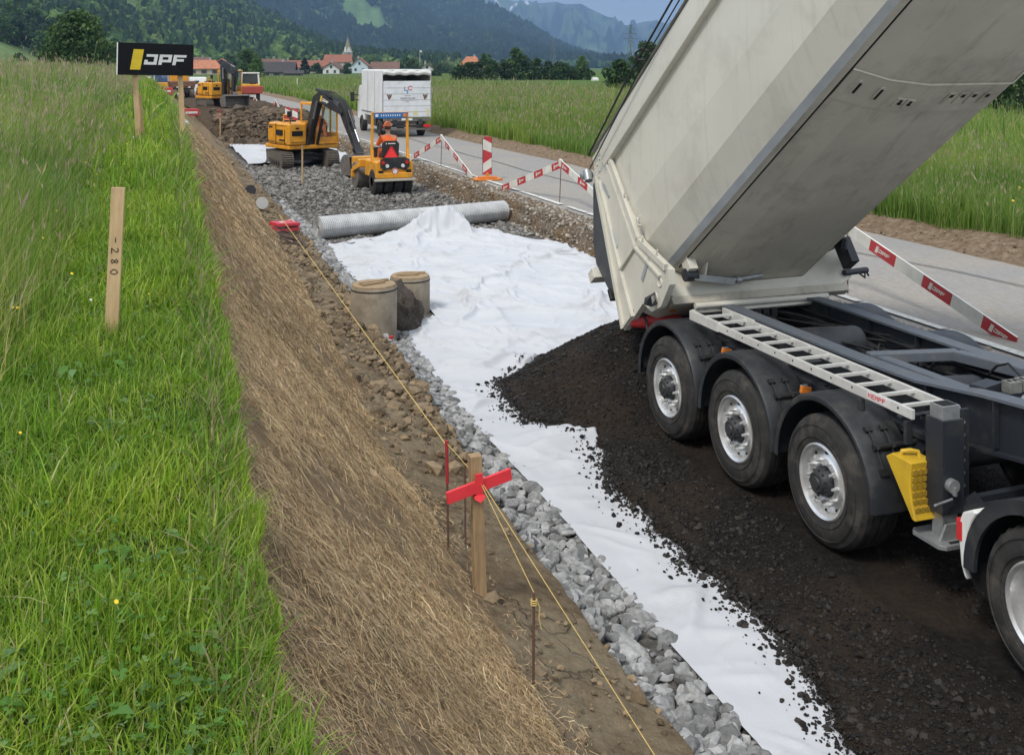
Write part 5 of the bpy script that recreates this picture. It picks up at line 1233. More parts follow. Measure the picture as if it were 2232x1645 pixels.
I1 = [B(v, (U0 if w < .2 else U0 + (w - .2) * .24), w) for v, w in IN]; I2 = [B(v, U1 - .06, w) for v, w in IN]
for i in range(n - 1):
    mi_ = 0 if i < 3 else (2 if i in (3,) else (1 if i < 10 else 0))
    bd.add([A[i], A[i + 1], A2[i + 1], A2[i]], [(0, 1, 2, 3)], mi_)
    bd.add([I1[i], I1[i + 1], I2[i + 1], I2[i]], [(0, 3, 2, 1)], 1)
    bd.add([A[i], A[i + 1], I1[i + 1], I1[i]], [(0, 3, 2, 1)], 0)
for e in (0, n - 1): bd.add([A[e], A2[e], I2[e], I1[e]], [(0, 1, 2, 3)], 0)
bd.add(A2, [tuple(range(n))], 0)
body = bw(bd, 'dump_body', [m_cream, m_cream_shade, m_sky_grey], trailer, smooth=0)
# seam below the sky-bright grey strip, weld beads
def along(mb, v, w, u0, u1, wd, h, m=0): mb.bar(B(v, u0, w), B(v, u1, w), wd, h, m, up=(0, SP, CP))
wb = MB(); along(wb, .292, .036, .7, 8, .008, .012)
bw(wb, 'seam', m_recess_shade, trailer, body)
# top rail with its shadow gap, and the tarpaulin over the load
tp = MB(); tp.prism([(-.075, 1.50), (.06, 1.50), (.06, 1.82), (-.02, 1.84), (-.075, 1.76)], B(0, .35, 0), (1, 0, 0), (0, SP, CP), (0, -7.8 * CP, 7.8 * SP)); tp.prism([(2.44, 1.50), (2.575, 1.50), (2.575, 1.76), (2.52, 1.84), (2.44, 1.82)], B(0, .35, 0), (1, 0, 0), (0, SP, CP), (0, -7.8 * CP, 7.8 * SP))
bw(tp, 'top_rail', m_cream, trailer, body, bevel=.01)
tarp = MB(); tarp.prism([(-.06, 1.845), (.3, 1.93), (1.25, 2.0), (2.2, 1.93), (2.56, 1.845), (2.2, 1.86), (.3, 1.86)], B(0, .1, 0), (1, 0, 0), (0, SP, CP), (0, -7.9 * CP, 7.9 * SP))
bw(tarp, 'tarpaulin', M("grey_tarp", (.40, .40, .36), (.3, .3, .28), 3, .7), trailer, body)
cbk = MB()
cbk.tube([B(-.12, .15, 1.78), B(-.15, 1.5, 1.86), B(-.15, 4, 1.93), B(-.15, 7.9, 2.0)], .012, 6); cbk.tube([B(-.13, .1, 1.62), B(-.14, 2.2, 1.80), B(-.10, 5, 1.90)], .008, 6)
cbk.tube([B(-.1, 2.0, 1.82), B(-.16, 1.95, 1.86), B(-.19, 1.98, 1.92), B(-.14, 2.06, 1.93), B(-.1, 2.1, 1.86)], .014, 6)
bw(cbk, 'tarp_cable', m_black, trailer, body)
# rear frame plates each side
PLATE = [(.02, 1.60), (.06, 1.80), (.34, 1.80), (.50, 1.48), (.62, .42), (1.06, -.14), (.98, -.27), (.67, -.37), (.44, -.33), (.30, -.17), (.0, -.20), (-.31, -.22), (-.16, .60)]
PLATE_FAR = [(.02, 1.60), (.06, 1.80), (.34, 1.80), (.50, 1.48), (.56, .45), (.46, .10), (.0, -.05), (-.31, -.22), (-.16, .60)]
def plate(v0, dv, name):
    p = MB(); p.prism(PLATE if dv > 0 else PLATE_FAR, B(v0, 0, 0), B(0, 1, 0) - B(0, 0, 0), B(0, 0, 1) - B(0, 0, 0), (dv, 0, 0))
    so = -1 if dv > 0 else 1; v1 = v0 + so * .012
    for a, b, wd in () if dv < 0 else (((.50, 1.50), (.61, .44), .07), ((.61, .42), (1.03, -.10), .07), ((.40, 1.5), (.50, .40), .05), ((.50, .40), (.86, -.12), .03), ((.045, 1.58), (-.30, -.2), .06), ((.10, 1.45), (.02, .36), .03), ((.02, .36), (.50, .40), .025), ((.02, .36), (.0, -.19), .035), ((-.26, -.19), (.0, -.17), .03)):
        p.bar(B(v1, *a), B(v1, *b), .04, wd, 0, up=(1, 0, 0)) if False else p.bar(B(v1, *a), B(v1, *b), wd, .04, 0, up=(1, 0, 0))
    p.prism([(.19, 1.18), (.24, 1.18), (.20, 1.36), (.14, 1.44), (.12, 1.36)], B(v0 + so * .004, 0, 0), B(0, 1, 0) - B(0, 0, 0), B(0, 0, 1) - B(0, 0, 0), (so * .005, 0, 0), 1)
    p.prism([(.05, .92), (.09, .80), (.10, .62), (.06, .60)], B(v0 + so * .004, 0, 0), B(0, 1, 0) - B(0, 0, 0), B(0, 0, 1) - B(0, 0, 0), (so * .005, 0, 0), 1)
    if dv > 0: p.prism([(.42, .06), (.70, .18), (.72, .13), (.44, .01)], B(v0 + so * .004, 0, 0), B(0, 1, 0) - B(0, 0, 0), B(0, 0, 1) - B(0, 0, 0), (so * .005, 0, 0), 1)
    for u, w in () if dv < 0 else ((.62, -.24), (.80, -.16)): p.lathe([(.035, 0), (.045, .012), (.055, 0)], B(v0 + so * .001, u, w), (so, 0, 0), 18)
    for u, w in ((.14, 1.66), (.24, 1.68), (.17, 1.56), (.30, 1.58), (.10, 1.52)): p.cyl(B(v0, u, w), B(v0 + so * .018, u, w), .014, n=8)
    return bw(p, name, [m_cream, m_sky_grey], trailer, body, bevel=.005)
plate(-.035, .07, 'rear_frame'); plate(2.54, -.08, 'rear_frame')
cl = MB()
for u, w in ((.56, .95), (.66, .33), (.72, .55), (.88, .07)): cl.tube([B(-.03, u, w), B(-.06, u + .05, w + .02), B(-.05, u + .1, w + .06)], .010, 6); cl.box(B(-.04, u, w + .03), (.03, .05, .10), 0, (-PHI, 0, 0))
cl.cyl(B(-.1, -.02, 1.60), B(-.13, -.1, 1.66), .07, .06, 12, 1); cl.cyl(B(-.12, .0, 1.66), B(-.13, .0, 1.52), .05, .05, 12, 1)
bw(cl, 'latch', [m_cream, m_zinc], trailer, body, bevel=.004)
# tailgate hanging from its top hinge, bowed outwards
tg = MB(); TG = [(.0, 1.55), (-.30, .28), (-.28, .17), (-.47, .34), (-.62, .74), (-.56, .97), (-.14, 1.56)]
tg.prism(TG, B(-.02, 0, 0), B(0, 1, 0) - B(0, 0, 0), B(0, 0, 1) - B(0, 0, 0), (2.54, 0, 0))
gate = bw(tg, 'tailgate', M("dark_tailgate", (.075, .082, .09), (.055, .06, .066), 5, .5), trailer, body, bevel=.012)
tg = MB(); tg.box(B(.15, -.66, .62), (.5, .16, .13), 0, (-PHI, 0, 0)); tg.cyl(B(-.07, -.60, .60), B(-.02, -.68, .64), .05, n=12); tg.box(B(.0, -.42, .26), (.1, .06, .14), 1, (-PHI, 0, 0)); bw(tg, 'gate_step', [m_cream, m_black], trailer, gate, bevel=.01)
# cross apron, hinge brackets, stay
ap = MB(); AP = [(.06, .15), (.14, .13), (.30, .03), (.60, -.08), (.95, -.13), (1.82, -.12), (2.26, .145), (2.46, .2), (2.46, -.17), (2.3, -.25), (.2, -.25), (.06, -.17)]
ap.prism(AP, B(0, .60, 0), (1, 0, 0), (0, SP, CP), (0, .55 * CP, -.55 * SP)); ap.box(B(1.25, .55, -.29), (2.2, .12, .09), 1, (-PHI, 0, 0)); ap.cyl(B(.35, .68, -.40), B(2.0, .66, -.40), .035, n=12, m=0); ap.box(B(1.2, .62, -.44), (1.75, .05, .05), 0, (-PHI, 0, 0))
bw(ap, 'apron', [m_cream, m_cream_shade], trailer, body, bevel=.008)
hb_ = MB(); hb_.box(B(.33, .86, .02), (.10, .14, .22), 0, (-PHI, 0, 0)); hb_.cyl(B(.27, .80, -.1), B(.41, .80, -.1), .07, n=16, m=1); hb_.bar(B(.50, .92, .0), B(.50, .78, -.10), .02, .09, 0); hb_.bar(B(.36, .80, -.12), B(.86, .72, -.17), .10, .07, 2); hb_.cyl(B(.84, .72, -.16), B(1.22, .74, -.14), .028, n=12, m=2); hb_.cyl(B(.9, .72, -.16), B(.96, .72, -.16), .045, n=12, m=2)
bw(hb_, 'hinge', [m_cream, m_frame, m_zinc], trailer, body, bevel=.004)
hb_ = MB()
hb_.box(B(2.3, .86, .0), (.10, .2, .30), 1, (-PHI, 0, 0)); hb_.bar(B(2.2, 1.0, .05), B(2.5, .62, .0), .05, .12, 1); hb_.cyl(B(2.34, .64, -.14), B(2.7, .58, -.10), .035, n=10, m=1); hb_.tube([B(2.5, .62, -.1), B(2.62, .6, -.2), B(2.66, .6, -.1), B(2.72, .55, -.16)], .012, 6, 1)
bw(hb_, 'hinge', [m_cream, m_frame, m_zinc], trailer, body, bevel=.004)
for x in (.38, 2.1):
    hb_ = MB(); hb_.prism([(-.22, .10), (.15, .12), (.10, -.34), (-.1, -.36)], (5.15 + x, 10.62, 1.22), (0, 1, 0), (0, 0, 1), (.03, 0, 0), 1); bw(hb_, 'hinge_plate', [m_cream, m_frame, m_zinc], trailer, body, bevel=.004)
hb_ = MB()
for k in range(7): hb_.tube([B(-.1 + .01 * k, .52 + .02 * k, -.2), B(-.15, .55 + .03 * k, -.28), B(-.1, .6, -.33), B(-.02, .62, -.25 - .01 * k)], .009, 5, 1)
bw(hb_, 'hoses', [m_cream, m_frame, m_zinc], trailer, body, bevel=.004)
# strengthening band under the belly with its slots
def hull_off(poly, d):
    out = []
    for i, (v, w) in enumerate(poly):
        a = Vector(poly[max(i - 1, 0)]); b = Vector(poly[min(i + 1, len(poly) - 1)]); t_ = (b - a).normalized(); out.append((v + t_.y * d, w - t_.x * d))
    return out
seg_ = HULL[6:12]; so_ = hull_off(seg_, .012)
bn = MB(); u0, u1 = 3.92, 4.32
lo_ = [B(v, u0, w) for v, w in seg_]; up_ = [B(v, u1, w) for v, w in seg_]; lo2 = [B(v, u0, w) for v, w in so_]; up2 = [B(v, u1, w) for v, w in so_]; k_ = len(seg_)
for i in range(k_ - 1):
    bn.add([lo2[i], lo2[i + 1], up2[i + 1], up2[i]], [(0, 1, 2, 3)]); bn.add([lo_[i], lo_[i + 1], lo2[i + 1], lo2[i]], [(0, 1, 2, 3)]); bn.add([up_[i], up2[i], up2[i + 1], up_[i + 1]], [(0, 1, 2, 3)])
    bn.bar(up2[i], up2[i + 1], .02, .014, 0)
def on_belly(s, u, d):
    v = s; i = max(q for q in range(k_ - 1) if so_[q][0] <= v) if v > so_[0][0] else 0; t_ = (v - so_[i][0]) / (so_[i + 1][0] - so_[i][0]); w = so_[i][1] + (so_[i + 1][1] - so_[i][1]) * t_
    nn = Vector(so_[i + 1]) - Vector(so_[i]); nn.normalize(); return B(v + nn.y * d, u, w - nn.x * d), (B(nn.x, 0, nn.y) - B(0, 0, 0)), (B(nn.y, 0, -nn.x) - B(0, 0, 0))
du = B(0, 1, 0) - B(0, 0, 0)
for s_, m_ in ((.42, 1), (.60, 1)):
    c, tx, nx = on_belly(s_, 4.13, .001); bn.prism([(-.022, -.08), (0, -.10), (.022, -.08), (.022, .08), (0, .10), (-.022, .08)], c, tx, du, nx * .012, 0); bn.prism([(-.012, -.07), (.012, -.07), (.012, .07), (-.012, .07)], c + nx * .0125, tx, du, nx * .002, 1)
for s_ in (.84, .93):
    c, tx, nx = on_belly(s_, 4.05, .001); bn.prism([(-.04, -.06), (.04, -.06), (.04, .06), (-.04, .06)], c, tx, du, nx * .014, 0); bn.cyl(c + nx * .014, c + nx * .02, .018, n=8, m=1); bn.cyl(c + nx * .014 + du * .035, c + nx * .02 + du * .035, .014, n=8, m=1)
for s_ in (1.3, 1.42, 1.54, 1.68):
    c, tx, nx = on_belly(s_, 4.12, .001); bn.prism([(-.036, -.08), (.036, -.08), (.036, .08), (-.036, .08)], c, tx, du, nx * .010, 0); bn.prism([(-.018, .02), (.018, .02), (.018, .06), (-.018, .06)], c + nx * .0105, tx, du, nx * .003, 1)
bw(bn, 'belly_band', [m_cream_shade, m_recess_shade], trailer, body)

# ================================================================== YELLOW WHEEL CHOCK
ck = thing("wheel_chock", "yellow wheel chock hung between the third mudguard and the landing leg", "wheel chock", (5.19, 6.34, .60))
c = MB(); CH = [(.17, .34), (.10, .385), (-.11, .38), (-.095, .29), (-.09, .20), (-.105, .10), (-.15, -.02), (-.115, -.02)]
c.prism(CH, (0, 0, 0), (0, 1, 0), (0, 0, 1), (.20, 0, 0)); c.build('wedge', M("yellow_plastic", (.66, .42, .02), (.55, .34, .02), 5, .5, dirt=(.3, .2, .05, .5), dscale=7), ck, bevel=.008)
c = MB()
for k in range(6):
    for q in range(4):
        zz = .05 + k * .052; yy = np.interp(zz, [-.02, .10, .20, .29, .38], [-.15, -.105, -.09, -.095, -.11]) - .002; c.prism([(-.019, -.014), (0, -.022), (.019, -.014), (.019, .014), (0, .022), (-.019, .014)], (.033 + q * .044 + (k % 2) * .0, yy, zz), (1, 0, 0), (0, -.05, 1), (0, -.012, 0))
c.build('grip_face', M("yellow_dark_plastic", (.40, .25, .02), None, 5, .6), ck)
c = MB(); c.tube([(.04, .06, .37), (.05, .05, .41), (.10, .02, .42), (.15, .0, .41), (.15, -.02, .37)], .016, 7); c.build('handle', M("yellow_handle", (.62, .40, .03), None, 5, .5), ck)

# ================================================================== TRACTOR UNIT (its rear corner)
trac = thing("truck_tractor", "white truck tractor rear corner with big wheel and black mudguard at the right edge", "truck", (6.4, 4.4, 0))
for x, sg in ((5.17, 1), (7.63, -1)):
    wheel(trac, x, 5.05, .485, .50, .30, sg, .286, 'block', .13, nuts=False); wheel(trac, x + sg * .34, 5.05, .485, .50, .28, sg, .286, 'block', .03, nuts=False)
    fender(trac, x - .02 if sg > 0 else x - .62, .64, 5.05, .52, .60, R(0), R(180), m_plastic)
    xo = x - .03 if sg > 0 else x + .03; xi = x + sg * .5
    c = MB(); c.lathe([(.515, .0), (.60, .0), (.615, sg * .03), (.60, sg * .06), (.515, sg * .03)], (xo, 5.05, .52), (1, 0, 0), 40, closed=True, ang=(R(-90), R(120))) if False else None
    ring = []
    for q in range(25):
        a = R(-2 + 184 * q / 24); ring.append((math.cos(a) * .622, math.sin(a) * .622))
    for q in range(24, -1, -1):
        a = R(-2 + 184 * q / 24); ring.append((math.cos(a) * .53, math.sin(a) * .53))
    for q in range(24):
        c.prism([ring[q], ring[q + 1], ring[48 - q], ring[49 - q]], (xo, 5.05, .52), (0, 1, 0), (0, 0, 1), (sg * .03, 0, 0))
    bw(c, 'mudguard_side', m_plastic, trac)
    c = MB(); c.prism([(.626, -.12), (.665, -.02), (.695, .22), (.65, .33), (.56, .38), (.515, .375), (.56, .30), (.60, .20), (.632, .05)], (xo + sg * .015, 5.05, .52), (0, 1, 0), (0, 0, 1), (sg * .5, 0, 0)); cv = bw(c, 'corner_cover', m_whitep, trac, bevel=.02)
    c = MB(); c.box((xo + sg * .09, 5.05 + .70, .52 + .20), (.13, .03, .14)); c.box((xo + sg * .014, 5.05 + .672, .52 + .20), (.012, .05, .13)); bw(c, 'tail_light', m_red_l, trac, cv, bevel=.008)
    c = MB(); c.prism([(-.02, 0), (.5, 0), (.52, -.24), (.05, -.22)], (x if sg > 0 else x - .5, 5.66, .56), (1, 0, 0), (0, .18, 1), (0, .014, 0)); bw(c, 'mudflap', m_black, trac)
c = MB(); c.box((6.0, 3.6, .95), (.09, 4.6, .28)); c.box((6.8, 3.6, .95), (.09, 4.6, .28)); c.box((6.4, 5.6, .95), (.8, .1, .24)); bw(c, 'chassis_frame', m_frame, trac)
c = MB(); c.cyl((6.4, 4.7, 1.16), (6.4, 4.7, 1.24), .48, n=28); c.box((6.4, 4.7, 1.12), (1.0, .5, .09)); bw(c, 'fifth_wheel', m_black, trac)
c = MB(); c.cyl((5.4, 5.05, .485), (7.4, 5.05, .485), .09, n=14); c.box((6.4, 5.05, .5), (.4, .4, .4)); bw(c, 'axle', m_frame, trac)
# ================================================================== STAKES, SIGN AND STRINGS
m_wood = M("fresh_stake_wood", (.58, .41, .22), (.46, .31, .16), 3, .8, bump=.15, bscale=30, stretch=(14, 14, 1.2), dirt=(.30, .20, .11, .5), dscale=4)
m_wood2 = M("weathered_post_wood", (.42, .29, .15), (.29, .19, .10), 3, .85, bump=.2, bscale=30, stretch=(14, 14, 1.2), dirt=(.2, .14, .08, .6), dscale=5)
m_ink = M("marker_ink", (.02, .015, .015), None, 8, .7)
m_rust = M("rusty_steel", (.16, .08, .05), (.09, .05, .035), 20, .8)
m_redboard = M("fluorescent_red_board", (.85, .045, .055), (.75, .035, .045), 6, .5)
m_string = M("yellow_string", (.66, .48, .16), None, 30, .8)
# near measuring stake
P0 = ground_at(258, 738)
st = thing("measuring_stake", "pale wooden stake with handwritten -280 standing alone in the short grass", "stake", P0, R(-8))
D0 = P0.x * SN + P0.y * CS; hS = 328 / FPX * D0; wS = 28 / FPX * D0
c = MB(); c.box((0, 0, hS / 2 - .15), (wS, .028, hS + .3)); o_ = c.build('post', m_wood, st, bevel=.002)
o_.rotation_euler = (0, R(2.6), 0); o_.location = (-hS * math.sin(R(2.6)), 0, 0)
ink = MB()
def stroke(pts, zc, sc=.036):
    # handwriting turned a quarter: text runs downwards
    for a, b in zip(pts[:-1], pts[1:]):
        p = Vector(((a[1] - .5) * sc * 1.1, -.0155, zc - a[0] * sc)); q = Vector(((b[1] - .5) * sc * 1.1, -.0155, zc - b[0] * sc)); ink.bar(p, q, .0016, .0045, 0, up=(1, 0, 0))
z0 = hS * .655
stroke([(0, .5), (.8, .5)], z0 + hS * .015)
stroke([(0, .75), (.25, 1), (.6, .85), (.55, .55), (0, 0), (.85, .05)], z0 - hS * .055)
stroke([(.45, .5), (.1, .72), (.35, 1), (.7, .8), (.45, .5), (.1, .2), (.4, 0), (.75, .2), (.45, .5)], z0 - hS * .125)
stroke([(.4, 0), (.0, .4), (.2, .9), (.55, 1), (.8, .55), (.65, .1), (.4, 0)], z0 - hS * .195)
wr_ = ink.build('writing', m_ink, st, smooth=0); wr_.rotation_euler = (0, R(2.6), 0); wr_.location = (-hS * math.sin(R(2.6)), 0, 0)
# black company sign on two posts
PL, PR = ground_at(303, 318), on_d(398, 292, 20.4)
DL = PL.x * SN + PL.y * CS
sg = thing("sign_board", "black company board lettered JPF with a yellow slash on two wooden posts above the bank", "sign", (PL.x, PL.y, PL.z))
def rel(p): return Vector(p) - Vector(sg.location)
c0, c1 = on_d(256, 128, DL), on_d(421, 132, DL * 1.05)
ex = (c1 - c0); wB = ex.length; ex.normalize(); up = Vector((0, 0, 1)); nrm = ex.cross(up).normalized(); hB = 71 / FPX * DL
if nrm.y > 0: nrm = -nrm
dn = MB(); mid = rel((c0 + c1) / 2)
Rm = Matrix((ex, -nrm, ex.cross(-nrm))).transposed()
dn.box(mid, (wB, .03, hB), 0, Rm); pan = dn.build('panel', M("black_sign_sheet", (.004, .0045, .006), (.007, .0075, .009), 6, .5, spec=.2), sg, bevel=.003)
eg = MB(); eg.box(mid - ex * (wB / 2 + .004) + Vector((0, 0, 0)), (.006, .034, hB), 0, Rm); eg.build('edge', m_whitep, sg)
lg = MB(); h = hB * .325
for poly, w in jpf_polys(h):
    lg.prism(poly, mid - ex * (wB * .335) - up * (h * .52) + nrm * .0165, ex, up, nrm * .003, 0 if w == 0 else 1)
# slash reaches lower and higher than the letters, pale rim
lg.build('lettering', [M("sign_yellow", (.80, .56, .02), None, 8, .4), m_whitep], sg, smooth=0)
for bx_, by_, tx in ((303, 318, 292), (399, 300, 391)):
    f_ = (tx - 256) / 165.0; Dp = DL * (1 + .05 * f_) + .07; T = on_d(tx, 132, Dp); b = on_d(bx_, by_, Dp)
    p = MB(); d_ = (rel(b) - rel(T)).normalized(); p.bar(rel(b) + d_ * .5, rel(T), .085, .045, 0, up=(0, 1, 0)); p.build('post', m_wood, sg, bevel=.003)
Pn = ground_at(314, 308)
st = thing("thin_stake", "slim wooden stake leaning beside the left post of the black sign", "stake", Pn)
c = MB(); c.bar((0, 0, -.2), (-.075, .02, 108 / FPX * DL), .06, .03, 0, up=(0, 1, 0)); c.build('post', m_wood2, st, bevel=.002)
# post with fluorescent red crossboard
cr = thing("profile_post", "square wooden post carrying a bright red crossboard in the soil ledge", "post", (2.07, 6.5, .36))
c = MB(); c.bar((0, 0, -.2), (-.045, 0, .97), .075, .075, 0, up=(0, 1, 0)); c.build('post', m_wood2, cr, bevel=.003)
c = MB(); rt = Euler((0, R(-7), R(13))).to_matrix(); c.box((-.03, -.052, .79), (.47, .022, .075), 0, rt); c.box((-.036, -.066, .80), (.05, .010, .15), 0, (R(4), R(-2), 0)); c.prism([(-.035, -.018), (.0, -.04), (.035, -.018), (.035, .0), (-.035, .0)], (-.034, -.074, .735), (1, 0, 0), (0, .4, 1), (0, .03, 0)); c.build('crossboard', m_redboard, cr, bevel=.002)
def rod(label, base, h, lean, r=.008, red=None, name="steel_rod"):
    t = thing(name, label, "rod", base); c = MB(); tp_ = (lean[0], lean[1], h); c.cyl((0, 0, -.25), tp_, r, n=8); c.build('rod', m_rust, t)
    if red:
        c = MB(); a = Vector(tp_) * (1 - red); c.cyl(a, Vector(tp_) * 1.002, r * 1.5, n=8); c.build('sleeve', M("red_sleeve", (.45, .03, .04), (.3, .03, .03), 30, .6), t)
    return t
rod("rusty rod with knotted yellow string in the ledge nearest the camera", (2.03, 5.45, .38), .56, (.005, .0))
b2 = (2.0, 7.0, .40); rod("rod with a red upper sleeve behind the red crossboard post", b2, .86, (-.02, .0), .008, .34)
rod("bare rusty rod right of the red sleeved rod", (2.22, 7.35, .33), .62, (.0, .01), .007)
kn = MB(); 
for k in range(3): kn.tube([(2.035 + .016 * math.cos(a), 5.45 + .016 * math.sin(a), .90 - k * .012) for a in [q * .7 for q in range(10)]], .004, 5)
kn.tube([(2.05, 5.45, .9), (2.065, 5.44, .86), (2.06, 5.44, .80), (2.075, 5.44, .74)], .0035, 5)
kn.tube([(2.04, 5.45, .93), (2.05, 6.44, 1.16)], .0024, 5)
tag(kn.build("string", m_string), "short yellow string from the nearest rod up to the red crossboard", "string")
kn = MB(); kn.tube([(2.06, 6.43, 1.16), (2.33, 4.2, .47)], .0024, 5)
tag(kn.build("string", m_string), "taut yellow string running from the crossboard down to the bottom edge of the photo", "string")
kn = MB(); kn.tube([(1.985, 7.0, 1.24), (2.05, 6.48, 1.17)], .0024, 5); kn.tube([(1.985, 7.0, 1.22), (2.86, 23.2, .62)], [.004, .007], 5)
tag(kn.build("string", m_string), "long yellow string running from the red sleeved rod away past the concrete shafts", "string")
# ================================================================== CONCRETE SHAFTS
m_conc = M("damp_concrete", (.33, .285, .215), (.24, .20, .15), 5, .9, bump=.12, bscale=25, dirt=(.13, .10, .07, .75), dscale=3.2)
m_lid = M("wooden_lid", (.40, .29, .17), (.27, .19, .11), 4, .8, bump=.15, stretch=(2, 20, 2))
def shaft(label, x, y, z0, z1, r, yaw):
    t = thing("manhole_shaft", label, "concrete shaft", (x, y, z0), yaw); h = z1 - z0
    c = MB(); c.lathe([(r, -.25), (r, h * .5), (r * 1.0, h - .01), (r * .985, h), (r * .86, h), (r * .86, h - .05), (0, h - .05)], (0, 0, 0), (0, 0, 1), 44); c.build('pipe', m_conc, t)
    c = MB(); c.lathe([(0, .0), (r * .93, .0), (r * .95, .012), (r * .95, .03), (r * .92, .04), (0, .04)], (0, 0, h - .012), (0, 0, 1), 40); l = c.build('lid', m_lid, t, smooth=30)
    c = MB(); c.box((.02, .03, h + .045), (r * 1.45, .06, .035)); c.box((-.05, -.07, h + .045), (r * 1.1, .05, .03)); c.build('batten', m_lid, t, bevel=.004)
    c = MB(); c.lathe([(r * 1.0, h - .055), (r * 1.012, h - .05), (r * 1.012, h - .04), (r * 1.0, h - .035)], (0, 0, 0), (0, 0, 1), 40); c.build('rim_band', m_recess_shade, t)
    return t
shaft("front concrete shaft with battened wooden lid, damp patches and a red mark at its foot", 3.16, 14.95, -.05, .70, .325, R(20))
shaft("rear concrete shaft half hidden behind the other, white fabric around it", 4.08, 16.55, -.05, .47, .315, R(-5))
c = MB(); c.box((3.32, 14.6, .02), (.07, .02, .06), 0, (.2, 0, .4)); tag(c.build("tape_scrap", m_redboard), "scrap of red tape at the foot of the front concrete shaft", "tape")
# heap of soil between the two shafts
V, Fc = ico(4); q = V.copy(); n_ = fbm(V[:, 0] * 4 + 7, V[:, 1] * 4 + V[:, 2] * 3, 140, 4)[:, None]; q = q * (.62 + .75 * n_) * np.array([.42, .55, .50]) + np.array([3.62, 15.75, 0.02])
kind(mesh_np("soil_heap", q, [Fc], ground_mat("dark_soil", [(.3, (.05, .042, .036)), (.6, (.12, .10, .085)), (.75, (.22, .19, .16))], 25, 1, 40, .04), None, None, True), 'stuff')
# ================================================================== GEOGRID ROLL
A_, B_ = Vector((3.72, 23.42, .27)), Vector((8.45, 24.75, .27)); rr_ = .262
ro = thing("geogrid_roll", "long grey roll of geogrid mesh lying across the trench", "roll", (A_.x, A_.y, 0))
m_grid, nt, p, o = new_mat("geogrid")
tc = nt.nodes.new("ShaderNodeTexCoord"); sp = nt.nodes.new("ShaderNodeSeparateXYZ"); nt.links.new(tc.outputs['UV'], sp.inputs[0])
def saw(out, f, w):
    m1 = nt.nodes.new("ShaderNodeMath"); m1.operation = 'MULTIPLY'; m1.inputs[1].default_value = f; nt.links.new(out, m1.inputs[0])
    m2 = nt.nodes.new("ShaderNodeMath"); m2.operation = 'FRACT'; nt.links.new(m1.outputs[0], m2.inputs[0])
    m3 = nt.nodes.new("ShaderNodeMath"); m3.operation = 'LESS_THAN'; m3.inputs[1].default_value = w; nt.links.new(m2.outputs[0], m3.inputs[0]); return m3.outputs[0]
mx = nt.nodes.new("ShaderNodeMath"); mx.operation = 'MAXIMUM'; nt.links.new(saw(sp.outputs[0], 110, .5), mx.inputs[0]); nt.links.new(saw(sp.outputs[1], 46, .34), mx.inputs[1])
rp = ramp(nt, [(0, (.30, .30, .30)), (1, (.60, .61, .60))]); nt.links.new(mx.outputs[0], rp.inputs[0])
nn = nt.nodes.new("ShaderNodeTexNoise"); nn.inputs['Scale'].default_value = 4; nn.inputs['Detail'].default_value = 8; nt.links.new(tc.outputs['Object'], nn.inputs['Vector'])
rn = ramp(nt, [(.3, (.72, .72, .72)), (.7, (1.1, 1.1, 1.1))]); nt.links.new(nn.outputs[0], rn.inputs[0])
mm = nt.nodes.new("ShaderNodeMixRGB"); mm.blend_type = 'MULTIPLY'; mm.inputs[0].default_value = 1; nt.links.new(rp.outputs[0], mm.inputs[1]); nt.links.new(rn.outputs[0], mm.inputs[2])
nt.links.new(mm.outputs[0], p.inputs['Base Color']); p.inputs['Roughness'].default_value = .6
bb = nt.nodes.new("ShaderNodeBump"); bb.inputs['Strength'].default_value = .5; bb.inputs['Distance'].default_value = .01; nt.links.new(mx.outputs[0], bb.inputs['Height']); nt.links.new(bb.outputs[0], p.inputs['Normal'])
dirv = (B_ - A_); L_ = dirv.length; dirv.normalize(); sx = Vector((dirv.y, -dirv.x, 0)); NA, NB = 40, 80
V = []; 
for j in range(NB + 1):
    cpt = A_ + dirv * (L_ * j / NB) - Vector(ro.location)
    sag = 1 + .012 * math.sin(j * .35) + .01 * math.sin(j * 1.1)
    for i in range(NA):
        a = 2 * math.pi * i / NA; spir = 1 - .05 * (i / NA)
        V.append(cpt + (sx * math.cos(a) * sag + Vector((0, 0, 1)) * math.sin(a) * (.97 if True else 1)) * rr_ * spir)
F_ = [(j * NA + i, j * NA + (i + 1) % NA, (j + 1) * NA + (i + 1) % NA, (j + 1) * NA + i) for j in range(NB) for i in range(NA)]
me = bpy.data.meshes.new("mesh_roll"); me.from_pydata(V, [], F_); uv = me.uv_layers.new(name="UVMap")
for f in me.polygons:
    k = f.index; j, i = divmod(k, NA)
    for li, (uj, ui) in zip(f.loop_indices, ((j, i), (j, i + 1), (j + 1, i + 1), (j + 1, i))): uv.data[li].uv = (uj / NB, ui / NA)
me.polygons.foreach_set("use_smooth", [True] * len(me.polygons)); me.materials.append(m_grid)
link(bpy.data.objects.new("mesh_roll", me), ro)
c = MB()
for e, s_ in ((A_, -1), (B_, 1)):
    ee = e - Vector(ro.location)
    for k in range(6):
        r1 = rr_ * (.93 - .13 * k); c.lathe([(r1, .0), (r1 - .004, .008 * s_), (r1 - .02, .006 * s_), (r1 - .024, -.02 * s_)], ee, dirv, 30)
    c.lathe([(0, -.02 * s_), (rr_ * .93, -.02 * s_)], ee, dirv, 30, 1)
c.build('spiral_end', [M("roll_edge", (.50, .50, .49), None, 9, .6), m_black], ro)
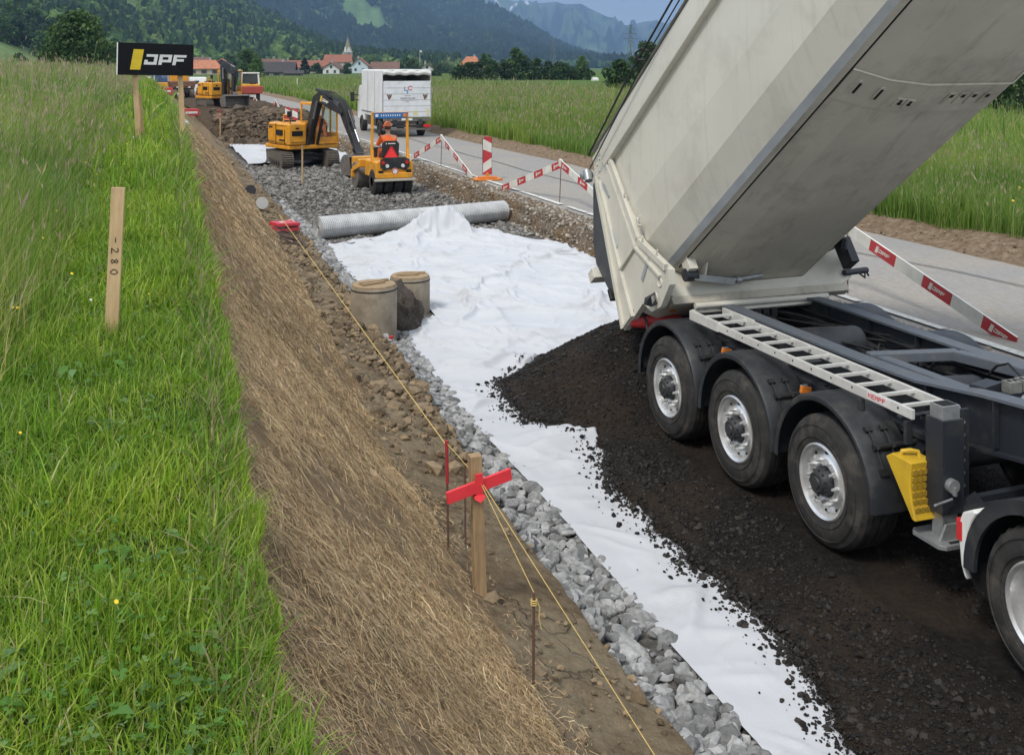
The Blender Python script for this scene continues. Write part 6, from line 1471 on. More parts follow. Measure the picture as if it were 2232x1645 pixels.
# ================================================================== RED CASE, PIPE CAP, CABLE, STONES
t = thing("red_case", "flat red plastic case stack lying on the ledge beside the string", "case", (2.90, 22.7, gz1(2.90, 22.7)), R(18))
c = MB(); c.box((0, 0, .06), (.50, .36, .09)); c.box((.02, .02, .155), (.52, .38, .075), 0, (.03, .05, .08)); c.box((.0, -.19, .11), (.44, .02, .03), 1); c.build('shell', [M("red_plastic", (.70, .05, .07), (.55, .035, .05), 6, .4), m_recess_shade], t, bevel=.012)
c = MB(); c.box((-.05, .02, .197), (.10, .14, .004), 0, (.03, .05, .2)); c.tube([(.18, -.1, .2), (.20, .05, .23), (.14, .12, .2)], .01, 5); c.build('label', m_whitep, t)
t = thing("pipe_cap", "round pale grey pipe cap standing against the bank behind the red case", "pipe cap", (2.72, 25.4, gz1(2.72, 25.4)))
c = MB(); c.lathe([(0, 0), (.135, 0), (.145, .015), (.145, .09), (.135, .10), (0, .10)], (0, 0, .16), (.12, -.95, .3), 28); c.build('disc', M("cap_grey", (.42, .41, .39), None, 6, .6), t, smooth=30)
c = MB(); c.lathe([(.12, -.15), (.12, 0)], (.0, 0.02, .16), (.12, -.95, .3), 20); c.build('socket', m_black, t)
t = thing("black_hose_end", "dark round pipe mouth lying in straw above the pipe cap", "pipe", (2.85, 29.2, gz1(2.85, 29.2)))
c = MB(); c.lathe([(.0, .02), (.11, .02), (.12, 0), (.14, 0), (.14, -.9), (.12, -.9)], (0, 0, .10), (.2, -.9, .35), 24); c.build('pipe', m_black, t)
cb = MB(); rc = random.Random(9)
for k in range(7):
    cx, cy = 2.76 + rc.uniform(-.12, .14), 21.3 + rc.uniform(-.5, .7); a_ = rc.uniform(.16, .30); pts = []
    for q in range(16):
        an = q * .42; x, y = cx + a_ * .75 * math.cos(an), cy + a_ * 1.2 * math.sin(an); pts.append((x, y, gz1(x, y) + .05 + .012 * k))
    cb.tube(pts, .011, 5)
tag(cb.build("cable_coil", M("brown_hose", (.10, .06, .05), (.06, .04, .035), 9, .6)), "tangle of dark hose loops on the ledge in front of the red case", "hose")
c = MB(); 
V, Fc = rock_var(77, 2, 4, (.6, .9)); sp_ = [(2.72, 11.6, .24, .16, .10), (2.80, 10.9, .20, .13, .08), (2.62, 12.6, .18, .12, .07), (2.9, 13.4, .16, .12, .08), (2.45, 10.4, .15, .10, .07), (2.68, 17.5, .2, .2, .14), (2.55, 15.2, .2, .13, .09)]
VV = np.concatenate([V * np.array([a, b, h]) * .55 + np.array([x, y, gz1(x, y) + .02]) for x, y, a, b, h in sp_])
kind(mesh_np("ledge_stones", VV, [np.concatenate([Fc + k * len(V) for k in range(len(sp_))])], M("buff_stone", (.27, .21, .135), (.18, .135, .085), 8, .9, bump=.2), None, None, False), 'stuff')
# litter on the bank edge by the sign, rag of white
t = MB(); V = ground_at(385, 280)
t.prism([(-.2, 0), (-.1, .1), (.05, .13), (.2, .05), (.22, -.06), (.05, -.1), (-.12, -.08)], V + Vector((0, 0, .06)), (1, .3, .1), (-.2, .9, .35), (0, .02, .05)); tag(t.build("crumpled_bag", M("pale_bag", (.62, .66, .64), (.4, .45, .44), 12, .5)), "crumpled pale bag on the bank beside the right sign post", "bag")
# ================================================================== BARRIERS
m_bred = M("barrier_red", (.50, .035, .04), (.42, .03, .035), 6, .45, dirt=(.28, .14, .12, .35), dscale=5)
m_bwhite = M("barrier_white", (.70, .69, .62), (.62, .60, .53), 5, .45, dirt=(.36, .34, .27, .5), dscale=4)
def barrier(label, peak, base, ends, first_red=(0, 0), hgt=.165, seg=.52, logo=True):
    t = thing("barrier", label, "barrier", base, 0, "red and white board barriers along the road edge"); bs = Vector(base); pk = Vector(peak) - bs
    c = MB(); c.cyl((0, 0, -.1), pk + Vector((0, 0, -.05)), .011, n=8); c.build('stake', m_rust, t)
    for e, fr in zip(ends, first_red):
        E_ = Vector(e) - bs; d = E_ - pk; L_ = d.length; d.normalize(); nrm = Vector((-1, 0, 0)); nrm = (nrm - d * nrm.dot(d)).normalized(); upv = d.cross(nrm); upv = -upv if upv.z < 0 else upv
        nb_ = max(3, round(L_ / seg)); sl_ = L_ / nb_; m_ = MB()
        lay = []
        for k in range(nb_):
            red = (k % 2) == fr; o0 = pk + d * (k * sl_) - upv * hgt; 
            m_.box(o0 + d * sl_ / 2 + upv * hgt / 2, (sl_ * 1.0, .022, hgt), 0 if red else 1, Matrix((d, d.cross(upv) * -1, upv)).transposed() if False else Matrix((d, upv.cross(d), upv)).transposed()); lay.append((red, o0))
        b = m_.build('board', [m_bred, m_bwhite], t, smooth=0)
        lm = MB(); dirx = d if d.y < 0 else -d
        for red, o0 in lay:
            if not red: continue
            hh = hgt * .30; a0 = (o0 if d.y < 0 else o0 + d * sl_) + dirx * (sl_ * .5 - 2.75 * hh) + upv * (hgt * .34)
            for sd_ in (1,):
                for poly, w in jpf_polys(hh): lm.prism(poly, a0 + nrm * .0118, dirx, upv, nrm * .002, 0)
        if logo and lm.v: lm.build('lettering', m_bwhite, t, b, smooth=0) if False else lm.build('lettering', m_bwhite, b, smooth=0)
        ed = MB(); ed.bar(pk + upv * .004, E_ + upv * .004, .024, .006, 0, up=upv); ed.build('top_edge', M("edge_white", (.78, .77, .72), None, 5, .5), b, smooth=0)
    c = MB(); c.box(pk + Vector((0, .02, -.06)), (.06, .14, .17), 0, (.2, 0, 0)); c.build('hinge', m_bwhite, t, bevel=.006)
    return t
RZ = .6
barrier("red and white barrier with JPF boards nearest the trailer, right of the dump body", (9.44, 12.65, 1.60), (9.44, 12.65, RZ), [(9.62, 9.75, .66), (9.3, 15.8, .66)], (1, 1))
barrier("red and white barrier standing between the dump body and the guide beacon", (9.34, 23.2, 1.60), (9.34, 23.3, RZ), [(9.38, 19.6, .68), (9.0, 26.5, .68)], (0, 0))
barrier("red and white barrier between the roller and the guide beacon", (9.12, 32.8, 1.60), (9.12, 32.9, RZ), [(9.06, 29.3, .68), (8.82, 35.9, .68)], (1, 0))
for k, (px, py, D, lb) in enumerate(((600, 216, 66, "distant barrier left of the yellow bucket arm"), (690, 236, 50, "barrier just left of the box truck's mirror"), (555, 214, 78, "distant barrier beside the red skip"))):
    b = on_d(px, py, D); b.z = .6 if k else .7; barrier("red and white " + lb, (b.x, b.y, b.z + 1.0), b, [(b.x + .3, b.y - 2.4, b.z + .1), (b.x - .1, b.y + 2.6, b.z + .1)], (0, 1), logo=False)
bm_ = on_d(430, 195, 96); bm_.z = .9
t = thing("barrier", "long low red and white plank barrier under the white van", "barrier", bm_, R(4), "red and white board barriers along the road edge")
c = MB()
for k in range(9): c.box((-1.2 + k * .3, 0, .5), (.3, .03, .3), k % 2)
c.build('board', [m_bred, m_bwhite], t, smooth=0); c = MB(); c.box((-1.1, 0, .2), (.06, .3, .5)); c.box((1.1, 0, .2), (.06, .3, .5)); c.build('leg', m_zinc, t)
def beacon(label, p, yaw=0, sc=1):
    t = thing("guide_beacon", label, "guide beacon", p, yaw, "red and white guide beacons")
    c = MB(); W_, H_ = .25 * sc, 1.0 * sc; z0 = .16 * sc; n = 4; st_ = H_ / 4
    c.box((0, .012, z0 + H_ / 2), (W_ + .02, .02, H_ + .02), 2)
    def clip(poly):
        out = []
        for i in range(len(poly)):
            for lim, sgn in ():
                pass
        return poly
    # alternating diagonal fields, top right down to lower left then mirrored: hourglass of two stripes
    fs_ = [([(-W_ / 2, H_), (W_ / 2, H_), (W_ / 2, H_ * .86)], 0), ([(-W_ / 2, H_), (W_ / 2, H_ * .86), (W_ / 2, H_ * .62), (-W_ / 2, H_ * .78)], 1) if False else ([(-W_ / 2, H_), (W_ / 2, H_ * .86), (W_ / 2, H_ * .60)], 1),
           ([(-W_ / 2, H_), (W_ / 2, H_ * .60), (-W_ / 2, H_ * .70)], 1), ([(-W_ / 2, H_ * .70), (W_ / 2, H_ * .60), (W_ / 2, H_ * .46), (-W_ / 2, H_ * .30)], 0), ([(-W_ / 2, H_ * .30), (W_ / 2, H_ * .46), (W_ / 2, H_ * .20), (-W_ / 2, H_ * .04)], 1), ([(-W_ / 2, H_ * .04), (W_ / 2, H_ * .20), (W_ / 2, 0), (-W_ / 2, 0)], 0)]
    for poly, m in fs_: c.prism(poly, (0, -.002, z0), (1, 0, 0), (0, 0, 1), (0, -.004, 0), m)
    c.box((0, .01, z0 + H_ + .03), (W_ * .7, .03, .05), 0)
    c.build('panel', [m_bred, m_bwhite, m_black], t, smooth=0)
    c = MB(); c.box((0, 0, .12 * sc), (.08, .05, .16 * sc)); c.prism([(-.40, -.2), (-.3, -.26), (.3, -.26), (.40, -.2), (.40, .2), (.3, .26), (-.3, .26), (-.40, .2)], (0, 0, .0), (sc, 0, 0), (0, sc, 0), (0, 0, .05)); c.box((0, 0, .075), (.5 * sc, .3 * sc, .05)); c.build('base', M("orange_rubber_base", (.70, .22, .03), (.55, .17, .03), 8, .6), t, bevel=.01)
    return t
beacon("guide beacon with red and white panel on an orange base between two barriers", (9.28, 28.6, .61), R(-6))
b = on_d(627, 245, 52); b.z = .61; beacon("far guide beacon behind the nearer excavator", b, R(-8))
b = on_d(643, 250, 50); b.z = .61; beacon("second far guide beacon close to the excavator cab", b, R(-8))
def pole_rw(label, px, py, h, D=None, m2=m_bred):
    b = ground_at(px, py) if D is None else on_d(px, py, D)
    t = thing("survey_pole", label, "survey pole", b); c = MB(); c.cyl((0, 0, -.2), (-.0, 0, h), .028, n=8, m=0); c.build('pole', m_wood, t); c = MB(); c.cyl((0, 0, h * .86), (0, 0, h * 1.0), .038, n=8); c.cyl((0, 0, h * .72), (0, 0, h * .78), .036, n=8); c.build('mark', m2, t); return t
pole_rw("slim survey pole with red tip before the brown dug face", 480, 303, 1.45, 52)
pole_rw("slanting wooden survey pole in front of the nearer excavator", 659, 388, 1.05, 34.5, m_wood2)
# ================================================================== PEOPLE
m_skin = M("skin", (.50, .30, .21), None, 6, .6)
m_hivis = M("hi_vis_orange", (.86, .16, .03), (.75, .13, .025), 9, .7)
m_trous = M("work_trousers", (.70, .15, .04), (.35, .12, .06), 5, .8)
m_helmet = M("orange_helmet", (.82, .20, .06), None, 6, .35)
m_hair = M("dark_hair", (.05, .035, .025), None, 20, .8)
m_glove = M("work_glove", (.12, .10, .09), None, 10, .8)
def skin_obj(name, V, E_, rad, mat, parent, root=0, sub=2):
    me = bpy.data.meshes.new(name); me.from_pydata(V, E_, []); me.materials.append(mat); o = link(bpy.data.objects.new(name, me), parent)
    s_ = o.modifiers.new("skin", 'SKIN'); s_.use_smooth_shade = True
    for i, r in enumerate(rad): me.skin_vertices[0].data[i].radius = (r, r) if not isinstance(r, tuple) else r
    for i in range(len(V)): me.skin_vertices[0].data[i].use_root = (i == root)
    if sub: o.modifiers.new("sub", 'SUBSURF').levels = sub; o.modifiers["sub"].render_levels = sub
    return o
def sitting_person(label, loc, rotz, hands, lean=.05, helmet=True, parent=None):
    """sits at loc (seat height), looks along local +y; hands: two points"""
    t = thing("person", label, "person", loc, rotz)
    hip, wst, chs, nk, hd = (0, 0, .10), (0, -.01, .26), (0, lean * .6, .46), (0, lean, .60), (0, lean + .03, .74)
    V = [hip, wst, chs, nk, hd]; E_ = [(0, 1), (1, 2), (2, 3), (3, 4)]; rad = [(.15, .12), (.14, .11), (.16, .11), .055, .085]
    def add(p, prev, r): V.append(p); E_.append((prev, len(V) - 1)); rad.append(r); return len(V) - 1
    JV, JE, JR = [(0, 0, .06), (0, -.01, .26), (0, lean * .6, .47), (0, lean, .56)], [(0, 1), (1, 2), (2, 3)], [(.18, .14), (.175, .14), (.195, .14), .08]
    TV, TE, TR = [(0, 0, .07)], [], [(.18, .14)]
    for s_, h in zip((-1, 1), hands):
        sh = (s_ * .19, lean * .7, .50); h = Vector(h); el = (Vector(sh) + h) / 2 + Vector((s_ * .10, -.06, -.12))
        a = add(sh, 2, .065); b = add(tuple(el), a, .048); c = add(tuple(h), b, .034)
        fw = (h - el).normalized(); side = fw.cross(Vector((0, 0, 1))).normalized()
        for q in range(4):
            f0 = h + fw * .05 + side * (.03 - .02 * q); k_ = add(tuple(f0), c, .014); k2 = add(tuple(f0 + fw * .035 + Vector((0, 0, -.01))), k_, .010); add(tuple(f0 + fw * (.05 - .006 * abs(q - 1)) + Vector((0, 0, -.035))), k2, .008)
        th0 = add(tuple(h + side * s_ * -.04 + fw * .02), c, .013); add(tuple(h + side * s_ * -.05 + fw * .055 + Vector((0, 0, -.02))), th0, .010)
        i0 = len(JV); JV += [(s_ * .20, lean * .7, .50), tuple(el), tuple(h - fw * .05)]; JE += [(2, i0), (i0, i0 + 1), (i0 + 1, i0 + 2)]; JR += [.085, .068, .052]
        hp = add((s_ * .10, .06, .09), 0, .09); kn = add((s_ * .13, .44, .12), hp, .065); an = add((s_ * .13, .52, -.30), kn, .045); add((s_ * .13, .68, -.36), an, .04)
        i0 = len(TV); TV += [(s_ * .10, .06, .09), (s_ * .13, .45, .12), (s_ * .13, .52, -.28)]; TE += [(0, i0), (i0, i0 + 1), (i0 + 1, i0 + 2)]; TR += [.105, .085, .065]
    skin_obj('body', V, E_, rad, m_skin, t); skin_obj('jacket', JV, JE, JR, m_hivis, t); skin_obj('trousers', TV, TE, TR, m_trous, t)
    bo = MB()
    for s_ in (-1, 1): bo.box((s_ * .13, .60, -.365), (.10, .28, .10))
    bo.build('boots', m_black, t, bevel=.03)
    hx = (0, lean + .035, .80)
    f = MB(); f.lathe([(.0, -.115), (.055, -.11), (.078, -.07), (.088, -.01), (.09, .03), (.075, .09), (.03, .12), (0, .125)], hx, (0, 0, 1), 18); f.box((0, lean + .125, .79), (.022, .03, .035), 0, (.3, 0, 0))
    for s_ in (-1, 1): f.box((s_ * .09, lean + .03, .79), (.015, .03, .05)); f.cyl((s_ * .032, lean + .112, .812), (s_ * .032, lean + .118, .812), .010, n=8, m=1)
    f.box((0, lean + .112, .735), (.045, .012, .009), 2); f.build('head', [m_skin, m_black, M("lips", (.35, .14, .11), None, 9, .6)], t)
    ha = MB(); ha.lathe([(.093, -.06), (.096, .0), (.094, .03)], (0, lean + .022, .80), (0, 0, 1), 18, ang=(0, 6.2831)); ha.build('hair', m_hair, t)
    if helmet:
        he = MB(); he.lathe([(.125, .0), (.128, .015), (.118, .03), (.112, .07), (.09, .115), (.05, .14), (0, .148)], (0, lean + .035, .825), (0, 0, 1), 24); he.box((0, lean + .15, .832), (.15, .09, .012)); he.box((0, lean + .035, .968), (.03, .16, .02)); he.build('helmet', m_helmet, t)
    bd_ = MB(); bd_.lathe([(.20, -.02), (.203, 0), (.203, .045), (.2, .06)], (0, lean * .2, .26), (0, 0, 1), 24)
    return t
# ================================================================== EXCAVATORS
m_yel = M("machine_orange_yellow", (.80, .36, .02), (.70, .30, .018), 3, .42, dirt=(.26, .16, .07, .6), dscale=3.5)
m_char = M("charcoal_machine_paint", (.016, .0165, .018), (.026, .027, .029), 3, .45, dirt=(.10, .09, .08, .5), dscale=4)
m_track = M("muddy_track", (.09, .08, .068), (.16, .135, .105), 9, .9, bump=.3, bscale=20)
m_bucket = M("worn_bucket", (.20, .19, .175), (.13, .115, .10), 5, .6, .2, dirt=(.13, .09, .06, .7), dscale=4)
m_glass = M("cab_glass", (.035, .05, .05), (.05, .06, .06), 2, .08, spec=.8)
m_chrome = M("ram_chrome", (.40, .40, .41), None, 9, .35, .8)
def cabglass():
    m, nt, p, o = new_mat("cab_window"); g = nt.nodes.new("ShaderNodeBsdfGlossy"); g.inputs['Roughness'].default_value = .03; tr = nt.nodes.new("ShaderNodeBsdfTransparent"); tr.inputs[0].default_value = (.92, .96, .95, 1)
    mx = nt.nodes.new("ShaderNodeMixShader"); mx.inputs[0].default_value = .07; nt.links.new(tr.outputs[0], mx.inputs[1]); nt.links.new(g.outputs[0], mx.inputs[2]); nt.links.new(mx.outputs[0], o.inputs[0]); return m
m_cabwin = cabglass()
def excavator(label, loc, yaw, track_yaw, boom, bucket_w, ditch=False, logo=True):
    """upper faces local +x; boom: list of (x,z) foot, knee, tip, stick end, bucket angle"""
    t = thing("excavator", label, "excavator", loc, yaw)
    ry = Matrix.Rotation(track_yaw - yaw, 3, 'Z')
    def rot(mb): mb.v = [tuple(ry @ Vector(v)) for v in mb.v]
    for s_ in (-1, 1):
        m = MB(); L_, hh, wd = 2.7, .62, .48; r = hh / 2; y0 = s_ * .92; poly = []
        for k in range(13): a = -math.pi / 2 + math.pi * k / 12; poly.append((L_ / 2 - r + r * math.cos(a), r + r * math.sin(a)))
        for k in range(13): a = math.pi / 2 + math.pi * k / 12; poly.append((-L_ / 2 + r + r * math.cos(a), r + r * math.sin(a)))
        m.prism(poly, (0, y0 - wd / 2, .02), (1, 0, 0), (0, 0, 1), (0, wd, 0))
        per = []
        for k in range(len(poly)): per.append(Vector((poly[k][0], 0, poly[k][1] + .02)))
        pts = []
        for k in range(len(per)):
            a, b = per[k], per[(k + 1) % len(per)]; n_ = max(1, int((b - a).length / .13))
            for q in range(n_): pts.append((a + (b - a) * q / n_, (b - a).normalized()))
        for p_, d in pts: m.box((p_.x, y0, p_.z), (.035, wd * .98, .07), 0, Matrix.Rotation(-math.atan2(d.z, d.x), 3, 'Y'))
        for k in range(5): m.cyl((-.8 + k * .4, y0 + s_ * (wd / 2), .22), (-.8 + k * .4, y0 + s_ * (wd / 2 + .03), .22), .11, n=12, m=1)
        rot(m); m.build('track', [m_track, m_char], t, smooth=25)
    m = MB(); m.box((0, 0, .42), (1.3, 1.5, .26)); m.cyl((0, 0, .5), (0, 0, .76), .52, n=24); m.bar((-.3, .35, .42), (-1.45, .45, .35), .16, .14); m.bar((-.3, -.35, .42), (-1.45, -.45, .35), .16, .14); m.bar((.5, -.7, .36), (.75, -.2, .58), .2, .10); m.bar((.5, .7, .36), (.75, .2, .58), .2, .10); m.bar((.75, -.2, .58), (.75, .2, .58), .2, .10); rot(m); m.build('undercarriage', m_char, t, bevel=.02)
    m = MB(); m.prism([(-1.58, .62), (-1.50, .45), (-1.48, .22), (-1.58, .06), (-1.54, .06), (-1.42, .22), (-1.44, .46), (-1.54, .64)], (0, -1.15, 0), (1, 0, 0), (0, 0, 1), (0, 2.3, 0)); rot(m); m.build('dozer_blade', [m_char], t)
    # superstructure
    m = MB(); m.box((-.1, 0, .84), (2.2, 2.2, .16)); m.build('deck', m_yel, t, bevel=.04)
    m = MB(); pl = [(1.05, -1.12), (1.05, -.34), (.2, -.34), (.2, .1), (-.25, .1), (-.25, 1.10), (-.85, 1.10), (-1.25, .75), (-1.38, .2), (-1.38, -.2), (-1.25, -.75), (-.85, -1.12)]
    m.prism(pl, (0, 0, .93), (1, 0, 0), (0, 1, 0), (0, 0, .86)); hood = m.build('engine_cover', m_yel, t, bevel=.07, seg=3)
    m = MB(); m.box((.25, -1.135, 1.42), (.55, .03, .22), 0); m.box((-.55, -1.135, 1.35), (.5, .02, .55), 1); m.box((.7, -1.13, 1.25), (.02, .02, .6), 0); m.box((-.1, -1.13, 1.36), (.02, .02, .84), 0)
    m.box((1.055, -.75, 1.40), (.03, .46, .20), 0); m.box((1.055, -.75, 1.60), (.02, .14, .06), 0); m.build('vent', [m_recess_shade, m_yel], hood)
    m = MB(); m.cyl((.9, -1.0, 1.78), (.9, -1.0, 2.15), .025, n=8); m.cyl((.35, -1.0, 1.78), (.35, -1.0, 2.15), .025, n=8); m.cyl((.9, -1.0, 2.13), (.35, -1.0, 2.13), .025, n=8); m.cyl((.9, -1.0, 1.95), (.35, -1.0, 1.95), .02, n=8); m.build('handrail', m_yel, t)
    m = MB(); m.cyl((-.75, .3, 1.78), (-.75, .3, 2.05), .05, n=10); m.box((-.75, -.3, 1.82), (.5, .5, .08)); m.build('exhaust', m_char, t)
    # seams, decals, mirror, work lights
    m = MB()
    for z in (1.02, 1.70): m.box((-.15, -1.124, z), (2.0, .012, .014))
    m.box((1.057, -.72, 1.05), (.012, .6, .014)); m.box((-1.0, -.97, 1.36), (.02, .02, .8)); m.build('seam', m_recess_shade, hood)
    m = MB(); m.box((-.55, -1.150, 1.62), (.34, .006, .08)); m.box((.45, -1.126, 1.12), (.5, .008, .07)); m.build('decal', m_char, hood)
    m = MB(); m.cyl((1.0, -1.02, 1.78), (1.12, -1.12, 2.12), .018, n=8); m.box((1.13, -1.14, 2.18), (.05, .16, .24)); m.build('mirror', m_black, t, bevel=.01)
    m = MB(); m.box((1.10, .35, 2.60), (.08, .12, .09)); m.box((1.10, .9, 2.60), (.08, .12, .09)); m.build('work_light', m_whitep, t, bevel=.01)
    m = MB(); m.box((-1.22, -.55, 1.2), (.30, .8, .5)); m.box((-1.22, .45, 1.2), (.30, .8, .5)); m.build('counterweight', m_char, t, bevel=.05)
    # cab
    x0, x1, y0, y1, z0, z1 = -.35, 1.05, .12, 1.08, .93, 2.52
    m = MB(); q = .07
    for (x, y) in ((x0, y0), (x0, y1), (x1 - .12, y0), (x1 - .12, y1), (.35, y1)): m.bar((x, y, z0), (x + (.10 if x > .5 else 0) * 0, y, z1), q, q)
    m.box(((x0 + x1) / 2, (y0 + y1) / 2, z1 + .03), (x1 - x0 + .12, y1 - y0 + .08, .10)); m.box(((x0 + x1) / 2, y1, z0 + .22), (x1 - x0 - .06, .05, .44)); m.box((x1 - .10, (y0 + y1) / 2, z0 + .14), (.05, y1 - y0, .28)); m.box((x0, (y0 + y1) / 2, z0 + .45), (.05, y1 - y0, .9)); m.box(((x0 + x1) / 2, y0, z0 + .3), (x1 - x0 - .06, .05, .6)); m.box(((x0 + x1) / 2, (y0 + y1) / 2, z0 + .03), (x1 - x0, y1 - y0, .05))
    cab = m.build('cab', m_yel, t, bevel=.02)
    m = MB(); m.box((x1 - .10, (y0 + y1) / 2, z0 + .9), (.012, y1 - y0 - .07, 1.2)); m.box(((x0 + x1) / 2 - .05, y1, z0 + 1.0), (x1 - x0 - .16, .012, 1.05)); m.box(((x0 + x1) / 2 - .05, y0, z0 + 1.08), (x1 - x0 - .16, .012, .9)); m.build('window', m_cabwin, t, cab) if False else m.build('window', m_cabwin, cab)
    m = MB(); m.box((.02, .6, z0 + .45), (.45, .46, .12)); m.box((-.20, .6, z0 + .80), (.1, .44, .65), 0, (0, -.1, 0)); m.box((.45, .36, z0 + .5), (.1, .08, .4)); m.box((.45, .84, z0 + .5), (.1, .08, .4)); m.build('seat', m_black, cab, bevel=.02)
    # boom, stick, rams
    yb = -.10; (fx, fz), (kx, kz), (tx, tz), (sx, sz), (bx, bz) = boom
    m = MB()
    def plate_arm(pts, ws, th):
        n_ = len(pts); up_, lo = [], []
        for i, (p, w) in enumerate(zip(pts, ws)):
            a = Vector(pts[max(i - 1, 0)]); b = Vector(pts[min(i + 1, n_ - 1)]); d = (b - a).normalized(); nn = Vector((-d.y, d.x)); up_.append(tuple(Vector(p) + nn * w / 2)); lo.append(tuple(Vector(p) - nn * w / 2))
        m.prism(up_ + lo[::-1], (0, yb - th / 2, 0), (1, 0, 0), (0, 0, 1), (0, th, 0))
    plate_arm([(fx, fz), ((fx + kx) / 2 - .05, (fz + kz) / 2 + .05), (kx - .22, kz - .12), (kx + .15, kz + .02), ((kx + tx) / 2, (kz + tz) / 2 + .02), (tx, tz)], [.26, .38, .46, .44, .36, .20], .26)
    m.cyl((fx, yb - .2, fz), (fx, yb + .2, fz), .10, n=12); m.cyl((tx, yb - .2, tz), (tx, yb + .2, tz), .09, n=12)
    m.box((fx - .1, yb, fz - .1), (.5, .5, .5))
    bo = m.build('boom', m_char, t, bevel=.015)
    if logo:
        lgm = MB(); d = Vector((tx - kx, 0, tz - kz)).normalized(); upv = Vector((-d.z, 0, d.x)); o_ = Vector((kx + .25, yb - .133, kz - .05)) - upv * .04
        for poly, w in jpf_polys(.125): lgm.prism(poly, o_, d, upv, (0, -.004, 0), 0 if w == 0 else 1)
        lgm.build('lettering', [M("boom_yellow", (.8, .5, .02), None, 8, .4), m_whitep], bo, smooth=0)
    m = MB(); d = (Vector((sx, sz)) - Vector((tx, tz))).normalized(); e = Vector((tx, tz)) - d * .45; nn = Vector((-d.y, d.x))
    m.prism([tuple(e + nn * .10), tuple(Vector((tx, tz)) + nn * .26), tuple(Vector((tx, tz)) + d * .5 + nn * .18), tuple(Vector((sx, sz)) + nn * .09), tuple(Vector((sx, sz)) - nn * .09), tuple(Vector((tx, tz)) + d * .4 - nn * .17), tuple(Vector((tx, tz)) - nn * .17), tuple(e - nn * .08)], (0, yb - .12, 0), (1, 0, 0), (0, 0, 1), (0, .24, 0)); m.cyl((sx, yb - .2, sz), (sx, yb + .2, sz), .07, n=12)
    m.bar((sx, yb, sz), (sx + d.x * .22, yb, sz + d.y * .22), .34, .22)
    stk_ = m.build('stick', m_char, t, bevel=.015)
    m = MB(); a = Vector((kx - .25, yb, kz + .30)); b = Vector((e.x, yb, e.y)) + Vector((nn.x, 0, nn.y)) * .06; mid_ = a + (b - a) * .62; m.cyl(a, mid_, .075, n=14, m=0); m.cyl(mid_, b, .042, n=12, m=1); m.build('hydraulic_ram', [m_char, m_chrome], t)
    for ys in (-.2, .2):
        m = MB(); a = Vector((fx + .35, yb + ys, fz - .2)); b = Vector((kx + .1, yb + ys, kz - .15)); mid_ = a + (b - a) * .6; m.cyl(a, mid_, .065, n=12, m=0); m.cyl(mid_, b, .036, n=10, m=1); m.build('hydraulic_ram', [m_char, m_chrome], t)
    m = MB(); a = Vector((tx, yb, tz)) + Vector((nn.x, 0, nn.y)) * .30 + Vector((d.x, 0, d.y)) * .1; b = Vector((sx, yb, sz)) + Vector((nn.x, 0, nn.y)) * .26 - Vector((d.x, 0, d.y)) * .15; mid_ = a + (b - a) * .6; m.cyl(a, mid_, .06, n=12, m=0); m.cyl(mid_, b, .034, n=10, m=1)
    m.build('hydraulic_ram', [m_char, m_chrome], t)
    m = MB(); rh = random.Random(4)
    for k in range(6):
        o_ = -.14 + .055 * k; m.tube([(kx + .2, yb + o_, kz + .27), ((kx + tx) / 2, yb + o_, (kz + tz) / 2 + .32 + .03 * k), (tx - .1, yb + o_, tz + .42), (tx + .25, yb + o_, tz + .15), (tx + .25 + d.x * .5, yb + o_, tz - .35)], .018, 5)
    m.build('hoses', m_black, t)
    # bucket
    m = MB(); r = .40 if not ditch else .42; hw_ = bucket_w / 2; px_, pz_ = bx, bz; arc = []
    for k in range(11): a = math.pi * (.30 + 1.05 * k / 10); arc.append((px_ + r * math.cos(a), pz_ + r * math.sin(a)))
    lipx, lipz = px_ + .46, pz_ - .30
    poly = arc + [(lipx - .1, lipz - .05)]
    inn = [(px_ + (x - px_) * .93, pz_ + (z - pz_) * .93) for x, z in arc] + [(lipx - .1, lipz - .02)]
    n_ = len(poly)
    for s_ in (-1, 1): m.prism(poly, (0, yb + s_ * hw_ - .012, 0), (1, 0, 0), (0, 0, 1), (0, .024, 0))
    for i in range(n_ - 1):
        A_ = [(poly[i][0], yb - hw_, poly[i][1]), (poly[i + 1][0], yb - hw_, poly[i + 1][1]), (poly[i + 1][0], yb + hw_, poly[i + 1][1]), (poly[i][0], yb + hw_, poly[i][1])]
        I_ = [(inn[i][0], yb - hw_, inn[i][1]), (inn[i + 1][0], yb - hw_, inn[i + 1][1]), (inn[i + 1][0], yb + hw_, inn[i + 1][1]), (inn[i][0], yb + hw_, inn[i][1])]
        m.add(A_ + I_, [(0, 1, 2, 3), (4, 7, 6, 5), (0, 3, 7, 4), (1, 5, 6, 2)])
    m.bar((sx, yb, sz), (px_, yb, pz_ + r * .9), .3, .2); m.build('bucket', m_bucket, t, smooth=40)
    return t, cab
EX = (5.85, 40.5, .06)
ex1, cab1 = excavator("yellow excavator with charcoal boom lowered in front of the box truck, orange clad operator inside", EX, R(-72), R(-84), [(.75, 1.15), (1.75, 2.85), (3.75, 2.30), (4.75, .98), (4.90, .42)], 1.15)
ex1.scale = (.92,) * 3
ca, sa = .92 * math.cos(R(-72)), math.sin(R(-72))
sa = .92 * math.sin(R(-72))
def exl(x, y, z): return (EX[0] + x * ca - y * sa, EX[1] + x * sa + y * ca, EX[2] + z * .92)
sitting_person("excavator operator in orange jacket sitting behind the controls", exl(.0, .6, 1.42), R(-72 - 90), [(-.26, .38, .22), (.26, .38, .22)], .08, False)
E2 = on_d(478, 239, 65)
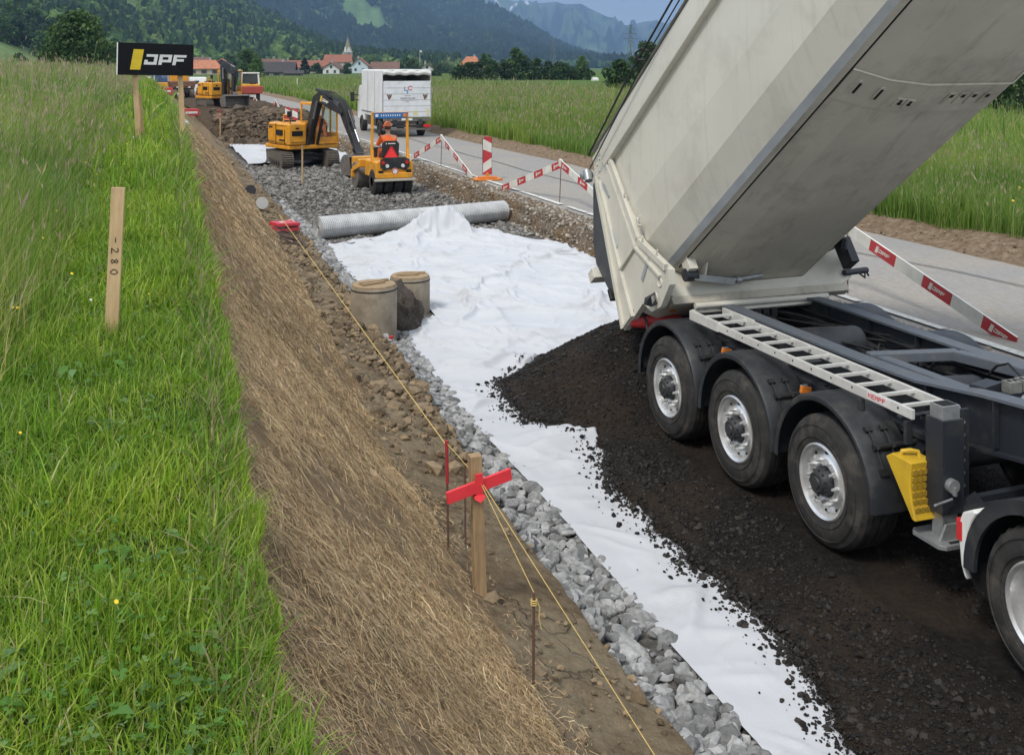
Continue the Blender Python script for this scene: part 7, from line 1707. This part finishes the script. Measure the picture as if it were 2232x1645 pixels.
ex2, cab2 = excavator("farther yellow excavator standing on the dug soil with folded boom and wide muddy bucket", E2, R(-66), R(-80), [(.75, 1.15), (.95, 2.9), (2.2, 2.35), (2.15, 1.15), (2.35, .62)], 1.75, True, logo=False)
ex2.scale = (.92,) * 3
# ================================================================== ROLLER
ROx, ROy = 7.06, 31.0
ro_ = thing("road_roller", "small yellow tyre roller seen from behind with roll bar and red warning triangle", "roller", (ROx, ROy, .02), R(3))
for k, x in enumerate((-.45, -.155, .155, .45)):
    m = MB(); m.lathe([(.14, -.125), (.20, -.135), (.34, -.125), (.385, -.10), (.395, -.06), (.395, .06), (.385, .10), (.34, .125), (.20, .135), (.14, .125)], (x, 0, .395), (1, 0, 0), 36); m.build('tyre', m_tyre, ro_, smooth=40)
m = MB(); m.lathe([(0, -.58), (.40, -.58), (.42, -.56), (.42, .56), (.40, .58), (0, .58)], (-.08, 1.75, .42), (1, 0, 0), 40); m.build('drum', m_bucket, ro_, smooth=40)
m = MB(); m.bar((-.70, 1.0, .80), (-.70, 1.75, .62), .07, .16); m.bar((.56, 1.0, .80), (.56, 1.75, .62), .07, .16); m.bar((-.70, 1.75, .62), (-.70, 1.75, .36), .06, .14); m.box((-.07, 1.05, .86), (1.3, .26, .24)); m.box((-.07, 2.35, .8), (1.0, .3, .3)); m.build('front_frame', m_yel, ro_, bevel=.03)
m = MB(); m.prism([(-.56, .52), (.56, .52), (.56, .70), (.56, .98), (.46, 1.02), (-.46, 1.02), (-.56, .98), (-.56, .70)], (0, -.42, 0), (1, 0, 0), (0, 0, 1), (0, 1.3, 0)); m.box((0, -.44, .60), (1.06, .06, .16)); rb_ = m.build('body', m_yel, ro_, bevel=.03)
m = MB(); m.box((0, -.47, .475), (1.22, .10, .07)); m.build('bumper', M("pale_bumper", (.50, .47, .38), None, 5, .6), ro_, bevel=.01)
m = MB(); m.prism([(-.44, .86), (-.33, .74), (-.15, .80), (.15, .80), (.33, .74), (.44, .86), (.44, 1.06), (.30, 1.13), (-.30, 1.13), (-.44, 1.06)], (0, -.43, 0), (1, 0, 0), (0, 0, 1), (0, -.035, 0)); m.build('rear_panel', m_char, ro_, bevel=.01)
for x, zz, mt_ in ((-.36, .98, m_red_l), (.36, .98, m_red_l), (-.235, .88, m_whitep), (.235, .88, m_whitep)):
    m = MB(); m.cyl((x, -.465, zz), (x, -.49, zz), .055, .05, 14); m.build('lamp', mt_, ro_)
m = MB(); m.cyl((0, -.455, .72), (0, -.468, .72), .10, n=24, m=0); m.lathe([(.095, -.469), (.07, -.471)], (0, 0, .72), (0, 1, 0), 24, 1)
m.v = [v for v in m.v]; m.build('round_sticker', [m_whitep, m_red_l], ro_)
m = MB(); m.box((-.05, -.452, .56), (.16, .006, .03)); m.box((-.42, -.452, .70), (.14, .02, .10)); m.box((.42, -.452, .72), (.14, .02, .08)); m.build('recess_patch', m_recess_shade, ro_)  # dark plates: the shade of hollows put on as colour
m = MB()
for x in (-.545, .545): m.bar((x, .05, .95), (x, .10, 1.32), .085, .10); m.bar((x, .10, 1.32), (x * .97, .10, 2.42), .075, .075)
m.bar((-.56, .10, 2.39), (.56, .10, 2.39), .075, .08); m.build('roll_bar', m_yel, ro_, bevel=.015)
m = MB(); m.box((0, .04, 2.33), (1.0, .05, .17), 0); m.box((-.42, .01, 2.33), (.08, .04, .08), 1); m.box((.43, .01, 2.33), (.10, .04, .10), 2)
for k in range(9): m.box((-.28 + .07 * k, .012, 2.33), (.03, .006, .05), 1)
m.build('banner', [M("blue_banner", (.03, .16, .42), None, 8, .5), m_whitep, m_orange_l], ro_)
m = MB(); m.box((0, .25, 1.12), (.50, .45, .10)); m.prism([(-.24, 1.12), (.24, 1.12), (.26, 1.50), (.18, 1.58), (-.18, 1.58), (-.26, 1.50)], (0, -.02, 0), (1, 0, 0), (0, 0, 1), (0, .08, 0)); st_ = m.build('seat', m_black, ro_, bevel=.02)
m = MB(); m.box((-.14, -.026, 1.50), (.03, .004, .04)); m.box((.02, -.026, 1.50), (.22, .004, .028)); m.build('lettering', m_whitep, st_)
m = MB(); m.prism([(-.25, 1.04), (.25, 1.04), (.03, 1.42), (-.03, 1.42)], (0, -.06, 0), (1, 0, 0), (0, 0, 1), (0, -.012, 0), 1); m.prism([(-.19, 1.07), (.19, 1.07), (0, 1.38)], (0, -.073, 0), (1, 0, 0), (0, 0, 1), (0, -.004, 0), 0); m.build('warning_triangle', [m_redboard, M("triangle_border", (.55, .02, .02), None, 9, .4)], ro_, smooth=0)
m = MB(); m.box((0, 1.0, 1.18), (.5, .2, .3)); m.tube([(0, .92, 1.30), (0, .80, 1.45)], .02, 6); m.lathe([(.15, -.012), (.165, 0), (.15, .012), (.138, 0)], (0, .79, 1.46), (0, -.7, .7), 20, closed=True); m.build('console', m_char, ro_)
sitting_person("roller driver in orange jacket and orange helmet seen from behind", (ROx - .02, ROy + .24, 1.19), R(3), [(-.13, .52, .30), (.13, .52, .30)], .04, True)
# ================================================================== BOX TRUCK
TK = (11.42, 46.9, .6)
bt = thing("box_truck", "white canvas box truck with raised tail lift driving away on the road", "truck", TK, R(-1))
m_canvas = M("white_canvas", (.68, .68, .65), (.60, .60, .57), 2, .75, bump=.08, bscale=1.5, dirt=(.42, .42, .40, .4), dscale=1)
W2 = 1.13
m = MB(); x0, x1 = -W2, W2
m.box((-W2 + .02, 2.5, 1.98), (.04, 5.0, 2.06)); m.box((W2 - .02, 2.5, 1.98), (.04, 5.0, 2.06)); m.box((0, 5.0, 1.98), (2 * W2, .04, 2.06)); m.prism([(-W2, 3.0), (W2, 3.0), (W2 - .06, 3.06), (-W2 + .06, 3.06)], (0, 0.02, 0), (1, 0, 0), (0, 0, 1), (0, 5.0, 0)); m.box((0, 2.5, .93), (2 * W2, 5.0, .06)); m.build('canopy', m_canvas, bt, bevel=.02)
m = MB()
for k in range(2): m.box((-W2 - .004, 1.7 + k * 1.7, 1.98), (.008, .012, 2.0))
m.tube([(-W2 - .01, 0, 1.06), (-W2 - .01, 5, 1.06)], .02, 5); m.build('strap', m_char, bt)
m = MB(); pr_ = random.Random(8); pts = [(-W2 + .04 + q * (2 * W2 - .08) / 14, -.02 + .02 * pr_.random(), 2.91 + .03 * math.sin(q * 1.7)) for q in range(15)]; m.tube(pts, [.10 + .015 * pr_.random() for _ in pts], 8); m.build('rolled_curtain', m_canvas, bt)
m = MB(); m.box((0, -.03, 1.73), (2 * W2 - .10, .05, 1.62)); lift = m.build('tail_lift', M("tail_lift_white", (.70, .72, .74), (.62, .64, .66), 3, .4, dirt=(.45, .45, .43, .4), dscale=3), bt, bevel=.015)
m = MB()
for z in (1.15, 1.42, 1.69, 1.96, 2.23): m.box((0, -.0565, z), (2 * W2 - .12, .004, .012), 0)
m.build('groove', m_bucket, lift)
m = MB()
def gl(txt, x, z, h, mi_):
    P_, w_ = text_polys(txt, h)
    for p in P_: m.prism([(a + x, b + z) for a, b in p], (0, -.0555, 0), (1, 0, 0), (0, 0, 1), (0, -.004, 0), mi_)
gl("L", -.13, 2.10, .17, 0); gl("C", .03, 2.12, .20, 1); m.prism([(-.04, 1.98), (.03, 1.98), (.06, 2.10), (.0, 2.12)], (0, -.0555, 0), (1, 0, 0), (0, 0, 1), (0, -.004, 0), 2)
rl_ = random.Random(6)
for z, h, x0_, x1_, mi_ in ((1.86, .035, -.10, .14, 3), (1.745, .055, -.30, .36, 3), (1.665, .035, -.26, .30, 3), (1.595, .03, -.06, .06, 3)):
    x = x0_
    while x < x1_:
        w_ = rl_.uniform(.02, .055); m.prism([(x, z), (x + w_, z), (x + w_, z + h * rl_.uniform(.7, 1)), (x, z + h * rl_.uniform(.7, 1))], (0, -.0555, 0), (1, 0, 0), (0, 0, 1), (0, -.003, 0), mi_); x += w_ + rl_.uniform(.008, .03)
for cx in (-.80, .84):
    for k in range(5):
        m.prism([(cx - .13 + .05 * k, 1.95 - .03 * (k % 2)), (cx - .09 + .05 * k, 1.95 - .03 * (k % 2)), (cx - .02 + .02 * k, 1.70 + .02 * k), (cx - .05 + .02 * k, 1.70 + .02 * k)], (0, -.0555 - .0008 * k, 0), (1, 0, 0), (0, 0, 1), (0, -.003, 0), 4)
m.prism([(.28, 1.0), (.5, 1.0), (.5, 1.2), (.28, 1.2)], (0, -.0555, 0), (1, 0, 0), (0, 0, 1), (0, -.003, 0), 5); m.prism([(.90, .98), (1.02, .98), (1.02, 1.30), (.90, 1.30)], (0, -.0555, 0), (1, 0, 0), (0, 0, 1), (0, -.003, 0), 5)
m.build('lettering', [M("emblem_blue", (.06, .10, .35), None, 9, .5), M("emblem_red", (.5, .04, .06), None, 9, .5), M("emblem_cyan", (.1, .4, .6), None, 9, .5), M("text_grey", (.10, .08, .09), None, 9, .5), M("ornament_brown", (.16, .09, .06), None, 9, .5), M("faded_yellow", (.66, .62, .35), None, 9, .6)], lift, smooth=0)
m = MB(); m.box((0, .02, .80), (2 * W2 - .1, .06, .13), 0); m.box((-.55, .01, .66), (.2, .1, .30), 1); m.box((.62, .01, .66), (.2, .1, .30), 1); m.box((0, .0, .52), (2 * W2 - .2, .08, .12), 1); m.box((0, .03, .38), (2 * W2 - .05, .1, .09), 0); m.box((.0, -.03, .82), (.5, .01, .1), 2)
m.build('bumper', [m_bucket, m_char, m_whitep], bt, bevel=.008)
for x in (-.92, .92):
    m = MB(); m.box((x, -.04, .52), (.34, .05, .13)); m.build('tail_light', m_red_l, bt, bevel=.008)
for y in (1.2, 5.6):
    for x in (-.92, .92):
        m = MB(); m.lathe([(.0, -.06), (.20, -.08), (.24, -.14), (.36, -.14), (.40, -.10), (.41, 0), (.40, .12), (.2, .14)], (x, y, .40), (1 if x < 0 else -1, 0, 0), 28); m.build('wheel', m_tyre, bt)
m = MB(); m.prism([(5.15, .55), (6.9, .55), (6.95, 1.3), (6.55, 2.25), (5.15, 2.35)], (-1.0, 0, 0), (0, 1, 0), (0, 0, 1), (2.0, 0, 0)); m.build('cab', m_whitep, bt, bevel=.08)
m = MB(); m.box((0, 2.5, .70), (.9, 5, .2)); m.box((-.95, 3.2, .62), (.1, 2.2, .4)); m.build('chassis', m_char, bt)
for s_ in (-1, 1):
    m = MB(); m.bar((s_ * 1.0, 6.4, 1.75), (s_ * 1.32, 6.35, 1.8), .04, .04); m.bar((s_ * 1.0, 6.4, 1.5), (s_ * 1.32, 6.35, 1.55), .04, .04); m.box((s_ * 1.36, 6.35, 1.68), (.20, .09, .46)); m.build('mirror', m_black, bt, bevel=.02)
# ================================================================== FARTHER VEHICLES
def simple_wheel(t, x, y, r, w, mat=None):
    m = MB(); s_ = 1 if x < 0 else -1; m.lathe([(0, .03), (r * .5, .02), (r * .55, 0), (r * .9, .0), (r, .05), (r, w - .05), (r * .9, w)], (x, y, r), (s_, 0, 0), 22); return m.build('wheel', mat or m_tyre, t)
p = on_d(545, 224, 82)
sd = thing("site_dumper", "small site dumper with white cab frame, yellow body and red skip beyond the farther excavator", "dumper", p, R(-6))
for x in (-.75, .75):
    for y in (-.1, 1.6): simple_wheel(sd, x, y, .42, .3)
m = MB(); m.prism([(-.9, .7), (.9, .7), (1.05, 1.25), (-1.05, 1.25)], (0, -.9, 0), (1, 0, 0), (0, 0, 1), (0, 1.1, 0)); m.build('skip', M("red_skip", (.38, .06, .04), (.28, .05, .04), 5, .6), sd, bevel=.03)
m = MB(); m.box((0, 1.2, 1.0), (1.5, 1.7, .8)); m.build('body', m_yel, sd, bevel=.06)
m = MB()
for x in (-.68, .68):
    for y in (.65, 1.85): m.bar((x, y, 1.3), (x * .9, y, 2.2), .12, .12)
m.box((0, 1.25, 2.26), (1.45, 1.4, .10)); m.build('cab_frame', m_whitep, sd, bevel=.02)
m = MB(); m.box((0, .66, 1.8), (1.15, .02, .65)); m.box((.2, 1.2, 1.6), (.5, .5, .6)); m.build('window', m_glass, sd)
p = on_d(432, 192, 118); p.z = .55
vn_ = thing("van", "white delivery van parked far down the road behind the plank barrier", "van", p, R(2))
m = MB(); m.prism([(0, .35), (4.6, .35), (4.6, 1.0), (4.0, 1.15), (3.4, 1.9), (3.0, 2.05), (.1, 2.05), (0, 1.9)], (-.9, 0, 0), (0, 1, 0), (0, 0, 1), (1.8, 0, 0)); m.build('body', m_whitep, vn_, bevel=.08)
m = MB(); m.box((-.15, -.01, 1.5), (.5, .03, .35)); m.build('window', m_glass, vn_)
for x in (-.85, .85):
    for y in (.8, 3.7): simple_wheel(vn_, x, y, .33, .22)
    m = MB(); m.box((x * .95, -.012, 1.0), (.10, .03, .35)); m.build('tail_light', m_red_l, vn_)
p = on_d(399, 218, 84)
dp = thing("wheel_dumper", "brown rusty dumper with big wheels just right of the right sign post", "dumper", p, R(4))
m = MB(); m.prism([(-.85, .9), (.85, .9), (1.0, 1.45), (-1.0, 1.45)], (0, -.2, 0), (1, 0, 0), (0, 0, 1), (0, 2.4, 0)); m.box((0, -.22, 1.1), (1.3, .06, .12)); m.build('tipper', M("rusty_tipper", (.20, .10, .06), (.14, .07, .045), 5, .7), dp, bevel=.04)
m = MB(); m.box((0, 1.2, .7), (.8, 3.2, .3)); m.box((-.62, .05, .75), (.3, .5, .5)); m.build('chassis', m_char, dp)
m = MB(); m.box((0, 3.0, 1.4), (1.4, 1.0, 1.4)); m.build('cab', m_yel, dp, bevel=.06)
for x in (-.85, .85):
    for y in (.2, 2.6): simple_wheel(dp, x, y, .5, .4, m_track)
m = MB(); m.box((-.45, -.26, 1.0), (.16, .03, .1)); m.box((.45, -.26, 1.0), (.16, .03, .1)); m.build('tail_light', m_whitep, dp)
p = on_d(352, 196, 104); p.z = .9
rr2 = thing("road_roller", "distant orange roller beyond the left end of the bank under the black sign", "roller", p, R(6))
m = MB(); m.box((0, 0, .95), (1.5, 1.6, .75)); m.build('body', m_yel, rr2, bevel=.08)
for y in (-.7, 1.6):
    m = MB(); m.lathe([(0, -.7), (.45, -.7), (.48, -.66), (.48, .66), (.45, .7), (0, .7)], (0, y, .48), (1, 0, 0), 24); m.build('drum', m_bucket, rr2)
m = MB()
for x in (-.65, .65): m.bar((x, .2, 1.3), (x, .3, 2.3), .08, .08)
m.box((0, .3, 2.33), (1.5, 1.1, .08)); m.build('roof', m_whitep, rr2, bevel=.02)
for k, (px, py, D, c_, lb) in enumerate(((330, 188, 122, (.6, .6, .6), "pale silver car far away left of the distant orange roller"), (372, 182, 116, (.05, .09, .2), "dark blue car far away beyond the right sign post"), (242, 158, 150, (.5, .5, .5), "grey car roof beyond the tall grass left of the black sign"))):
    p = on_d(px, py, D); p.z = max(.6, p.z - .4)
    t = thing("car", lb, "car", p, R(5 + 20 * k)); m = MB(); m.prism([(0, .3), (4.1, .3), (4.1, .8), (3.2, .95), (2.6, 1.45), (.7, 1.45), (.05, .95)], (-.85, 0, 0), (0, 1, 0), (0, 0, 1), (1.7, 0, 0)); m.build('body', M("car_paint_%s" % ("silver", "blue", "grey")[k], c_, None, 4, .3), t, bevel=.08)
    m = MB(); m.prism([(.12, 1.0), (.72, 1.38), (.70, 1.40), (.08, 1.0)], (-.65, -.02, 0), (0, 1, 0), (0, 0, 1), (1.3, 0, 0)); m.build('window', m_glass, t)
    for x in (-.85, .85):
        for y in (.8, 3.3): simple_wheel(t, x, y, .32, .2)
# red crates and site clutter near the far excavator
for k, (px, py, D, lb) in enumerate(((358, 207, 88, "red and white wrapped bundle on the soil beside the wheel dumper"), (412, 253, 58, "flat red case half buried in soil right of the sign post"))):
    p = ground_at(px, py); t = thing("red_case", lb, "case", p, R(20 * k)); m = MB(); m.box((0, 0, .16), (.8, .6, .3)); m.box((0, -.31, .16), (.6, .02, .1), 1); m.box((0, 0, .325), (.7, .5, .03)); m.build('shell', [M("faded_red", (.55, .06, .05), None, 6, .6), m_whitep], t, bevel=.03)
# ================================================================== AIR
bpy.ops.mesh.primitive_cube_add(size=1, location=(2000, 5100, 0))
hz = bpy.context.object; hz.name = "haze"; hz['kind'] = 'stuff'
HB = (-9000, 16000, -70, 12200, -6, 1450)
hz.location = ((HB[0] + HB[1]) / 2, (HB[2] + HB[3]) / 2, (HB[4] + HB[5]) / 2); hz.scale = (HB[1] - HB[0], HB[3] - HB[2], HB[5] - HB[4])
m = bpy.data.materials.new("air"); m.use_nodes = True; nt = m.node_tree; nt.nodes.clear()
o = nt.nodes.new("ShaderNodeOutputMaterial"); v = nt.nodes.new("ShaderNodeVolumePrincipled")
v.inputs['Color'].default_value = (.38, .62, 1.0, 1); v.inputs['Density'].default_value = 1.5e-4; v.inputs['Anisotropy'].default_value = 0.1
nt.links.new(v.outputs[0], o.inputs['Volume']); hz.data.materials.append(m)
